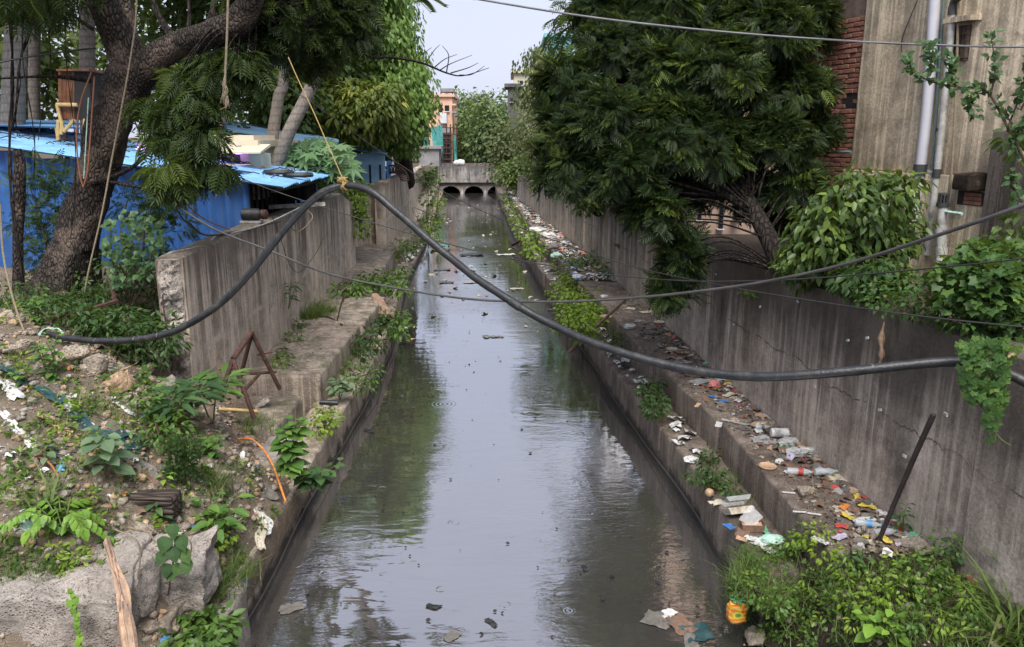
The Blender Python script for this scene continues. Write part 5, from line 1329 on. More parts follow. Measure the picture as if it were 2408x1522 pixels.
# cables along both water edges
for lab, fx, s, zc in [('muddy cable along the foot of the kerb on the rubble side', WL, 1, 0.10), ('pale muddy cable along the foot of the littered ledge', WR, -1, 0.10)]:
    y0_ = 5.2 if s > 0 else 6.0
    pts_ = [(fx(y) + s * (0.035 + 0.012 * math.sin(y * 2.3)), y, zc + 0.03 * math.sin(y * 1.7) + 0.15 * max(0, (y - 11)) * .1) for y in np.arange(y0_, 15.5, 0.45)]
    tag(MB().tube(cr(pts_, 3), 0.007, 6).build('edge_cable', M['cable_grey'], None, True), lab, 'cable')
# ropes
def knot(u, v, d, m, R_=0.05, n=4):
    mb = MB(); c = at(u, v, d)
    for k in range(n):
        pts_ = [c + np.array([0.012 * math.sin(3 * a + k) + (k - n / 2) * 0.02, R_ * math.cos(a), R_ * math.sin(a)]) for a in np.linspace(0, 6.3, 14)]
        mb.tube(pts_, 0.009, 6)
    return mb
t = thing('yellow_rope', 'yellow rope slung from the old tree and knotted round the black pipe', 'rope', at(815, 440, 7.1))
MB().tube(cr([at(678, 135, 8.2), at(700, 185, 8.0), at(738, 265, 7.7), at(775, 350, 7.4), at(808, 425, 7.1)], 6), 0.005, 7).build('strand', M['rope_y'], t, True)
knot(812, 437, 7.1, M['rope_y'], 0.040, 2).build('knot', M['rope_y'], t, True)
mbk = knot(808, 424, 7.1, M['rope_y'], 0.022, 4); mbk.build('knot', M['rope_y'], t, True)
t = thing('yellow_rope', 'yellow rope lashing the black pipe to the wall under the creeper', 'rope', at(2345, 862, 4.68))
knot(2340, 866, 4.7, M['rope_y'], 0.045, 4).build('knot', M['rope_y'], t, True)
MB().tube(cr([at(2335, 852, 4.68), at(2360, 845, 4.7), at(2400, 825, 4.72), at(2440, 810, 4.75)], 5), 0.009, 7).build('strand', M['rope_y'], t, True)
t = thing('frayed_rope', 'frayed yellow rope hanging knotted below the thick limb', 'rope', at(528, 240, 8.4))
MB().tube(cr([at(537, -30, 8.4), at(534, 80, 8.4), at(530, 170, 8.4), at(528, 235, 8.4)], 6), 0.012, 7).build('strand', M['rope_t'], t, True)
mb = MB()
for k in range(14): mb.tube(cr([at(528, 180 + 4 * k, 8.4), at(528 + vrnd(-10, 10), 200 + 4 * k, 8.38), at(528 + vrnd(-12, 12), 222 + 3 * k, 8.4)], 3), 0.005, 4)
mb.build('frayed_end', M['rope_t'], t, True)
line('tan_rope', 'long tan rope running down the leaning trunk to the ground', 'rope', [(322, -20, 9.0), (318, 60, 9.0), (305, 150, 9.05), (285, 260, 9.05), (262, 380, 9.05), (240, 500, 8.95), (210, 630, 8.85), (197, 700, 8.8)], 0.010, M['rope_t'])
line('dry_stalk', 'dry stalk leaning in from the picture edge over the rubble', 'stalk', [(0, 480, 7.9), (8, 600, 7.8), (30, 700, 7.6), (60, 790, 7.4)], 0.010, M['rope_t'])
# sticks leaning and lying
tag(MB().tube(cr([at(2068, 1268, 5.6), at(2105, 1180, 5.55), at(2150, 1075, 5.45), at(2195, 975, 5.35)], 5), list(np.linspace(0.018, 0.021, 16)), 9).build('leaning_stick', M['stick'], None, True), 'dark stick leaning on the stained wall above the litter', 'stick')
tag(MB().tube([at(1338, 828, 13.6), at(1400, 770, 13.4), at(1475, 702, 13.0)], [0.03, 0.028, 0.022], 8).build('bamboo_pole', M['pole'], None, True), 'slanting bamboo pole propped from the water against the ledge', 'pole')
t = thing('dead_branch', 'forked dead branch lying on the stepped bench', 'branch', at(790, 760, 13.2))
MB().tube(cr([at(752, 746, 13.4), at(775, 748, 13.3), at(805, 765, 12.9)], 4), 0.022, 7).build('limb', M['stick'], t, True)
MB().tube(cr([at(792, 758, 13.1), at(800, 725, 13.1), at(810, 690, 13.1)], 4), 0.014, 6).build('fork', M['stem_b'], t, True)
MB().tube(cr([at(806, 712, 13.1), at(814, 692, 13.1)], 4), 0.01, 6).build('fork', M['stem_b'], t, True)
tag(MB().tube([at(1220, 590, 27), at(1200, 580, 28), at(1235, 560, 27.5)], 0.05, 7).build('drift_branch', M['stem_b'], None, True), 'driftwood branch stranded at the foot of the far ledge', 'branch')
# rusty frame of welded pipes
fr = thing('rusty_trestle', 'rusty welded pipe frame standing tilted in front of the grey wall', 'frame', at(600, 955, 8.6))
ap = at(591, 782, 8.75); k1 = at(548, 845, 8.3)
def bar(a, b, r=0.025, nm='tube', m='rust'): MB().tube([a, b], r, 9).build(nm, M[m], fr, True)
bar(ap, k1, 0.031); bar(ap, at(658, 915, 9.0)); bar(ap + np.array([0.0, 0.03, 0]), at(560, 905, 9.0)); bar(k1, at(520, 925, 8.2)); bar(k1, at(598, 985, 8.1))
bar(at(570, 880, 8.95), at(650, 875, 9.0), 0.018); bar(at(605, 835, 8.95), at(640, 828, 8.95), 0.010); bar(at(610, 880, 8.9), at(560, 935, 8.3), 0.02); bar(at(535, 905, 8.4), at(520, 945, 8.2), 0.018)
ring = [at(552 + 9 * math.cos(a), 882 + 16 * math.sin(a), 8.6) for a in np.linspace(-2.4, 3.4, 16)]
MB().tube(ring, 0.010, 6).build('scroll', M['rust'], fr, True)
tag(MB().tube([at(515, 962, 8.25), at(565, 965, 8.3), at(605, 968, 8.35)], [0.022, 0.02, 0.022], 9).build('bamboo_piece', M['bamboo'], None, True), 'short yellow bamboo piece lying under the rusty frame', 'bamboo')
tag(MB().tube([at(752, 946, 9.3), at(795, 948, 9.3)], 0.032, 14).build('black_pipe_piece', M['hdpe'], None, True), 'short black pipe end sticking out of the stepped bench', 'pipe')
t = thing('rusty_angle', 'bent rusty angle iron lying in the undergrowth by the old tree', 'metal bar', at(270, 715, 8.6))
MB().box((0, 0, 0), (1, 1, 1)).v
MB().tube([at(255, 640, 8.9), at(272, 712, 8.6)], 0.022, 5).build('bar', M['rust'], t); MB().tube([at(276, 708, 8.6), at(190, 735, 8.2), at(120, 750, 8.0)], 0.026, 5).build('bar', M['rust'], t)

# ------------------------------------------------------------------ smaller plants
def leafmesh(T, m, key, _c={}):
    k = (key, m.name)
    if k not in _c:
        me = bpy.data.meshes.new('leaf'); me.from_pydata([tuple(v) for v in T[0]], [], [tuple(int(i) for i in f) for f in T[1]]); me.update(); me.materials.append(m); _c[k] = me
    return _c[k]
def frame_mat(p, a, n, s):
    y = Vector(a).normalized(); x = y.cross(Vector(n))
    if x.length < 1e-4: x = Vector((1, 0, 0))
    x.normalize(); z = x.cross(y)
    return Matrix(((x.x * s, y.x * s, z.x * s, p[0]), (x.y * s, y.y * s, z.y * s, p[1]), (x.z * s, y.z * s, z.z * s, p[2]), (0, 0, 0, 1)))
def add_leaf(parent, me, p, a, n, s):
    o = put('leaf', me, None, parent); o.matrix_basis = frame_mat(p, a, n, s); return o
TPL = dict(heart=T_HEART, l8=T_L8, lance=T_LANCE, lobe=T_LOBE, lobe3=lobedT(5, 0.72, 240), oval=leaf8T(0.34, 0.07, 0.18, 0.35, 0.7))
def big_plant(name, label, base, h, n_leaf, kind, size, m, stems=1, spread=0.25, lean=(0, 0), whorl=False, group=None, up=0.25, cat='plant', stem_r=0.006, t0=0.25):
    """plant whose leaves can be told apart: every leaf is a piece of its own"""
    base = np.array(base, float); t = thing(name, label, cat, base, group); me = leafmesh(TPL[kind], m, kind); ends = []
    mb = MB(); done = 0
    for s in range(stems):
        a = 2 * math.pi * s / stems + vrnd(0, 1); sp = spread * vrnd(.5, 1.1) if stems > 1 else 0
        hh = h * vrnd(0.75, 1.0) if s else h
        top = base + np.array([math.cos(a) * sp + lean[0], math.sin(a) * sp + lean[1], hh]); mid = base * .5 + top * .5 + np.array([vrnd(-.03, .03), vrnd(-.03, .03), hh * .08])
        P = cr([base - [0, 0, .04], mid, top], 8); mb.tube(P, list(np.linspace(stem_r, stem_r * .4, len(P))), 6)
        k = n_leaf // stems
        for i in range(k):
            f = t0 + (1 - t0) * (i + .5) / k if not whorl else 0.6 + 0.4 * i / k
            q = P[min(len(P) - 1, int(f * (len(P) - 1)))]; b = i * 2.4 + vrnd(-.3, .3) + s
            sz = size * vrnd(.7, 1.15) * (1.15 - 0.5 * max(0, f - .7) / .3 if not whorl else 1)
            ax = np.array([math.cos(b), math.sin(b), up + 0.5 * max(0, f - .75) * 2 + vrnd(-.25, .2)])
            pet = q + norm(ax) * size * 0.35
            mb.tube([q, pet], stem_r * .35, 3, False)
            add_leaf(t, me, pet, ax + np.array([0, 0, -0.35]), (0, -0.25, 1), sz)
    mb.build('stem', M['stem'], t, True)
    return t
def bush(name, label, C, rad, per, T, size, mk, base=None, group=None, cat='plant', stems=5, kind='stuff', **kw):
    C = np.asarray(C); base = np.array(base if base is not None else [C[:, 0].mean(), C[:, 1].mean(), C[:, 2].min() - .1])
    t = thing(name, label, cat, base, group)
    mb = MB()
    for k in range(stems): branch_mesh(base, [C[rng.integers(len(C))]], 0.012, mb, 0.05, 5)
    mb.build('stems', M['stem_b'], t, True)
    V, F, r = clumps(C, rad, per, T, size, **kw)
    npmesh('foliage', V, F, M[mk], t, r, kind=kind)
    return t
def ptsin(poly, n, f):
    q, e = inpoly(poly, n); return np.array([f(a, b) for a, b in q])
def bladeT(bend=0.5, w=0.018):
    ys_ = [0, .35, .7, 1.0]; V = []
    for y in ys_: V += [[-w * (1 - y * .95), y - bend * .25 * y * y, -bend * y * y * .8], [w * (1 - y * .95), y - bend * .25 * y * y, -bend * y * y * .8]]
    F = []
    for i in range(3): F += [[2 * i, 2 * i + 1, 2 * i + 3], [2 * i, 2 * i + 3, 2 * i + 2]]
    return np.array(V, float), np.array(F)
T_BL, T_BL2 = bladeT(0.5, 0.018), bladeT(0.9, 0.03)
def grass(label, P, h, per, mk='grass', T=T_BL, spread=0.06, name='grass', lean=0.5):
    P = np.asarray(P); idx = np.repeat(np.arange(len(P)), per); n = len(idx)
    Q = P[idx] + np.concatenate([rng.normal(size=(n, 2)) * spread, np.zeros((n, 1))], 1) - [0, 0, 0.02]
    A = np.concatenate([rng.normal(size=(n, 2)) * lean, np.ones((n, 1))], 1)
    V, F, r = scatter(T, Q, A, np.concatenate([-A[:, :2], np.full((n, 1), .3)], 1) + rand_dirs(n) * .2, h * (0.5 + 0.7 * rng.random(n)), rng.random(n) ** 1.3)
    o = npmesh(name, V, F, M[mk], None, r); return tag(o, label, None, kind='stuff')

# --- left rubble bank
# undergrowth between the old tree and the grey wall
q = np.array([(vrnd(-4.9, -3.95), vrnd(8.0, 10.2), 0) for _ in range(120)] + [(vrnd(-6.2, -4.8), vrnd(8.3, 9.2), 0) for _ in range(40)])
q[:, 2] = [bank_z(x, y) + vrnd(.05, .2 + .35 * (y > 9)) for x, y, _ in q]
bush('undergrowth', 'dark leafy undergrowth between the old tree and the broken wall end', q, 0.17, 44, T_LEAF, 0.07, 'weed_d', at(250, 770, 8.6), stems=20, flat=0.6)
q = np.array([at(u, v, 8.0) for u, v in [(300, 745), (340, 770), (260, 760), (300, 790), (330, 820), (370, 830), (290, 810), (210, 755), (360, 790), (390, 770), (235, 770), (180, 765), (400, 800)]])
bush('undergrowth', 'dense dark weeds under the black pipe beside the broken wall end', q, 0.18, 80, T_LEAF, 0.085, 'weed_d', at(320, 850, 7.9), stems=8)
q = np.array([at(u, v, 10.6) for u, v in [(100, 400), (70, 440), (130, 440), (90, 480), (140, 500), (60, 520), (110, 550), (160, 560), (90, 600), (130, 620), (155, 420)]])
bush('feathery_shrub', 'dark fine-leaved shrub in front of the blue wall left of the trunk', q, 0.25, 46, pinnateT(6, .25, .05, .1, .3, 0), 0.15, 'weed_d', at(120, 680, 10.4), droop=0.1, cat='shrub')
q = np.array([at(u, v, 9.8) for u, v in [(330, 500), (360, 470), (400, 480), (420, 520), (380, 540), (440, 440), (300, 470), (350, 440)]])
bush('feathery_shrub', 'dark fine-leaved shrub in front of the blue wall right of the trunk', q, 0.22, 36, pinnateT(6, .25, .05, .1, .3, 0), 0.14, 'weed_d', at(330, 690, 9.2), droop=0.1, cat='shrub')
# round-leaved shrub by the trunk, leaf by leaf
t = thing('round_leaved_shrub', 'round-leaved green shrub to the right of the leaning trunk', 'shrub', at(300, 740, 8.8)); me = leafmesh(TPL['heart'], M['L_dark'], 'heart'); mb = MB()
pts_, e_ = inpoly([(248, 520), (300, 490), (350, 500), (385, 520), (390, 580), (370, 640), (300, 690), (255, 660), (240, 590)], 290)
for (u, v) in pts_:
    p = at(u, v, vrnd(8.5, 9.0)); a = (vrnd(-.6, .6), vrnd(-1, -.1), vrnd(-.9, .2)); add_leaf(t, me, p, a, (vrnd(-.3, .3), -0.8, 0.7), vrnd(.055, .09))
for u, v in [(260, 540), (300, 520), (340, 530), (370, 560), (320, 600), (280, 620)]: branch_mesh(at(300, 745, 8.85), [at(u, v, 8.8)], 0.012, mb, 0.05)
mb.build('stems', M['stem_b'], t, True)
for lab, u, v, hh, n, sz, st in [('upright heart-leaved weed on the rubble below the black pipe', 118, 895, 0.42, 70, 0.060, 4), ('short heart-leaved weed beside the tan boulder', 342, 905, 0.22, 34, 0.055, 3), ('bright leafy weed at the foot of the old tree', 90, 765, 0.34, 60, 0.065, 4), ('low heart-leaved weed in front of the tan boulder', 262, 900, 0.13, 26, 0.05, 3), ('leafy weed in the hollow under the black pipe', 330, 850, 0.2, 30, 0.06, 3), ('small leafy weed on the slope by the picture edge', 60, 905, 0.2, 26, 0.05, 3)]:
    big_plant('heart_leaved_weed', lab, bank(u, v), hh, n, 'heart', sz, M['L_green'], st, 0.12, group='heart-leaved weeds on the rubble', t0=0.1)
big_plant('whorled_shrub', 'shrub with whorls of long drooping leaves at the foot of the grey wall', bank(440, 1010), 0.42, 64, 'lance', 0.26, M['L_dark'], 3, 0.22, whorl=True, up=0.5, cat='shrub', stem_r=0.01)
big_plant('whorled_shrub', 'second whorl-leaved shrub beside the rusty frame', bank(500, 1000), 0.48, 44, 'lance', 0.24, M['L_green'], 2, 0.16, whorl=True, up=0.5, cat='shrub', stem_r=0.01)
q = np.array([bank(u, v) + [0, 0, vrnd(.08, .26)] for u, v in [(350, 1010), (375, 1000), (400, 1030), (420, 1060), (385, 1060), (360, 1040), (430, 1020), (340, 985), (410, 995)]])
bush('leafy_weed', 'mass of bright green leafy weeds in the middle of the rubble', q, 0.15, 60, T_OVAL, 0.065, 'weed', bank(390, 1070), stems=9)
q = np.array([bank(u, v) + [0, 0, vrnd(.05, .2)] for u, v in [(480, 1050), (500, 1030), (515, 1060), (490, 1075)]])
big_plant('round_leaved_weed', 'dense round-leaved weed below the whorled shrubs', bank(495, 1075), 0.22, 60, 'heart', 0.06, M['L_green'], 5, 0.13, t0=0.1)
q = np.array([bank(430, 1130) + [vrnd(-.08, .08), vrnd(-.06, .06), h_] for h_ in np.linspace(.05, .36, 9)])
bush('bushy_weed', 'dark upright fine-leaved bush on the rubble', q, 0.10, 130, T_LEAF, 0.04, 'weed_d', bank(432, 1150), stems=6, droop=-0.5)
big_plant('milkweed', 'grey-green broad-leaved plant beside the blue packet', bank(250, 1130), 0.44, 26, 'oval', 0.15, M['L_grey'], 1, up=0.2, stem_r=0.008)
big_plant('milkweed', 'small grey-green seedling by the dark scraps', bank(110, 1095), 0.16, 10, 'oval', 0.08, M['L_grey'], 1)
# the lime-green arching plant at the lower left, its leaflets in rows
t = thing('arching_plant', 'fresh green plant with arching rows of leaflets at the lower left', 'plant', bank(150, 1270)); me = leafmesh(TPL['oval'], M['L_lime'], 'oval'); mb = MB(); b0 = bank(150, 1265)
for k, (u, v, d) in enumerate([(10, 1200, 4.8), (45, 1180, 5.0), (90, 1155, 5.2), (140, 1140, 5.4), (190, 1155, 5.3), (235, 1190, 5.2), (255, 1230, 5.1), (70, 1215, 4.8), (190, 1210, 4.9), (130, 1190, 5.1), (220, 1150, 5.5)]):
    e = at(u, v + 30, d); P = cr([b0, (b0 + e) / 2 + [0, 0, .14], e], 9); mb.tube(P, list(np.linspace(.006, .002, len(P))), 5)
    for i in range(4, len(P), 2):
        dr = norm(P[i] - P[i - 1])
        for s in (-1, 1):
            sd = np.cross(dr, [0, 0, 1.0]) * s; add_leaf(t, me, P[i], sd + dr * .5 + np.array([0, 0, -.7]), (0, -.2, 1), vrnd(.06, .085))
    add_leaf(t, me, P[-1], norm(P[-1] - P[-2]) + np.array([0, 0, -.3]), (0, 0, 1), .11)
mb.build('stem', M['stem'], t, True)
# heart-leaved fig saplings
t = big_plant('fig_sapling', 'tall heart-leaved sapling over the kerb beside the orange pipe', on(690, 1120, .75), 0.62, 64, 'heart', 0.12, M['L_green'], 2, 0.1, t0=0.1, cat='sapling', stem_r=0.009)
big_plant('fig_sapling', 'spreading heart-leaved sapling at the water edge', on(735, 1150, .55), 0.26, 48, 'heart', 0.11, M['L_dark'], 4, 0.22, t0=0.2, cat='sapling', lean=(.12, 0))
t = thing('fig_sapling', 'heart-leaved sapling growing down the face of the broken slab', 'sapling', at(400, 1360, 5.0)); me = leafmesh(TPL['heart'], M['L_dark'], 'heart'); mb = MB()
P = cr([at(395, 1400, 5.0), at(405, 1340, 4.95), at(412, 1270, 4.9), at(408, 1235, 4.9)], 8); mb.tube(P, .006, 6).build('stem', M['stem_b'], t, True)
for i, (u, v, s) in enumerate([(408, 1232, .11), (392, 1262, .12), (425, 1258, .12), (385, 1298, .10), (430, 1290, .12), (405, 1285, .12), (440, 1315, .11), (395, 1325, .1), (425, 1325, .1), (410, 1345, .07), (392, 1345, .06)]):
    add_leaf(t, me, at(u, v, 4.85), (vrnd(-.5, .5), -.5, -.9), (vrnd(-.3, .3), -1, .5), s)
big_plant('broad_leaved_weed', 'broad-leaved green weed beside the white plastic on the kerb', bank(520, 1270), 0.36, 30, 'l8', 0.16, M['L_green'], 3, 0.14, t0=0.3)
q = np.array([bank(u, v) + [0, 0, vrnd(.04, .16)] for u, v in [(490, 1250), (510, 1270), (480, 1275), (530, 1290), (500, 1300)]])
bush('leafy_weed', 'bright small-leaved weed over the edge of the broken slab', q, 0.12, 60, T_OVAL, 0.055, 'weed_y', bank(505, 1300), stems=4)
q = np.array([on(u, v, .6) for u, v in [(430, 1470), (460, 1450), (490, 1470), (510, 1490), (450, 1500), (480, 1510), (420, 1500), (520, 1470)]])
bush('leafy_weed', 'glossy green weed growing at the foot of the broken slab', q, 0.14, 64, T_L8, 0.085, 'weed', on(470, 1522, .45), stems=5)
big_plant('seedling', 'small leafy seedling beside the dark timber', bank(375, 1220), 0.17, 12, 'l8', 0.08, M['L_dark'], 1)
big_plant('seedling', 'yellowish seedling above the dark timber', bank(395, 1145), 0.12, 10, 'l8', 0.07, M['L_lime'], 1)
t = thing('hanging_vine', 'thin vine with small round leaves hanging down the broken slab face', 'vine', at(190, 1500, 4.4)); me = leafmesh(TPL['heart'], M['L_lime'], 'heart')
MB().tube(cr([at(168, 1385, 4.5), at(180, 1430, 4.4), at(182, 1470, 4.38), at(192, 1520, 4.35)], 5), .004, 5).build('stem', M['stem'], t, True)
for i in range(16): v = 1385 + 9 * i; add_leaf(t, me, at(168 + i * 1.6 + vrnd(-8, 8), v, 4.36), (vrnd(-.5, .5), -.5, -.9), (0, -1, .5), vrnd(.035, .06))
# small mixed weeds scattered over the bank
sp_ = ptsin([(0, 830), (330, 900), (450, 1020), (600, 1100), (640, 1200), (560, 1330), (430, 1340), (0, 1370)], 170, bank)
for j, (lab, T_, sz, mk) in enumerate([('small oval-leaved weeds scattered over the rubble', T_OVAL, .045, 'weed'), ('small dark creeping weeds scattered over the rubble', T_OVAL, .035, 'weed_d'), ('thin yellowish weeds scattered over the rubble', T_LEAF, .05, 'weed_y')]):
    ex_ = np.array([(x, y, bank_z(x, y)) for x, y in np.stack([rng.uniform(-8, -4.3, 45), rng.uniform(3.6, 9.5, 45)], 1)])
    c_ = np.vstack([sp_[j::3], ex_]) + [0, 0, .03]; V, F, r = clumps(c_, .075, 34, T_, sz, droop=.1, flat=.6); tag(npmesh('ground_weeds', V, F, M[mk], None, r), lab, None, kind='stuff')
# grasses on the bank
grass('grass growing over the lower rubble slope', [bank(u, v) for u, v in [(20, 1330), (50, 1345), (90, 1335), (120, 1330), (30, 1365), (70, 1370), (130, 1350), (10, 1310), (150, 1340), (110, 1360)]], 0.17, 70)
grass('grass tufts on the upper rubble slope', [bank(u, v) for u, v in [(20, 850), (40, 870), (190, 960), (220, 950), (240, 970), (170, 940), (30, 890), (260, 985), (150, 990)]], 0.2, 50, lean=0.6)
grass('grass tuft below the whorled shrubs', [bank(u, v) for u, v in [(480, 1120), (500, 1140), (520, 1130), (495, 1165), (530, 1160), (600, 1010), (570, 1000), (585, 1020)]], 0.24, 60, lean=0.3)
grass('long grass on the edge of the kerb at the lower left', [bank(u, v) for u, v in [(540, 1330), (560, 1350), (520, 1345), (500, 1370), (545, 1380), (515, 1400), (490, 1400), (575, 1340)]], 0.26, 60, lean=0.5)
grass('broad grass blades behind the arching plant', [bank(u, v) for u, v in [(120, 1190), (150, 1195), (100, 1180)]], 0.42, 12, T=T_BL2, lean=0.35)
grass('coarse grass by the rusty frame', [on(u, v, .8) for u, v in [(600, 985), (620, 990), (590, 1000), (640, 1005)]], 0.2, 50)
grass('grass scattered thinly over the rubble', ptsin([(0, 850), (330, 920), (450, 1050), (600, 1120), (560, 1300), (430, 1300), (0, 1350)], 260, bank), 0.12, 9, lean=0.8)
# --- bench and kerb plants, left
def spot(zf): return lambda u, v: on(u, v, zf)
q = np.array([on(u, v, .62) for u, v in [(800, 900), (820, 870), (840, 850), (860, 880), (835, 905), (880, 870), (800, 860), (870, 900)]])
bush('kerb_weeds', 'mixed weeds on the kerb below the stepped bench', q, 0.16, 60, T_LEAF, 0.07, 'weed', None, stems=6)
big_plant('milkweed', 'grey-leaved weed beside the short black pipe end', on(800, 935, .55), 0.28, 44, 'oval', 0.11, M['L_grey'], 4, 0.16, t0=0.25)
q = np.array([on(u, v, .66) for u, v in [(755, 985), (770, 1000), (745, 1010), (760, 970), (780, 985)]])
bush('kerb_weeds', 'yellow-green weeds beside the tall heart-leaved sapling', q, 0.13, 60, T_OVAL, 0.06, 'weed_y', None, stems=4)
q = np.array([on(u, v, 1.0) for u, v in [(800, 690), (825, 675), (850, 670), (880, 665), (905, 668), (925, 660), (940, 680), (945, 640), (930, 700), (935, 730), (940, 715), (860, 655), (900, 650), (840, 690)]])
q[8:11, 2] -= 0.35
bush('bench_creeper', 'leafy creeper spilling over the bench towards the water', q, 0.26, 70, T_L8, 0.11, 'weed', None, stems=8, flat=0.6)
q = np.array([on(u, v, .75) for u, v in [(850, 800), (860, 830), (840, 815), (870, 790), (880, 770), (885, 810), (895, 740), (905, 770)]])
bush('kerb_weeds', 'dark creeper on the bench face above the kerb', q, 0.16, 60, T_L8, 0.08, 'weed_d', None, stems=5)
grass('green grassy tuft on the stepped bench by the wall', [on(u, v, .92) for u, v in [(750, 745), (730, 750), (770, 735), (745, 730), (715, 745)]], 0.34, 150, lean=0.45, spread=0.09)
grass('thin weeds over the bench blocks', [on(u, v, .9) for u, v in [(690, 790), (720, 800), (760, 840), (800, 830), (660, 840), (700, 850), (770, 860)]], 0.12, 30)
big_plant('wall_sapling', 'small sapling rooted in the face of the grey wall', (XL(12.3) + .06, 12.3, 1.35), 0.42, 22, 'l8', 0.12, M['L_dark'], 2, .08, lean=(.12, -.05), cat='sapling')
q = np.array([on(u, v, .98) for u, v in [(670, 830), (660, 850), (690, 790), (705, 760)]])
bush('bench_weeds', 'low weeds along the foot of the grey wall', q, 0.12, 60, T_OVAL, 0.06, 'weed', None, stems=4)
# fibre: dry palm crown hanging over the bench edge
mb = MB()
for k in range(70):
    s = vrnd(-.16, .16); mb.tube(cr([on(880, 690, 1.0) + [s * .3, 0, 0], on(893, 705, .95) + [s * .6, -.1, 0], on(905, 730, .8) + [s, -.12 + vrnd(-.05, .05), -.1], on(908, 740, .45) + [s * 1.2, -.1, vrnd(-.1, .1)]], 4), 0.008, 4)
tag(mb.build('dry_palm_husk', M['fibre'], None, True), 'dry fibrous palm husk hanging over the bench edge', 'husk')
# creeper over the end of the near grey wall
q = np.array([at(u, v, d) for u, v, d in [(815, 440, 19), (830, 436, 19.4), (848, 445, 19.6), (835, 455, 19.2), (845, 470, 19.1), (848, 500, 19), (852, 520, 19), (850, 545, 19), (846, 485, 19), (860, 445, 20), (840, 425, 20)]])
bush('wall_creeper', 'light green creeper draped over the far end of the near grey wall', q, 0.22, 90, T_L8, 0.10, 'weed_y', None, stems=5)
q = np.array([at(u, v, 28) for u, v in [(985, 420), (995, 400), (1010, 415), (1000, 440), (990, 470), (985, 490), (995, 455), (1015, 395), (1005, 380)]][:5] + [at(u, v, 31) for u, v in [(985, 510), (980, 530), (990, 545)]])
bush('wall_creeper', 'creeper curtain hanging on the far grey wall near the bridge', q + np.array([.2, 0, 0]), 0.28, 70, T_OVAL, 0.12, 'vine', None, stems=5)
q = np.array([on(u, v, .9) for u, v in [(1030, 480), (1025, 500), (1035, 470), (1022, 520), (1015, 540), (1010, 555), (1030, 510)]])
bush('ledge_weeds', 'bright strip of weeds along the far left ledge', q, 0.36, 80, T_OVAL, 0.12, 'weed_y', None, stems=5)
q = np.array([on(u, v, .9) for u, v in [(940, 580), (960, 570), (975, 575), (955, 590), (930, 595)]])
bush('ledge_weeds', 'dark green weeds beyond the bare platform', q, 0.3, 70, T_LEAF, 0.12, 'weed', None, stems=5)
# papaya with big lobed leaves, leaf by leaf
t = thing('papaya_plant', 'papaya plant with large lobed leaves behind the near blue shed', 'papaya', at(760, 440, 15.6)); me = leafmesh(TPL['lobe'], M['papaya'], 'lobe')
M['L_papaya'] = m_leaf('papaya_leaf', (0.06, 0.14, 0.06), (0.16, 0.28, 0.13), (0.26, 0.38, 0.18), 0.4, attr=False); me = leafmesh(TPL['lobe'], M['L_papaya'], 'lobe')
MB().tube(cr([at(755, 470, 15.6), at(750, 400, 15.6), at(745, 340, 15.7)], 6), 0.06, 10).build('stem', M['stem'], t, True)
pts_, e_ = inpoly([(700, 330), (745, 315), (795, 330), (830, 375), (830, 415), (790, 425), (700, 400), (665, 385), (672, 350)], 150)
mb = MB()
for u, v in pts_:
    p = at(u, v, vrnd(14.9, 16.4)); a = np.array([vrnd(-1, 1), vrnd(-1, .2), vrnd(-.8, -.1)]); add_leaf(t, me, p, a, (vrnd(-.4, .4), -.6, 1), vrnd(.28, .5))
    if random.random() < .3: mb.tube([at(750, 380, 15.6), p], 0.009, 4)
mb.build('leaf_stalks', M['stem'], t, True)
# --- right side
# glossy shrub behind the stained wall
pol = [(1905, 500), (1950, 450), (2000, 420), (2080, 410), (2140, 420), (2150, 500), (2130, 600), (2060, 660), (1960, 640), (1880, 630), (1870, 600)]
C = crown_points(pol, 75, 7.4, 0.45, 70)
bush('glossy_shrub', 'glossy-leaved shrub growing over the stained wall below the tan plaster', C, 0.18, 34, T_L8, 0.10, 'glossy', at(2020, 700, 7.2), young=0.25, droop=0.8, stems=12, cat='shrub')
C = crown_points([(1980, 640), (2080, 600), (2120, 660), (2060, 700), (1990, 690)], 24, 6.8, 0.3, 50)
bush('glossy_shrub', 'dark drooping lower branches of leaves over the wall top', C, 0.14, 34, T_L8, 0.085, 'weed_d', at(2040, 710, 6.9), droop=0.9, stems=5, cat='shrub')
C = crown_points([(1830, 600), (1900, 560), (1960, 620), (1920, 660), (1850, 650)], 20, 7.6, 0.2, 50)
bush('glossy_shrub', 'leafy sprays beside the trunk of the large tree on the wall top', C, 0.15, 34, T_L8, 0.08, 'glossy', at(1880, 660, 7.6), droop=0.7, stems=4, cat='shrub', young=0.2)
# low wall-top weeds and the big-leaved vine on the right edge
C = np.array([at(u, v, d) for u, v, d in [(2080, 700, 6.0), (2120, 705, 5.9), (2160, 710, 5.8), (2200, 720, 5.7), (2240, 735, 5.6), (2150, 680, 6.2), (2200, 690, 6.0), (2120, 670, 6.4), (2270, 750, 5.4), (2060, 690, 6.3)]])
bush('wall_top_weeds', 'low green weeds along the top of the stained wall', C, 0.17, 80, T_OVAL, 0.05, 'vine_leaf', None, stems=5)
C = crown_points([(2220, 650), (2260, 600), (2330, 590), (2420, 600), (2460, 700), (2420, 770), (2300, 760), (2230, 710)], 44, 5.6, 0.35, 60)
bush('vine_thicket', 'thicket of broad lobed vine leaves at the right edge on the wall top', C, 0.15, 60, lobedT(5, 0.72, 240), 0.065, 'vine_leaf', at(2330, 790, 5.5), stems=9, droop=0.5)
grass('dry grass above the vine thicket', [at(u, v, 5.9) for u, v in [(2330, 620), (2360, 610), (2400, 600), (2300, 630)]], 0.3, 30, lean=0.6, spread=.12)
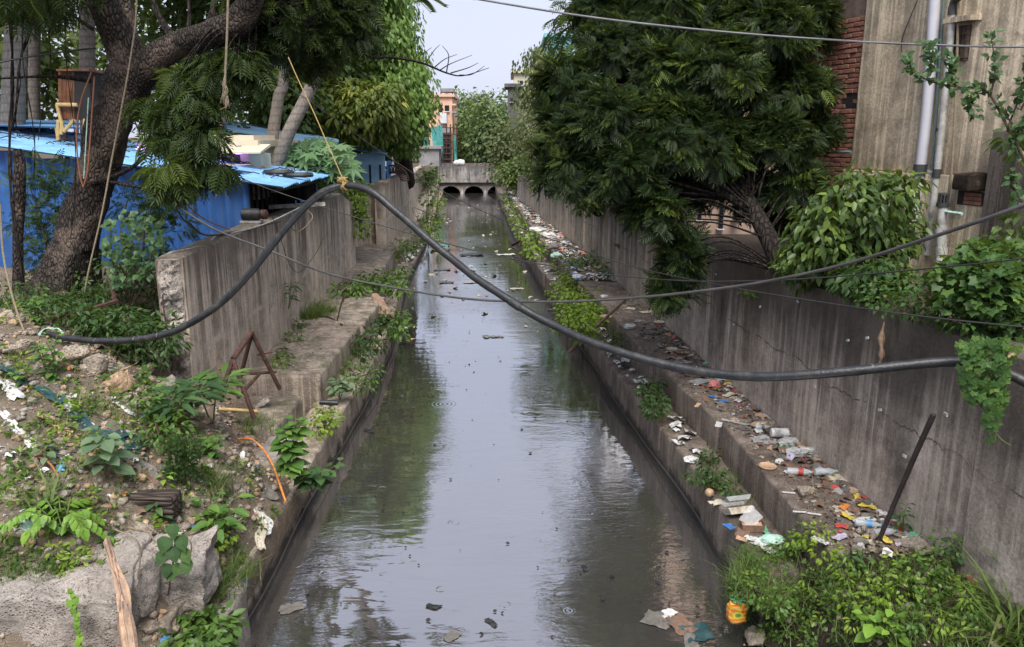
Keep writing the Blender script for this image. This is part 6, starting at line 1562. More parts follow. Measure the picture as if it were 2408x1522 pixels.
t = thing('wall_creeper', 'lobed-leaf creeper hanging down the stained wall at the right edge', 'creeper', at(2320, 800, 4.75)); me = leafmesh(TPL['lobe3'], M['L_vine'], 'lobe3'); mb = MB()
pts_, e_ = inpoly([(2255, 800), (2300, 785), (2400, 790), (2400, 830), (2370, 850), (2370, 930), (2345, 980), (2340, 1030), (2325, 1030), (2310, 960), (2270, 920), (2250, 880), (2265, 840)], 190)
for u, v in pts_: add_leaf(t, me, at(u, v, 4.62 - .0004 * (u - 2300) + vrnd(-.05, .05)), (vrnd(-.7, .5), -.3, -.9), (-.8 + vrnd(-.3, .3), -.6, .4 + vrnd(-.3, .3)), vrnd(.035, .075))
for pts2 in [[(2320, 795), (2330, 880), (2335, 960), (2340, 1035)], [(2300, 800), (2285, 860), (2300, 930)], [(2360, 800), (2370, 860), (2360, 930)], [(2330, 1000), (2350, 1030), (2375, 1048)]]: mb.tube(cr([at(u, v, 4.63) for u, v in pts2], 5), .005, 5)
mb.build('stems', M['stem'], t, True)
# leafy branch reaching in front of the tan plaster
t = thing('leaning_sapling', 'leafy branch with rounded leaves in front of the tan plaster', 'sapling', at(2420, 480, 5.8)); me = leafmesh(TPL['oval'], M['L_dark'], 'oval'); mb = MB()
br_ = [[(2430, 420), (2370, 300), (2320, 215), (2260, 205), (2200, 195), (2150, 170), (2135, 140)], [(2330, 225), (2340, 160), (2330, 80)], [(2370, 300), (2400, 220), (2420, 150)], [(2380, 340), (2400, 300), (2430, 280)], [(2230, 200), (2240, 170), (2230, 140)], [(2180, 185), (2190, 140), (2180, 105)], [(2400, 380), (2380, 430), (2400, 470)], [(2300, 210), (2280, 240), (2290, 270)], [(2400, 260), (2430, 200), (2440, 160)]]
for j, b in enumerate(br_):
    P = cr([at(u, v, 5.6 + .1 * math.sin(u * .02)) for u, v in b], 7); mb.tube(P, list(np.linspace(.012 if j == 0 else .007, .003, len(P))), 6)
    for i in range(3, len(P)):
        for s in range(4 if j else 3):
            add_leaf(t, me, P[i] + rand_dirs(1)[0] * .03, norm(P[i] - P[i - 1]) * .5 + rand_dirs(1)[0] * .9 + [0, 0, .25], (vrnd(-.5, .5), -.8, .6), vrnd(.042, .065))
mb.build('stems', M['stem_b'], t, True)
C = np.array([at(u, v, 6.0) for u, v in [(2350, 560), (2390, 545), (2410, 520), (2390, 330), (2410, 350), (2420, 300)]])
bush('edge_shrub', 'leafy twigs at the right picture edge before the dark pier', C, 0.14, 24, T_L8, 0.10, 'glossy', at(2400, 640, 6.0), stems=6, cat='shrub')
# small ferny tufts rooted in the stained wall
for u, v, lab in [(1845, 640, 'small leafy tuft rooted high on the stained wall'), (1770, 700, 'tiny leafy tuft on the stained wall beside the hanging leaves'), (1455, 580, 'bright tuft rooted in the far part of the stained wall'), (2010, 690, 'leaf tuft hanging on the stained wall edge')]:
    r_ = ray(u, v); t_ = 5.0
    for _ in range(60):
        y = r_[1] * t_; t_ = t_ * .5 + .5 * (XR(y) - .03) / r_[0]
    p = r_ * t_ + np.array([0, 0, CAMH])
    big_plant('wall_tuft', lab, p, 0.08, 24, 'l8', 0.07, M['L_green'], 4, 0.07, lean=(-.1, -.05), t0=.2)
# ledge weeds on the right, near to far
q = np.array([on(u, v, .75) for u, v in [(1310, 690), (1330, 650), (1350, 630), (1340, 720), (1370, 690), (1360, 740), (1390, 760), (1330, 760), (1400, 740), (1320, 620), (1380, 660), (1400, 700), (1375, 780), (1350, 670), (1345, 700), (1360, 715), (1375, 730), (1340, 740), (1350, 655), (1365, 675), (1385, 745), (1395, 720), (1360, 765), (1325, 670), (1330, 710)]])
bush('ledge_weeds', 'bright green weeds covering the kerb step in the middle distance', q, 0.28, 120, T_OVAL, 0.085, 'weed_y', None, stems=8, flat=0.7)
q = np.array([on(u, v, 1.0) for u, v in [(1370, 620), (1400, 610), (1420, 615), (1350, 615), (1440, 640), (1410, 600), (1430, 630)]])
bush('ledge_weeds', 'green weeds against the stained wall in the middle distance', q, 0.32, 130, T_OVAL, 0.085, 'weed', None, stems=6, flat=0.7)
q = np.array([on(u, v, .8) for u, v in [(1440, 790), (1460, 810), (1430, 800), (1450, 780)]])
bush('kerb_weeds', 'grey-green weeds on the kerb step below the bamboo pole', q, 0.17, 70, T_LEAF, 0.07, 'weed_d', None, stems=4)
q = np.array([on(u, v, .8) for u, v in [(1530, 930), (1540, 900), (1535, 960), (1550, 945), (1520, 915)]])
bush('kerb_weeds', 'dark leafy weed on the kerb step below the sagging pipe', q, 0.14, 80, T_L8, 0.07, 'weed_d', None, stems=4)
q = np.array([on(u, v, .66) for u, v in [(1660, 1090), (1680, 1110), (1670, 1070), (1700, 1130), (1640, 1120), (1720, 1150)]])
bush('kerb_weeds', 'leafy weeds on the kerb step beside the plastic tray', q, 0.11, 60, T_OVAL, 0.055, 'weed_d', None, stems=5)
grass('grass on the kerb step beside the plastic tray', [on(u, v, ZLO + .02) for u, v in [(1650, 1140), (1680, 1150), (1710, 1150), (1740, 1180), (1630, 1130), (1700, 1120), (1560, 970), (1545, 985)]], 0.17, 50)
q = np.array([on(u, v, .8) for u, v in [(1205, 490), (1215, 510), (1200, 470), (1225, 525), (1235, 545), (1245, 560), (1190, 462), (1260, 590), (1255, 575)]])
bush('ledge_weeds', 'yellow-green weeds strung along the far kerb step', q, 0.42, 80, T_OVAL, 0.14, 'weed_y', None, stems=5, flat=.6)
# weeds spilling over the kerb at its near end
q = np.array([on(u, v, vrnd(.42, .62)) for u, v in inpoly([(1715, 1400), (1745, 1300), (1800, 1265), (1850, 1300), (1850, 1440), (1790, 1460), (1775, 1400)], 26)[0]])
bush('kerb_weeds', 'weeds spilling over the near end of the kerb step above the orange bag', q, 0.10, 28, T_OVAL, 0.04, 'weed', on(1800, 1420, .4), stems=16)
grass('grass spilling over the near end of the kerb step', [on(u, v, .5) for u, v in inpoly([(1730, 1360), (1760, 1290), (1840, 1330), (1830, 1440), (1780, 1430)], 30)[0]], .2, 40, lean=.6)
# foreground weeds on the mound
T_W = leaf8T(0.3, 0.06, 0.2)
pol = [(1715, 1400), (1740, 1330), (1800, 1300), (1880, 1290), (1950, 1340), (2060, 1330), (2180, 1330), (2290, 1370), (2330, 1470), (2250, 1520), (1900, 1525), (1760, 1490), (1720, 1440)]
q = ptsin(pol, 90, mound); q[:, 2] += np.abs(rng.normal(size=len(q))) * .07 + .02
o = bush('weed_thicket', 'thicket of small-leaved green weeds on the mound in the lower right corner', q, 0.09, 24, T_W, 0.036, 'weed', None, stems=30)
q = ptsin(pol, 44, mound); q[:, 2] += np.abs(rng.normal(size=len(q))) * .1 + .03
bush('lime_weeds', 'scattered lime-green weed tops through the lower right thicket', q, 0.07, 22, leaf8T(.2, .05, .3), 0.045, 'weed_y', None, stems=40)
q = np.array([mound(u, v) + [0, 0, vrnd(.12, .3)] for u, v in [(1890, 1310), (1920, 1320), (1870, 1330), (1905, 1345), (1935, 1350), (1880, 1350)]])
bush('bushy_weed', 'tall yellow-green bushy weed at the top of the thicket', q, 0.11, 60, T_W, 0.04, 'weed_y', mound(1900, 1370), stems=7)
q = np.array([mound(u, v) + [0, 0, vrnd(.1, .28)] for u, v in [(2160, 1370), (2190, 1390), (2140, 1400), (2210, 1350), (2180, 1430), (2120, 1430)]])
bush('bushy_weed', 'bushy upright weed below the grey slab against the stained wall', q, 0.12, 55, T_W, 0.04, 'weed', mound(2170, 1440), stems=7)
q = np.array([mound(u, v) + [0, 0, vrnd(.06, .2)] for u, v in [(2020, 1420), (2050, 1430), (1990, 1440), (2080, 1450), (2030, 1460)]])
bush('bushy_weed', 'low lime-green weed in the middle of the thicket', q, 0.11, 45, T_W, 0.036, 'weed_y', mound(2030, 1470), stems=5)
big_plant('broad_leaved_weed', 'broad-leaved pale weed above the orange bag', mound(1830, 1450), 0.34, 40, 'oval', 0.10, M['L_lime'], 4, 0.14, t0=0.15)
big_plant('broad_leaved_weed', 'broad-leaved weed at the bottom edge of the thicket', mound(2080, 1515), 0.24, 26, 'oval', 0.11, M['L_lime'], 3, 0.14, t0=0.2)
big_plant('broad_leaved_weed', 'leafy weed with pale leaves behind the first broad-leaved weed', mound(1830, 1380), 0.28, 34, 'oval', 0.08, M['L_green'], 3, 0.14, t0=0.2)
big_plant('broad_leaved_weed', 'small dark-leaved weed at the foot of the leaning stick', mound(2015, 1345), 0.16, 20, 'l8', 0.07, M['L_dark'], 2, 0.06, t0=0.1)
big_plant('broad_leaved_weed', 'dark weed growing against the stained wall low on the right', (XR(5.2) - .05, 5.2, .95), 0.2, 24, 'l8', 0.07, M['L_dark'], 2, 0.06, t0=0.1)
big_plant('broad_leaved_weed', 'slender weed on the wall foot above the leaning stick', (XR(5.75) - .05, 5.75, .95), 0.2, 22, 'l8', 0.07, M['L_dark'], 2, 0.05, t0=0.1)
grass('grass among the weeds of the foreground thicket', ptsin(pol, 130, mound), 0.17, 44, lean=0.55, spread=.08)
grass('long arching grass at the lower right corner', [mound(u, v) for u, v in [(2380, 1480), (2400, 1440), (2410, 1500), (2370, 1510)]], 0.5, 44, T=T_BL2, lean=0.5, spread=.05)

# ------------------------------------------------------------------ stones and broken concrete
def rock(name, label, c, size, m, seed, group=None, cuts=3, sink=0.25, rot=None, cat='stone', n=13, amp=0.05, tilt=(0, 0)):
    r_ = random.Random(seed); bm = bmesh.new()
    for i in range(n):
        v = Vector((r_.gauss(0, 1), r_.gauss(0, 1), r_.gauss(0, 1))).normalized() * r_.uniform(.8, 1.05); bm.verts.new((v.x * size[0] / 2, v.y * size[1] / 2, v.z * size[2] / 2))
    res = bmesh.ops.convex_hull(bm, input=bm.verts[:])
    bmesh.ops.delete(bm, geom=[v for v in bm.verts if not v.link_faces], context='VERTS')
    bmesh.ops.bevel(bm, geom=bm.edges[:], offset=min(size) * .05, segments=1, affect='EDGES')
    bmesh.ops.triangulate(bm, faces=bm.faces[:])
    bmesh.ops.subdivide_edges(bm, edges=bm.edges[:], cuts=cuts if max(size) > .12 else 1, use_grid_fill=True)
    s = max(size)
    for v in bm.verts: v.co += noise.noise_vector(v.co * (4 / s) + Vector((seed, 0, 0))) * s * amp + noise.noise_vector(v.co * (14 / s) + Vector((seed, 0, 0))) * s * amp * .4
    me = bpy.data.meshes.new(name); bm.to_mesh(me); bm.free()
    o = put(name, me, m); o.location = (c[0], c[1], c[2] + size[2] * (.5 - sink)); o.rotation_euler = (tilt[0], tilt[1], rot if rot is not None else r_.uniform(0, 3))
    return tag(o, label, cat, group)
GR = 'stones on the rubble bank'
for i, (u, v, s, m, lab) in enumerate([
    (285, 915, (.50, .26, .24), 'stone_tan', 'large tilted tan boulder below the black pipe'), (222, 880, (.34, .3, .28), 'stone', 'blocky brown boulder under the sagging pipe'), (165, 850, (.42, .3, .22), 'stone', 'broad earthy boulder at the pipe end'),
    (345, 880, (.24, .2, .22), 'stone', 'grey boulder beside the broken wall end'), (210, 940, (.17, .16, .18), 'stone', 'rounded grey stone in front of the blocky boulder'), (300, 938, (.10, .08, .06), 'stone', 'small pale flat stone under the tan boulder'),
    (385, 950, (.3, .22, .2), 'broken', 'lump of broken concrete at the foot of the grey wall'), (400, 915, (.24, .2, .26), 'broken', 'ragged concrete lump against the broken wall end'), (60, 830, (.3, .25, .2), 'stone', 'pale stone below the old tree at the picture edge'),
    (20, 835, (.24, .2, .18), 'stone', 'stone at the left edge below the dry stalk'), (45, 1100, (.14, .12, .12), 'stone', 'white-veined stone on the slope near the left edge'), (15, 1180, (.2, .2, .14), 'stone', 'grey stone half buried at the left edge'),
    (340, 1255, (.24, .18, .15), 'stone', 'long pitted stone below the dark timber'), (300, 1290, (.17, .16, .17), 'stone', 'round pitted stone on top of the broken slab'), (270, 1245, (.10, .10, .1), 'stone', 'small stone wedged left of the pitted stone'),
    (215, 1320, (.12, .07, .07), 'stone', 'angular pale chip above the broken slab'), (185, 1345, (.09, .08, .07), 'stone', 'small brown chip above the broken slab'), (240, 1370, (.15, .09, .05), 'broken', 'flat grey slab chip leaning on the broken slab'),
    (75, 1340, (.10, .08, .08), 'stone', 'pale cube of stone in the lower grass'), (500, 1240, (.10, .08, .07), 'stone', 'small tan stone beside the leafy weed'), (290, 1120, (.13, .1, .08), 'stone_tan', 'tan stone near the milkweed'),
    (330, 1130, (.12, .1, .1), 'stone_tan', 'reddish stone below the dark cloth'), (440, 1195, (.1, .08, .08), 'stone', 'pale stone by the dark bush'), (220, 1070, (.14, .09, .07), 'stone_tan', 'pinkish stone beside the green cloth'),
    (285, 1065, (.13, .09, .08), 'stone_tan', 'rusty pink stone right of the milkweed top'), (140, 1045, (.11, .1, .09), 'stone', 'brown stone in the middle of the slope'), (600, 1110, (.15, .12, .12), 'stone', 'stone at the head of the orange pipe'),
    (575, 1165, (.1, .08, .08), 'stone', 'stone below the blue rag'), (700, 1040, (.3, .2, .2), 'broken', 'cracked concrete chunk beside the tall sapling'), (620, 950, (.2, .13, .1), 'broken', 'loose concrete lump under the rusty frame'),
    (655, 975, (.12, .09, .07), 'broken', 'small concrete lump beside the bench corner'), (360, 1150, (.12, .1, .08), 'stone', 'pale stone beside the dark cloth strip')]):
    rock('stone', lab, bank(u, v), s, M[m], 30 + i, GR, tilt=(vrnd(-.3, .3), vrnd(-.3, .3)))
# big broken slabs in the lower left corner
def bslab(label, u0, u1, vt, vb, d, dep, rot, seed, m='broken'):
    p, q = at(u0, vt, d), at(u1, vt, d); zb = at((u0 + u1) / 2, vb, d)[2]; cx, cy = (p[0] + q[0]) / 2, d + dep / 2; hw = (q[0] - p[0]) / 2
    ft = [Matrix.Rotation(rot, 2) @ Vector((sx * hw * (1 + .12 * math.sin(seed + k)), sy * dep / 2)) + Vector((cx, cy)) for k, (sx, sy) in enumerate(((-1, -1), (1, -1), (1, 1), (-1, 1)))]
    o = rough_box('broken_slab', [tuple(k) for k in ft], zb, p[2], M[m], None, 22, .05, .02, (.03, -.06, .05, -.03), 5.0)
    return tag(o, label, 'concrete slab')
bslab('huge broken concrete slab filling the lower left corner', -120, 245, 1402, 1600, 4.45, .75, .04, 1)
bslab('broken concrete slab behind the fibrous stem', 225, 335, 1345, 1450, 4.75, .5, -.15, 2)
bslab('broken slab under the heart-leaved sapling', 335, 465, 1340, 1450, 5.0, .5, .1, 3)
bslab('mossy lower slab under the overhang', 230, 400, 1470, 1560, 4.75, .5, .1, 4, 'ledge')
rough_box('kerb_block', [(-2.52, 5.0), (-2.16, 4.95), (-2.15, 5.75), (-2.5, 5.8)], -.2, 0.50, M['broken'], None, 7, 0.025, 0.05)
tag(bpy.data.objects['kerb_block'], 'pale broken kerb block at the water edge in the lower left', 'concrete block')
# right-hand stones
for i, (u, v, s, m, lab) in enumerate([(1890, 1165, (.24, .17, .15), 'stone', 'pitted stone lying on the littered ledge'), (2150, 1290, (.4, .24, .14), 'stone', 'grey slab of stone at the wall foot behind the thicket'), (2225, 1330, (.14, .1, .06), 'broken', 'pale brick-like piece beside the grey slab'),
    (2050, 1500, (.1, .08, .06), 'stone', 'pale stone among the weeds at the bottom'), (1990, 1400, (.12, .1, .06), 'stone', 'pale flat stone in the weed thicket'), (1775, 1505, (.4, .2, .12), 'stone', 'pale stone slab at the bottom edge by the water'), (2290, 1370, (.16, .12, .09), 'brick', 'broken brick at the foot of the stained wall'), (2330, 1350, (.12, .1, .07), 'stone', 'stone beside the broken brick'), (2050, 1290, (.07, .06, .05), 'stone', 'small stone below the grey slab')]):
    p = on(u, v, ZUP) if v < 1310 else mound(u, v)
    rock('stone', lab, p, s, M[m], 90 + i, 'stones on the littered ledge')
# small rubble, too many to count
def rubble(name, label, P, s0, s1, mats):
    P = np.asarray(P); bm = bmesh.new(); bmesh.ops.create_icosphere(bm, subdivisions=1, radius=.5)
    base = np.array([v.co for v in bm.verts]); fc = np.array([[v.index for v in f.verts] for f in bm.faces]); bm.free()
    n = len(P); k = len(base); T0 = []
    sz = s0 + (s1 - s0) * rng.random(n) ** 3
    V = base[None] * (1 + rng.normal(size=(n, k, 1)) * .22) * (sz[:, None, None]) * (0.6 + .8 * rng.random((n, 1, 3)))
    a = rng.random(n) * 6.28; c, s = np.cos(a), np.sin(a)
    V = np.stack([V[:, :, 0] * c[:, None] - V[:, :, 1] * s[:, None], V[:, :, 0] * s[:, None] + V[:, :, 1] * c[:, None], V[:, :, 2] * .7], 2) + P[:, None, :]
    F = fc[None] + (np.arange(n) * k)[:, None, None]
    o = npmesh(name, V.reshape(-1, 3), F.reshape(-1, 3), mats)
    return tag(o, label, None, kind='stuff')
xy = np.stack([-2.35 - 3.6 * rng.random(7000) ** 1.2, rng.uniform(3.6, 8.6, 7000)], 1)
P = np.array([(x, y, bank_z(x, y) + .004) for x, y in xy]); h3 = rng.integers(0, 3, len(P))
rubble('rubble', 'grey stone rubble strewn over the bank', P[h3 == 0], .015, .10, M['stone'])
rubble('rubble', 'tan stone and brick rubble strewn over the bank', P[h3 == 1], .012, .085, M['stone_tan'])
rubble('rubble', 'pale concrete rubble strewn over the bank', P[h3 == 2], .012, .08, M['broken'])
def ledge_pts(n, y0, y1, z=ZUP, f0=0.05, f1=0.95, bias=1.0):
    y = y0 * (y1 / y0) ** rng.random(n); return np.array([(UPE(a) + (XR(a) - UPE(a)) * (f0 + (f1 - f0) * (1 - rng.random() ** bias)), a, z + .008) for a in y])
rubble('rubble', 'small stones and dirt crumbs on the littered ledge', ledge_pts(1100, 5.3, 20, bias=2), .008, .05, M['stone'])
rubble('rubble', 'dark dirt clods on the littered ledge', ledge_pts(1100, 5.5, 22, bias=1.3), .006, .03, M['soil_d'])
rubble('rubble', 'stones at the wall foot below the leaning stick', np.array([on(u, v, ZUP + .01) for u, v in np.stack([rng.uniform(2010, 2150, 70), rng.uniform(1240, 1300, 70)], 1)]), .02, .10, M['stone'])
rubble('rubble', 'stones in the weedy mound', np.array([mound(u, v) for u, v in np.stack([rng.uniform(1740, 2380, 160), rng.uniform(1340, 1520, 160)], 1)]), .015, .09, M['stone'])
rubble('rubble', 'gritty crumbs on the stepped bench', np.array([(rng.uniform(XL(y) + .05, -2.6), y, .93) for y in rng.uniform(10, 17, 400)]), .008, .04, M['stone'])
# ------------------------------------------------------------------ litter
def scraps(label, P, s0, s1, m, flat=.5):
    P = np.asarray(P); n = len(P); T = np.array([[-.5, -.4, 0], [.1, -.5, .18], [.5, -.3, .02], [-.45, .15, .2], [.05, .05, .02], [.55, .1, .25], [-.35, .5, .03], [.1, .45, .2], [.42, .55, 0]]); F = np.array([[0, 1, 4], [0, 4, 3], [1, 2, 5], [1, 5, 4], [3, 4, 7], [3, 7, 6], [4, 5, 8], [4, 8, 7]])
    A = np.concatenate([rng.normal(size=(n, 2)), rng.normal(size=(n, 1)) * .15], 1); N = np.concatenate([rng.normal(size=(n, 2)) * .25, np.ones((n, 1))], 1)
    V, Fc, r = scatter((T, F), P, A, N, s0 + (s1 - s0) * rng.random(n) ** 2)
    V[:, 2] += .006
    return tag(npmesh('litter', V, Fc, m, smooth=True), label, None, kind='stuff')
far = lambda n, a=17, b=45: ledge_pts(n, a, b, bias=1.2)
for k, nm, n in [('p_white', 'white', 520), ('p_blue', 'blue', 60), ('p_pink', 'pink', 90), ('p_grey', 'grey', 320), ('p_cream', 'cream', 240), ('p_mint', 'pale green', 60), ('p_tan', 'brown', 160)]:
    scraps('small %s scraps of litter strewn along the far littered ledge' % nm, far(int(n * .6)), .05, .2, M[k])
for j_ in range(46):
    p = ledge_pts(1, 5.6, 15, f0=.3, bias=1.8)[0]; k_ = ('p_grey', 'p_brown', 'film', 'p_grey', 'p_cream')[j_ % 5]
    o = crumple('litter', (p[0], p[1], p[2]), (vrnd(.1, .3), vrnd(.06, .18)), M[k_], .14, 8, 3.2, j_ + 200, rz(vrnd(0, 3)), .6); o['kind'] = 'stuff'; o['label'] = ['muddy grey plastic matted into the ledge dirt', 'muddy brown paper matted into the ledge dirt', 'clear film matted into the ledge dirt', 'dirty grey rag matted into the ledge dirt', 'dirty cream paper matted into the ledge dirt'][j_ % 5]
near = lambda n: ledge_pts(n, 5.4, 13, f0=.25, bias=2.2)
for k, nm, n in [('p_white', 'white', 60), ('p_red', 'red', 22), ('p_yellow', 'yellow', 20), ('p_grey', 'grey', 160), ('p_brown', 'dark brown', 260), ('p_tan', 'tan', 50), ('p_green', 'green', 14), ('film', 'clear', 50), ('p_lilac', 'lilac', 20)]:
    scraps('tiny %s scraps of litter on the near littered ledge' % nm, near(n), .02, .10, M[k])
kp = np.array([(WR(y) + rng.uniform(.02, .3), y, ZLO + .01) for y in rng.uniform(8, 45, 420)])
scraps('white scraps caught on the kerb step', kp[:200], .03, .16, M['p_white']); scraps('grey scraps caught on the kerb step', kp[200:], .03, .14, M['p_grey'])
bp = np.array([bank(u, v) for u, v in np.stack([rng.uniform(0, 620, 420), rng.uniform(850, 1380, 420)], 1)])
for k, nm, a, b in [('p_white', 'white', 0, 130), ('p_brown', 'brown', 130, 300), ('p_blue', 'blue', 300, 315), ('p_grey', 'grey', 315, 400), ('p_orange', 'orange', 400, 420)]:
    scraps('small %s scraps of litter in the rubble' % nm, bp[a:b], .02, .09, M[k])
lk = np.array([(WL(y) - rng.uniform(.05, .6), y, .30) for y in rng.uniform(21.8, 30, 260)])
scraps('white litter heaped on the far kerb by the water', lk[:150], .06, .22, M['p_white']); scraps('red and orange litter on the far kerb', lk[150:180], .06, .2, M['p_orange']); scraps('grey litter on the far kerb', lk[180:], .06, .2, M['p_grey'])
# floating scum and flecks
wp = np.array([(rng.uniform(WL(y) + .1, WR(y) - .1), y, .004) for y in 5.2 * (50 / 5.2) ** rng.random(520)])
scraps('dark flecks floating on the water', wp[:260], .012, .045, M['p_black']); scraps('pale scum flecks floating far up the drain', wp[260:][wp[260:, 1] > 16], .03, .14, M['p_cream'])
# pieces one can tell apart
def bag(name, lab, p, s, mk, seed, amp=.35, h=1.0, n=14, group=None, cat='plastic bag'):
    bm = bmesh.new(); bmesh.ops.create_icosphere(bm, subdivisions=3, radius=.5)
    for v in bm.verts:
        d = noise.noise_vector(v.co * 3.2 + Vector((seed, 0, 0))) * amp + noise.noise_vector(v.co * 8 + Vector((seed, 3, 0))) * amp * .35
        v.co += d * .5; v.co = Vector((v.co.x * s[0], v.co.y * s[1], max(v.co.z, -.32) * s[2] * h))
    me = bpy.data.meshes.new(name); bm.to_mesh(me); bm.free(); o = put(name, me, M[mk]); o.location = (p[0], p[1], p[2] + s[2] * .3)
    return tag(o, lab, cat, group)
def wrap(lab, p, s, mk, seed, amp=.16, name='wrapper', cat='wrapper', rot=None, freq=2.8, tilt=None):
    mt = rz(rot if rot is not None else seed * 1.3)
    if tilt: mt = Matrix.Rotation(tilt, 3, 'X') @ mt
    return tag(crumple(name, (p[0], p[1], p[2] + .008), s, M[mk], amp, 9, freq, seed, mt), lab, cat)
U = lambda u, v: on(u, v, ZUP + .01)
Lo = lambda u, v: on(u, v, ZLO + .01)
for i, (u, v, s, mk, lab) in enumerate([
    (2015, 1170, (.14, .05), 'p_yellow', 'yellow strip of packet by the wall on the littered ledge'), (2040, 1192, (.13, .08), 'p_yellow', 'yellow and white wrapper just above the orange one'), (1985, 1195, (.13, .07), 'p_orange', 'orange paper wrapper on the littered ledge'), (1990, 1215, (.13, .06), 'p_yellow', 'small yellow snack packet below the orange wrapper'),
    (2030, 1225, (.2, .07), 'p_white', 'crumpled white packaging strip by the wall'), (2110, 1240, (.16, .08), 'p_red', 'red and white packet beside the leaning stick'), (1980, 1240, (.1, .06), 'p_red', 'small red wrapper on the bare ledge'), (2150, 1262, (.14, .07), 'p_green', 'green plastic packet right of the leaning stick'),
    (1930, 1275, (.14, .06), 'p_white', 'white paper scrap on the near part of the ledge'), (1975, 1265, (.14, .07), 'p_lilac', 'pinkish rag on the near part of the ledge'), (2080, 1270, (.13, .06), 'p_yellow', 'yellow sachet at the foot of the leaning stick'), (2125, 1285, (.12, .05), 'p_lilac', 'lilac foil scrap behind the leaning stick'),
    (1690, 1000, (.16, .07), 'p_white', 'crumpled pale packet near the ledge edge'), (1730, 995, (.26, .06), 'film', 'clear film strip lying across the ledge'), (1780, 1000, (.22, .1), 'p_tan', 'orange-brown heap of husks against the wall'), (1840, 1050, (.13, .06), 'p_green', 'bright green scrap below the white cup'),
    (1790, 1030, (.16, .08), 'film', 'grey film beside the white cup'), (1660, 940, (.2, .08), 'p_brown', 'flattened brown cardboard on the ledge'), (1700, 945, (.14, .05), 'p_blue', 'blue cloth strip on the ledge'), (1715, 930, (.2, .09), 'p_cream', 'beige rag heap near the wall'),
    (1675, 935, (.14, .06), 'p_blue', 'dark blue cloth piece beside the beige rag'), (1655, 900, (.34, .16), 'film', 'crumpled clear plastic sheet under the sagging pipe'), (1690, 890, (.24, .12), 'p_white', 'white and lilac plastic heap under the sagging pipe'), (1588, 870, (.12, .04), 'p_white', 'thin white strip under the sagging pipe'),
    (1640, 955, (.14, .05), 'p_tan', 'tan rag with red trim on the ledge'), (1745, 1270, (.1, .06), 'p_tan', 'dark brown husk below the brown box')]):
    wrap(lab, U(u, v) if i != 25 else Lo(u, v), s, mk, i + 1)
for i, (u, v, s, mk, lab) in enumerate([(1480, 772, (.20, .16, .1), 'p_white', 'white crumpled bag lying in the middle of the ledge'), (1680, 910, (.16, .12, .10), 'p_pink', 'pink knotted bag below the sagging pipe'), (1420, 700, (.15, .12, .07), 'p_white', 'small white bag by the hanging leaves'), (1855, 1045, (.2, .14, .1), 'film', 'clear bag with a green print near the wall'),
    (1870, 1070, (.2, .14, .1), 'film', 'crumpled clear bag below the white cup'), (1360, 655, (.3, .2, .12), 'p_white', 'pale foam sheet at the far weeds'), (1300, 585, (.4, .3, .2), 'p_grey', 'grey bundle on the far ledge'), (1308, 605, (.3, .25, .16), 'p_mint', 'pale turquoise bag on the far ledge'), (1290, 560, (.5, .4, .2), 'p_white', 'white bundle on the far ledge'),
    (1262, 545, (.6, .4, .2), 'p_white', 'white heap further along the far ledge')]):
    bag('plastic_bag', lab, U(u, v), s, mk, i * 3 + 1)
bag('plastic_bag', 'white torn bag beside the weeds on the kerb step', Lo(1625, 1085), (.16, .12, .07), 'p_white', 41)
bag('plastic_bag', 'mint green frilly bag on the kerb step above the thicket', Lo(1815, 1275), (.2, .14, .08), 'p_mint', 44)
wrap('white and green printed film on the kerb step', Lo(1795, 1290), (.24, .09), 'p_white', 33)
wrap('pale green strip trailing over the kerb step', Lo(1800, 1250), (.2, .05), 'p_green', 35)
wrap('white folded paper on the kerb step', Lo(1765, 1268), (.1, .07), 'p_white', 36, .3)
wrap('torn brown leaf husk on the kerb step', Lo(1745, 1255), (.18, .1), 'p_brown', 37, .2)
bag('coconut_shell', 'brown coconut husk among the kerb weeds', Lo(1668, 1165), (.09, .09, .09), 'p_tan', 51, .1, cat='husk')
wrap('orange net scrap among the kerb weeds', Lo(1690, 1150), (.12, .1), 'p_orange', 38, .3)
wrap('cream crumpled paper cup beside the plastic tray', Lo(1685, 1185), (.14, .1), 'p_cream', 39, .3)
wrap('white scrap on the kerb step in the shade', Lo(1590, 1042), (.16, .05), 'p_white', 40)
wrap('dark cloth strip caught on the kerb step by the pipe', Lo(1470, 860), (.3, .08), 'p_black', 42)
# the tray, the brown box and its film
p = Lo(1735, 1215); t = thing('plastic_tray', 'ribbed clear and white food tray on the kerb step', 'tray', p)
Mt = Matrix.Rotation(.25, 3, 'Z') @ Matrix.Rotation(-.5, 3, 'X')
def shell(parent, nm, c, a, b, h, m, Mx, tw=.8):
    lo = [Vector((sx * a * tw / 2, sy * b * tw / 2, 0)) for sx, sy in ((-1, -1), (1, -1), (1, 1), (-1, 1))]; hi = [Vector((sx * a / 2, sy * b / 2, h)) for sx, sy in ((-1, -1), (1, -1), (1, 1), (-1, 1))]
    P_ = [Mx @ q + Vector(c) for q in lo + hi]
    return MB().add(P_, [(0, 1, 2, 3), (0, 4, 5, 1), (1, 5, 6, 2), (2, 6, 7, 3), (3, 7, 4, 0)]).build(nm, m, parent)
shell(t, 'tray_base', np.array(p) + [0, 0, .03], .25, .15, .06, M['p_cream'], Mt)
shell(t, 'tray_lid', np.array(p) + [.0, .06, .11], .26, .16, .04, M['film'], Mt @ Matrix.Rotation(-.35, 3, 'X'))
for k in range(7): MB().box(Vector(p) + Mt @ Vector((-.085 + k * .028, 0, .037)) + Vector((0, 0, .03)), (.008, .1, .006), Mt).build('rib', M['p_white'], t)
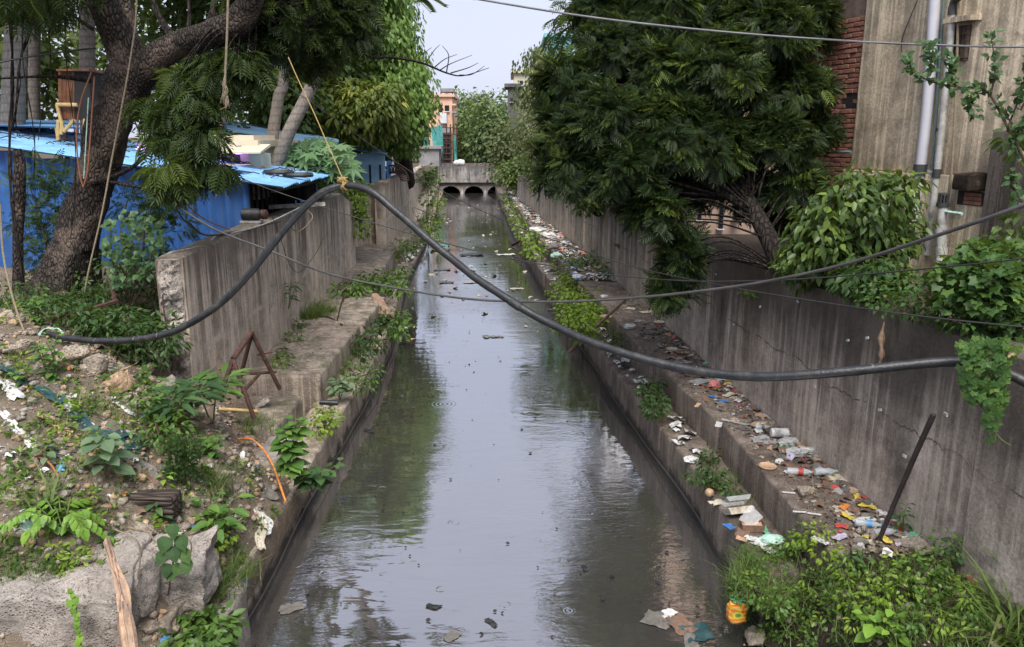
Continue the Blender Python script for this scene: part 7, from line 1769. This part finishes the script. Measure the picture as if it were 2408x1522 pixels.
p = Lo(1768, 1245); t = thing('cardboard_box', 'small brown cardboard box on the kerb step', 'box', p)
Mb = Matrix.Rotation(-.05, 3, 'Z'); shell(t, 'box_tray', np.array(p) + [0, 0, .0], .2, .12, .07, M['p_brown'], Mb, .97)
MB().box(Vector(p) + Vector((0, 0, .04)), (.18, .1, .012), Mb).build('liner', M['p_tan'], t)
tag(crumple('film_bag', (p[0], p[1] + .04, p[2] + .10), (.17, .15), M['film'], .07, 9, 3, 9, Matrix.Rotation(1.0, 3, 'X') @ rz(.785)), 'peaked clear film rising out of the brown box', 'plastic film')
wrap('blue and white sachet beside the brown box', Lo(1715, 1240), (.1, .07), 'p_blue', 45)
# white cup, round lid, bottles
def bottle(lab, p, L, r, rot, capk='p_blue', label_k=None):
    t = thing('plastic_bottle', lab, 'bottle', p); Mx = Matrix.Rotation(rot, 3, 'Z') @ Matrix.Rotation(R(90), 3, 'Y'); c = Vector(p) + Vector((0, 0, r))
    MB().lathe([(.0, 0), (r * .8, 0), (r, L * .05), (r * .93, L * .25), (r, L * .4), (r, L * .62), (r * .85, L * .74), (r * .35, L * .9), (r * .33, L * .95)], c, Mx, 14).build('body', M['pet'], t, True)
    MB().lathe([(r * .4, L * .95), (r * .4, L), (0, L)], c, Mx, 12).build('cap', M[capk], t)
    if label_k: MB().lathe([(r * 1.02, L * .4), (r * 1.02, L * .6)], c, Mx, 14).build('label_band', M[label_k], t, True)
bottle('clear bottle with a red label band near the round lid', U(1850, 1115), .24, .034, -.15, 'p_red', 'p_red'); bottle('clear crushed bottle right of the red-labelled bottle', U(1915, 1118), .22, .034, .1, 'p_mint'); bottle('clear bottle with a blue cap by the wall litter', U(2055, 1262), .2, .03, .2, 'p_blue', 'p_lilac'); bottle('clear bottle lying along the wall below the white strip', U(2010, 1237), .21, .03, -.2, 'p_blue', 'p_sky')
bottle('clear bottle against the wall below the white cup', U(1880, 1062), .2, .03, -.3, 'p_white'); bottle('pale bottle beside the orange-brown husks', U(1775, 1010), .16, .03, .0, 'p_green', 'p_grey')
p = U(1832, 1028); t = thing('paper_cup', 'white paper cup lying on its side near the wall', 'cup', p); Mx = Matrix.Rotation(-.05, 3, 'Z') @ Matrix.Rotation(R(90), 3, 'Y'); c = Vector(p) + Vector((-.09, 0, .05))
MB().lathe([(.046, 0), (.048, .01), (.05, .17), (.046, .172), (.04, .15)], c, Mx, 18).build('cup', M['p_white'], t, True); MB().lathe([(.052, .165), (.054, .172), (.052, .178)], c, Mx, 18).build('rim', M['p_white'], t, True)
for u, v, r_, mk, lab in [(1805, 1098, .085, 'p_tan', 'round tan lid lying on the littered ledge'), (1580, 822, .09, 'p_cream', 'round cream lid on the far part of the littered ledge'), (1550, 758, .1, 'p_cream', 'flat cream plate near the hanging leaves'), (1425, 745, .11, 'p_tan', 'flat tan plate beside the ledge edge')]:
    p = U(u, v); tag(MB().lathe([(0, 0), (r_ * .93, 0), (r_, .012), (r_ * .95, .016), (r_ * .85, .008), (0, .008)], p, None, 22).build('plate', M[mk], None, True), lab, 'lid')
tag(crumple('tarp_piece', tuple(U(1615, 830)), (.3, .2), M['p_brown'], .18, 9, 2.5, 5), 'folded brown sack piece beside the round cream lid', 'sack')
for u, v, lab in [(1880, 1205, 'thin white spoon on the ledge below the pitted stone'), (1915, 1210, 'thin white strip right of the white spoon'), (1855, 1160, 'short white strip left of the pitted stone')]:
    p = U(u, v); tag(MB().box(Vector(p) + Vector((0, 0, .005)), (.11, .018, .006), rz(vrnd(-.4, 0))).build('white_strip', M['p_white']), lab, 'strip')
# the orange printed bag at the water edge
p = np.array(on(1732, 1440, .32)); t = thing('printed_bag', 'orange and yellow printed bag with a green knot at the water edge', 'plastic bag', p)
bm = bmesh.new(); bmesh.ops.create_icosphere(bm, subdivisions=3, radius=.5)
for v in bm.verts: q_ = v.co * 2; q_ = Vector([math.copysign(abs(k) ** .55, k) for k in q_]) * .5; v.co = Vector((q_.x * .15, q_.y * .09, q_.z * .18)) + noise.noise_vector(v.co * 5) * .022 + Vector(p)
me = bpy.data.meshes.new('bag_body'); bm.to_mesh(me); bm.free()
def m_bag():
    g = G('orange_print'); v = g.coord((1, 1, 1), (-p[0], -p[1], -p[2])); w = g.n('TexWave', {'Vector': v, 'Scale': 9.0, 'Distortion': 7.0}, bands_direction='Z').outputs['Fac']
    d = g.n('VectorMath', {0: g.n('Mapping', {'Vector': v, 'Scale': (1, 0, 1.4)}).outputs[0]}, operation='LENGTH').outputs['Value']
    c = g.mix(g.g(w, .55, .7), (.75, .20, .02), (.72, .50, .08)); c = g.mix(g.g(d, .045, .040), c, (.55, .55, .05)); c = g.mix(g.g(d, .026, .02), c, (.12, .25, .04)); g.pr(c, .35); return g.m
o = put('bag_body', me, m_bag(), t); me.polygons.foreach_set('use_smooth', np.ones(len(me.polygons), dtype=bool))
crumple('knot', (p[0], p[1], p[2] + .10), (.10, .06), M['p_green'], .5, 9, 3, 4, None, 1.0, None, t)
# drifting rubbish in the foreground water
for i, (u, v, s, mk, lab) in enumerate([(1545, 1460, (.24, .2), 'p_grey', 'grey wet plastic in the floating rubbish raft'), (1570, 1445, (.16, .1), 'p_white', 'white plastic on top of the floating raft'), (1600, 1470, (.26, .2), 'p_brown', 'brown cloth in the floating rubbish raft'), (1640, 1490, (.24, .22), 'p_teal', 'dark green plastic in the floating rubbish raft'), (1625, 1510, (.18, .12), 'p_grey', 'pale wet film at the edge of the floating raft'),
    (1018, 1428, (.13, .07), 'p_black', 'dark wet cloth scrap floating near the middle'), (1062, 1498, (.14, .1), 'p_grey', 'grey floating scrap at the bottom edge'), (1155, 1466, (.14, .05), 'p_black', 'dark floating strip left of the raft'), (685, 1432, (.2, .12), 'p_grey', 'brown wet litter floating by the kerb'), (1375, 1337, (.12, .05), 'p_black', 'black scrap floating at the edge of the dark reflection'), (1160, 793, (.4, .12), 'p_grey', 'dark scum patch drifting in the middle distance'), (965, 800, (.22, .1), 'p_tan', 'pale sodden lump drifting by the bench'), (868, 1015, (.2, .06), 'p_black', 'black stick-like scrap floating by the kerb')]):
    wrap(lab, (*on(u, v, 0)[:2], -.004), s, mk, i + 60, .14, 'floating_scrap', 'litter')
for i, (u, v, s, mk, lab) in enumerate([(1040, 635, (.5, .3), 'p_grey', 'long grey scum raft beyond the sagging pipe'), (1110, 600, (.8, .5), 'p_black', 'dark clump of floating debris in mid drain'), (1050, 665, (.4, .2), 'p_grey', 'thin scum streak in mid drain'), (1105, 665, (.4, .2), 'p_cream', 'pale scum streak near the sagging pipe'), (1215, 680, (.35, .2), 'p_cream', 'pale floating patch by the right kerb'), (1190, 600, (.6, .3), 'p_white', 'white floating bags at the kerb step')]):
    wrap(lab, (*on(u, v, 0)[:2], 0.0), s, mk, i + 90, .10, 'floating_scrap', 'litter', rot=0.1)
tag(crumple('teal_bag', tuple(on(1040, 582, .05)), (.8, .5), M['net'], .3, 9, 2.5, 3), 'teal plastic sheet draped at the far water edge', 'plastic sheet')
t = thing('floating_tub', 'small black tub floating by the bench', 'tub', on(958, 762, 0)); shell(t, 'tub', on(958, 762, .0), .16, .1, .05, M['p_black'], Matrix.Identity(3), .85); MB().box(Vector(on(958, 762, .03)), (.14, .08, .008)).build('liner', M['p_grey'], t)
# cloths, pipes, timber and stem on the rubble
def strip(name, lab, pts, w, mk, cat, seed=0, lift=.03):
    P = cr([bank(u, v) + [0, 0, lift] for u, v in pts], 6); V = []
    for i, q in enumerate(P):
        t_ = norm(P[min(i + 1, len(P) - 1)] - P[max(i - 1, 0)]); sd = norm(np.cross(t_, [0, 0, 1.0]))
        for k in range(6):
            f = (k / 5 - .5) * w * (1 + .4 * fbm((i * .3, seed, 0), 1, 2)); z = .05 * w / .1 * .4 * fbm((i * .5, k * .8, seed), 1, 2) + .012 * math.sin(k * 2.4 + i * .6)
            x = q + sd * f; x[2] = max(x[2] + z, bank_z(x[0], x[1]) + .006); V.append(x)
    F = [(i * 6 + k, i * 6 + k + 1, (i + 1) * 6 + k + 1, (i + 1) * 6 + k) for i in range(len(P) - 1) for k in range(5)]
    return tag(npmesh(name, V, F, M[mk], smooth=True), lab, cat)
strip('green_cloth', 'dark green cloth strip trailing down the upper rubble', [(0, 868), (40, 890), (75, 912), (110, 930), (150, 955)], .10, 'p_teal', 'cloth', 1)
strip('green_cloth', 'twisted dark green cloth in the middle of the rubble', [(170, 970), (195, 1000), (220, 1020), (260, 1035), (300, 1030), (335, 1040)], .12, 'p_teal', 'cloth', 2)
strip('green_cloth', 'crumpled dark green cloth below the white rag', [(235, 1030), (270, 1045), (300, 1060), (330, 1050)], .2, 'p_teal', 'cloth', 3)
strip('grey_cloth', 'muddy grey cloth strip below the green cloth', [(290, 1075), (320, 1100), (350, 1110), (370, 1140)], .09, 'p_grey', 'cloth', 4)
strip('grey_cloth', 'second muddy cloth strip curling towards the dark bush', [(285, 1105), (325, 1110), (350, 1130), (375, 1150)], .06, 'p_brown', 'cloth', 5)
strip('white_rag', 'white rag strip running down the rubble to a blue scrap', [(140, 945), (165, 965), (190, 985), (215, 1010)], .07, 'p_white', 'rag', 6)
strip('white_rag', 'white rag at the left edge of the rubble', [(0, 905), (25, 920), (45, 945)], .12, 'p_white', 'rag', 7)
strip('white_rag', 'long dirty white rag low on the left edge', [(5, 975), (35, 1010), (65, 1040), (80, 1060)], .07, 'p_white', 'rag', 8)
strip('white_rag', 'pale paper strip under the tan boulder', [(268, 952), (290, 965), (320, 985)], .04, 'p_white', 'rag', 9)
strip('brown_husk', 'pale dry leaf sheaths on the slope', [(95, 985), (130, 1000), (160, 1030)], .1, 'p_tan', 'husk', 10)
strip('dark_cloth', 'dark blue rag beside the grey-green seedling', [(110, 1055), (140, 1075), (165, 1080)], .08, 'p_black', 'rag', 11)
strip('grey_cloth', 'draped grey sack below the blue rag at the kerb', [(600, 1135), (625, 1160), (640, 1185)], .17, 'p_grey', 'sack', 12)
strip('white_plastic', 'torn white and yellow plastic hanging over the kerb', [(600, 1205), (620, 1240), (612, 1275), (615, 1300)], .08, 'p_cream', 'plastic sheet', 13)
strip('white_plastic', 'white plastic flap on the kerb edge', [(615, 1215), (632, 1240), (625, 1265)], .08, 'p_white', 'plastic sheet', 14)
for i, (u, v, s, mk, lab) in enumerate([(143, 1105, (.10, .06), 'p_sky', 'bright blue packet on the rubble'), (592, 1107, (.11, .05), 'p_blue', 'blue rag near the orange pipe'), (385, 1512, (.13, .07), 'p_sky', 'blue packet at the bottom below the broken slab'), (225, 1020, (.06, .05), 'p_blue', 'small blue scrap at the end of the white rag'), (265, 940, (.05, .05), 'p_white', 'small white packet beside the tan boulder'), (60, 1230, (.22, .14), 'p_mint', 'pale green crumpled plastic under the arching plant'), (165, 870, (.04, .06), 'p_orange', 'orange and white scrap on the earthy boulder'), (570, 1075, (.1, .05), 'p_white', 'white scrap at the head of the orange pipe'), (150, 1115, (.09, .06), 'p_tan', 'tan paper under the blue packet')]):
    p = bank(u, v); wrap(lab, (p[0], p[1], p[2] + .01), s, mk, i + 120, .12, tilt=.4)
strip('teal_twine', 'loop of turquoise twine at the pipe end', [(92, 800), (110, 785), (135, 785), (150, 795)], .02, 'p_mint', 'twine', 15, .05)
P = [bank(560, 1045) + [0, 0, .06], bank(600, 1070) + [0, 0, .16], bank(640, 1120) + [0, 0, .16], np.array(on(672, 1180, .62))]
tag(MB().tube(cr(P, 7), .011, 10).build('orange_pipe', M['p_orange'], None, True), 'bright orange flexible pipe curving down to the kerb', 'pipe')
P = [bank(85, 1085) + [0, 0, .05], bank(120, 1110) + [0, 0, .07], bank(140, 1135) + [0, 0, .04]]
tag(MB().tube(cr(P, 7), .009, 8).build('orange_pipe', M['rope_b'], None, True), 'thin orange hose piece in the rubble near the blue packet', 'pipe')
q = bank(355, 1185); rough_box('timber', [(q[0] - .25, q[1] - .09), (q[0] + .22, q[1] - .1), (q[0] + .23, q[1] + .06), (q[0] - .25, q[1] + .06)], q[2] - .08, q[2] + .1, M['wood'], None, 7, .012, .015)
tag(bpy.data.objects['timber'], 'dark weathered timber baulk lying across the rubble', 'timber')
mb = MB(); t = thing('fibrous_stem', 'dry reddish fibrous plant stem hanging down the broken slab', 'dry stem', at(310, 1520, 4.3))
for k in range(11):
    s = (k - 5) * 2.6
    MB().tube(cr([at(252 + s * .5, 1262 + abs(s), 4.75), at(268 + s * .6, 1330, 4.5), at(286 + s * .7 + 7 * math.sin(k * 2), 1390, 4.35), at(297 + s * 1.0 + 7 * math.sin(k * 5), 1470, 4.2), at(312 + s * 1.3, 1570, 4.05)], 5), list(np.linspace(.007, .013, 21)), 5).build('strand', (M['fibre'], M['p_brown'], M['p_tan'], M['fibre'])[k % 4], t, True)
MB().tube([at(262, 1345, 4.5), at(285, 1350, 4.46), at(298, 1342, 4.5)], .014, 6).build('binding', M['rope_t'], t, True)
for k, pts2 in enumerate([[(270, 1245), (320, 1270), (330, 1310), (322, 1370)], [(300, 1240), (345, 1250), (365, 1275)], [(420, 1255), (450, 1280), (440, 1330)], [(365, 1390), (360, 1440), (345, 1490)]]):
    tag(MB().tube(cr([at(u, v, 4.75 if k < 2 else 5.0) for u, v in pts2], 5), .006, 5).build('root', M['rope_t'], None, True), ['pale root curling over the round pitted stone', 'pale root above the long pitted stone', 'pale root at the face below the broad-leaved weed', 'pale root hanging in the gap between the slabs'][k], 'root', 'pale roots over the broken slabs')
# objects at the wall tops
q = np.array([XL(11.4) - .15, 11.4, 2.88]); t = thing('motor_pump', 'small dark motor pump on top of the grey wall', 'pump', q)
Mx = Matrix.Rotation(R(90), 3, 'Y'); MB().lathe([(.05, -.14), (.09, -.12), (.09, .1), (.06, .14)], Vector(q) + Vector((0, 0, .02)), Mx, 14).build('motor', M['p_black'], t, True); MB().lathe([(.02, .14), (.07, .15), (.07, .22), (.03, .24)], Vector(q) + Vector((0, 0, .02)), Mx, 12).build('housing', M['rust'], t, True); MB().box(Vector(q) + Vector((0, 0, -.08)), (.3, .14, .03)).build('base', M['pvc_old'], t)
q = np.array([XL(13.6) - .2, 13.6, 2.80]); corr(q + np.array([-.3, 0, -.02]), np.array([.9, .3, .03]), np.array([0, .0, .07]), .2, .01, .5, 'wall_board', M['pvc_old']); tag(bpy.data.objects['wall_board'], 'pale ribbed board lying along the grey wall top in the open bay', 'board')
for i, (y, z) in enumerate([(6.3, 1.75), (6.9, 2.2), (7.4, 1.6), (7.9, 2.35), (8.4, 1.4), (8.8, 2.1), (5.9, 1.5), (6.6, 2.3), (5.5, 2.0), (9.6, 1.7), (10.4, 2.2), (11.2, 1.9)]):
    o = MB().box((XR(y) - .014, y, z), (.012, .045, .022), Matrix.Rotation(vrnd(-.4, .4), 3, 'X')).build('wall_chip', M['p_white'], rw)
tag(MB().tube(cr([(XR(6.35) - .03, 6.35, 2.5), (XR(6.35) - .035, 6.36, 2.36), (XR(6.35) - .03, 6.33, 2.22), (XR(6.35) - .03, 6.36, 2.1)], 4), [.006, .008, .01, .02, .03, .022, .012, .02, .026, .012, .012, .014, .006], 6).build('hanging_root', M['p_tan'], None, True), 'pale withered root hanging down the stained wall', 'root')
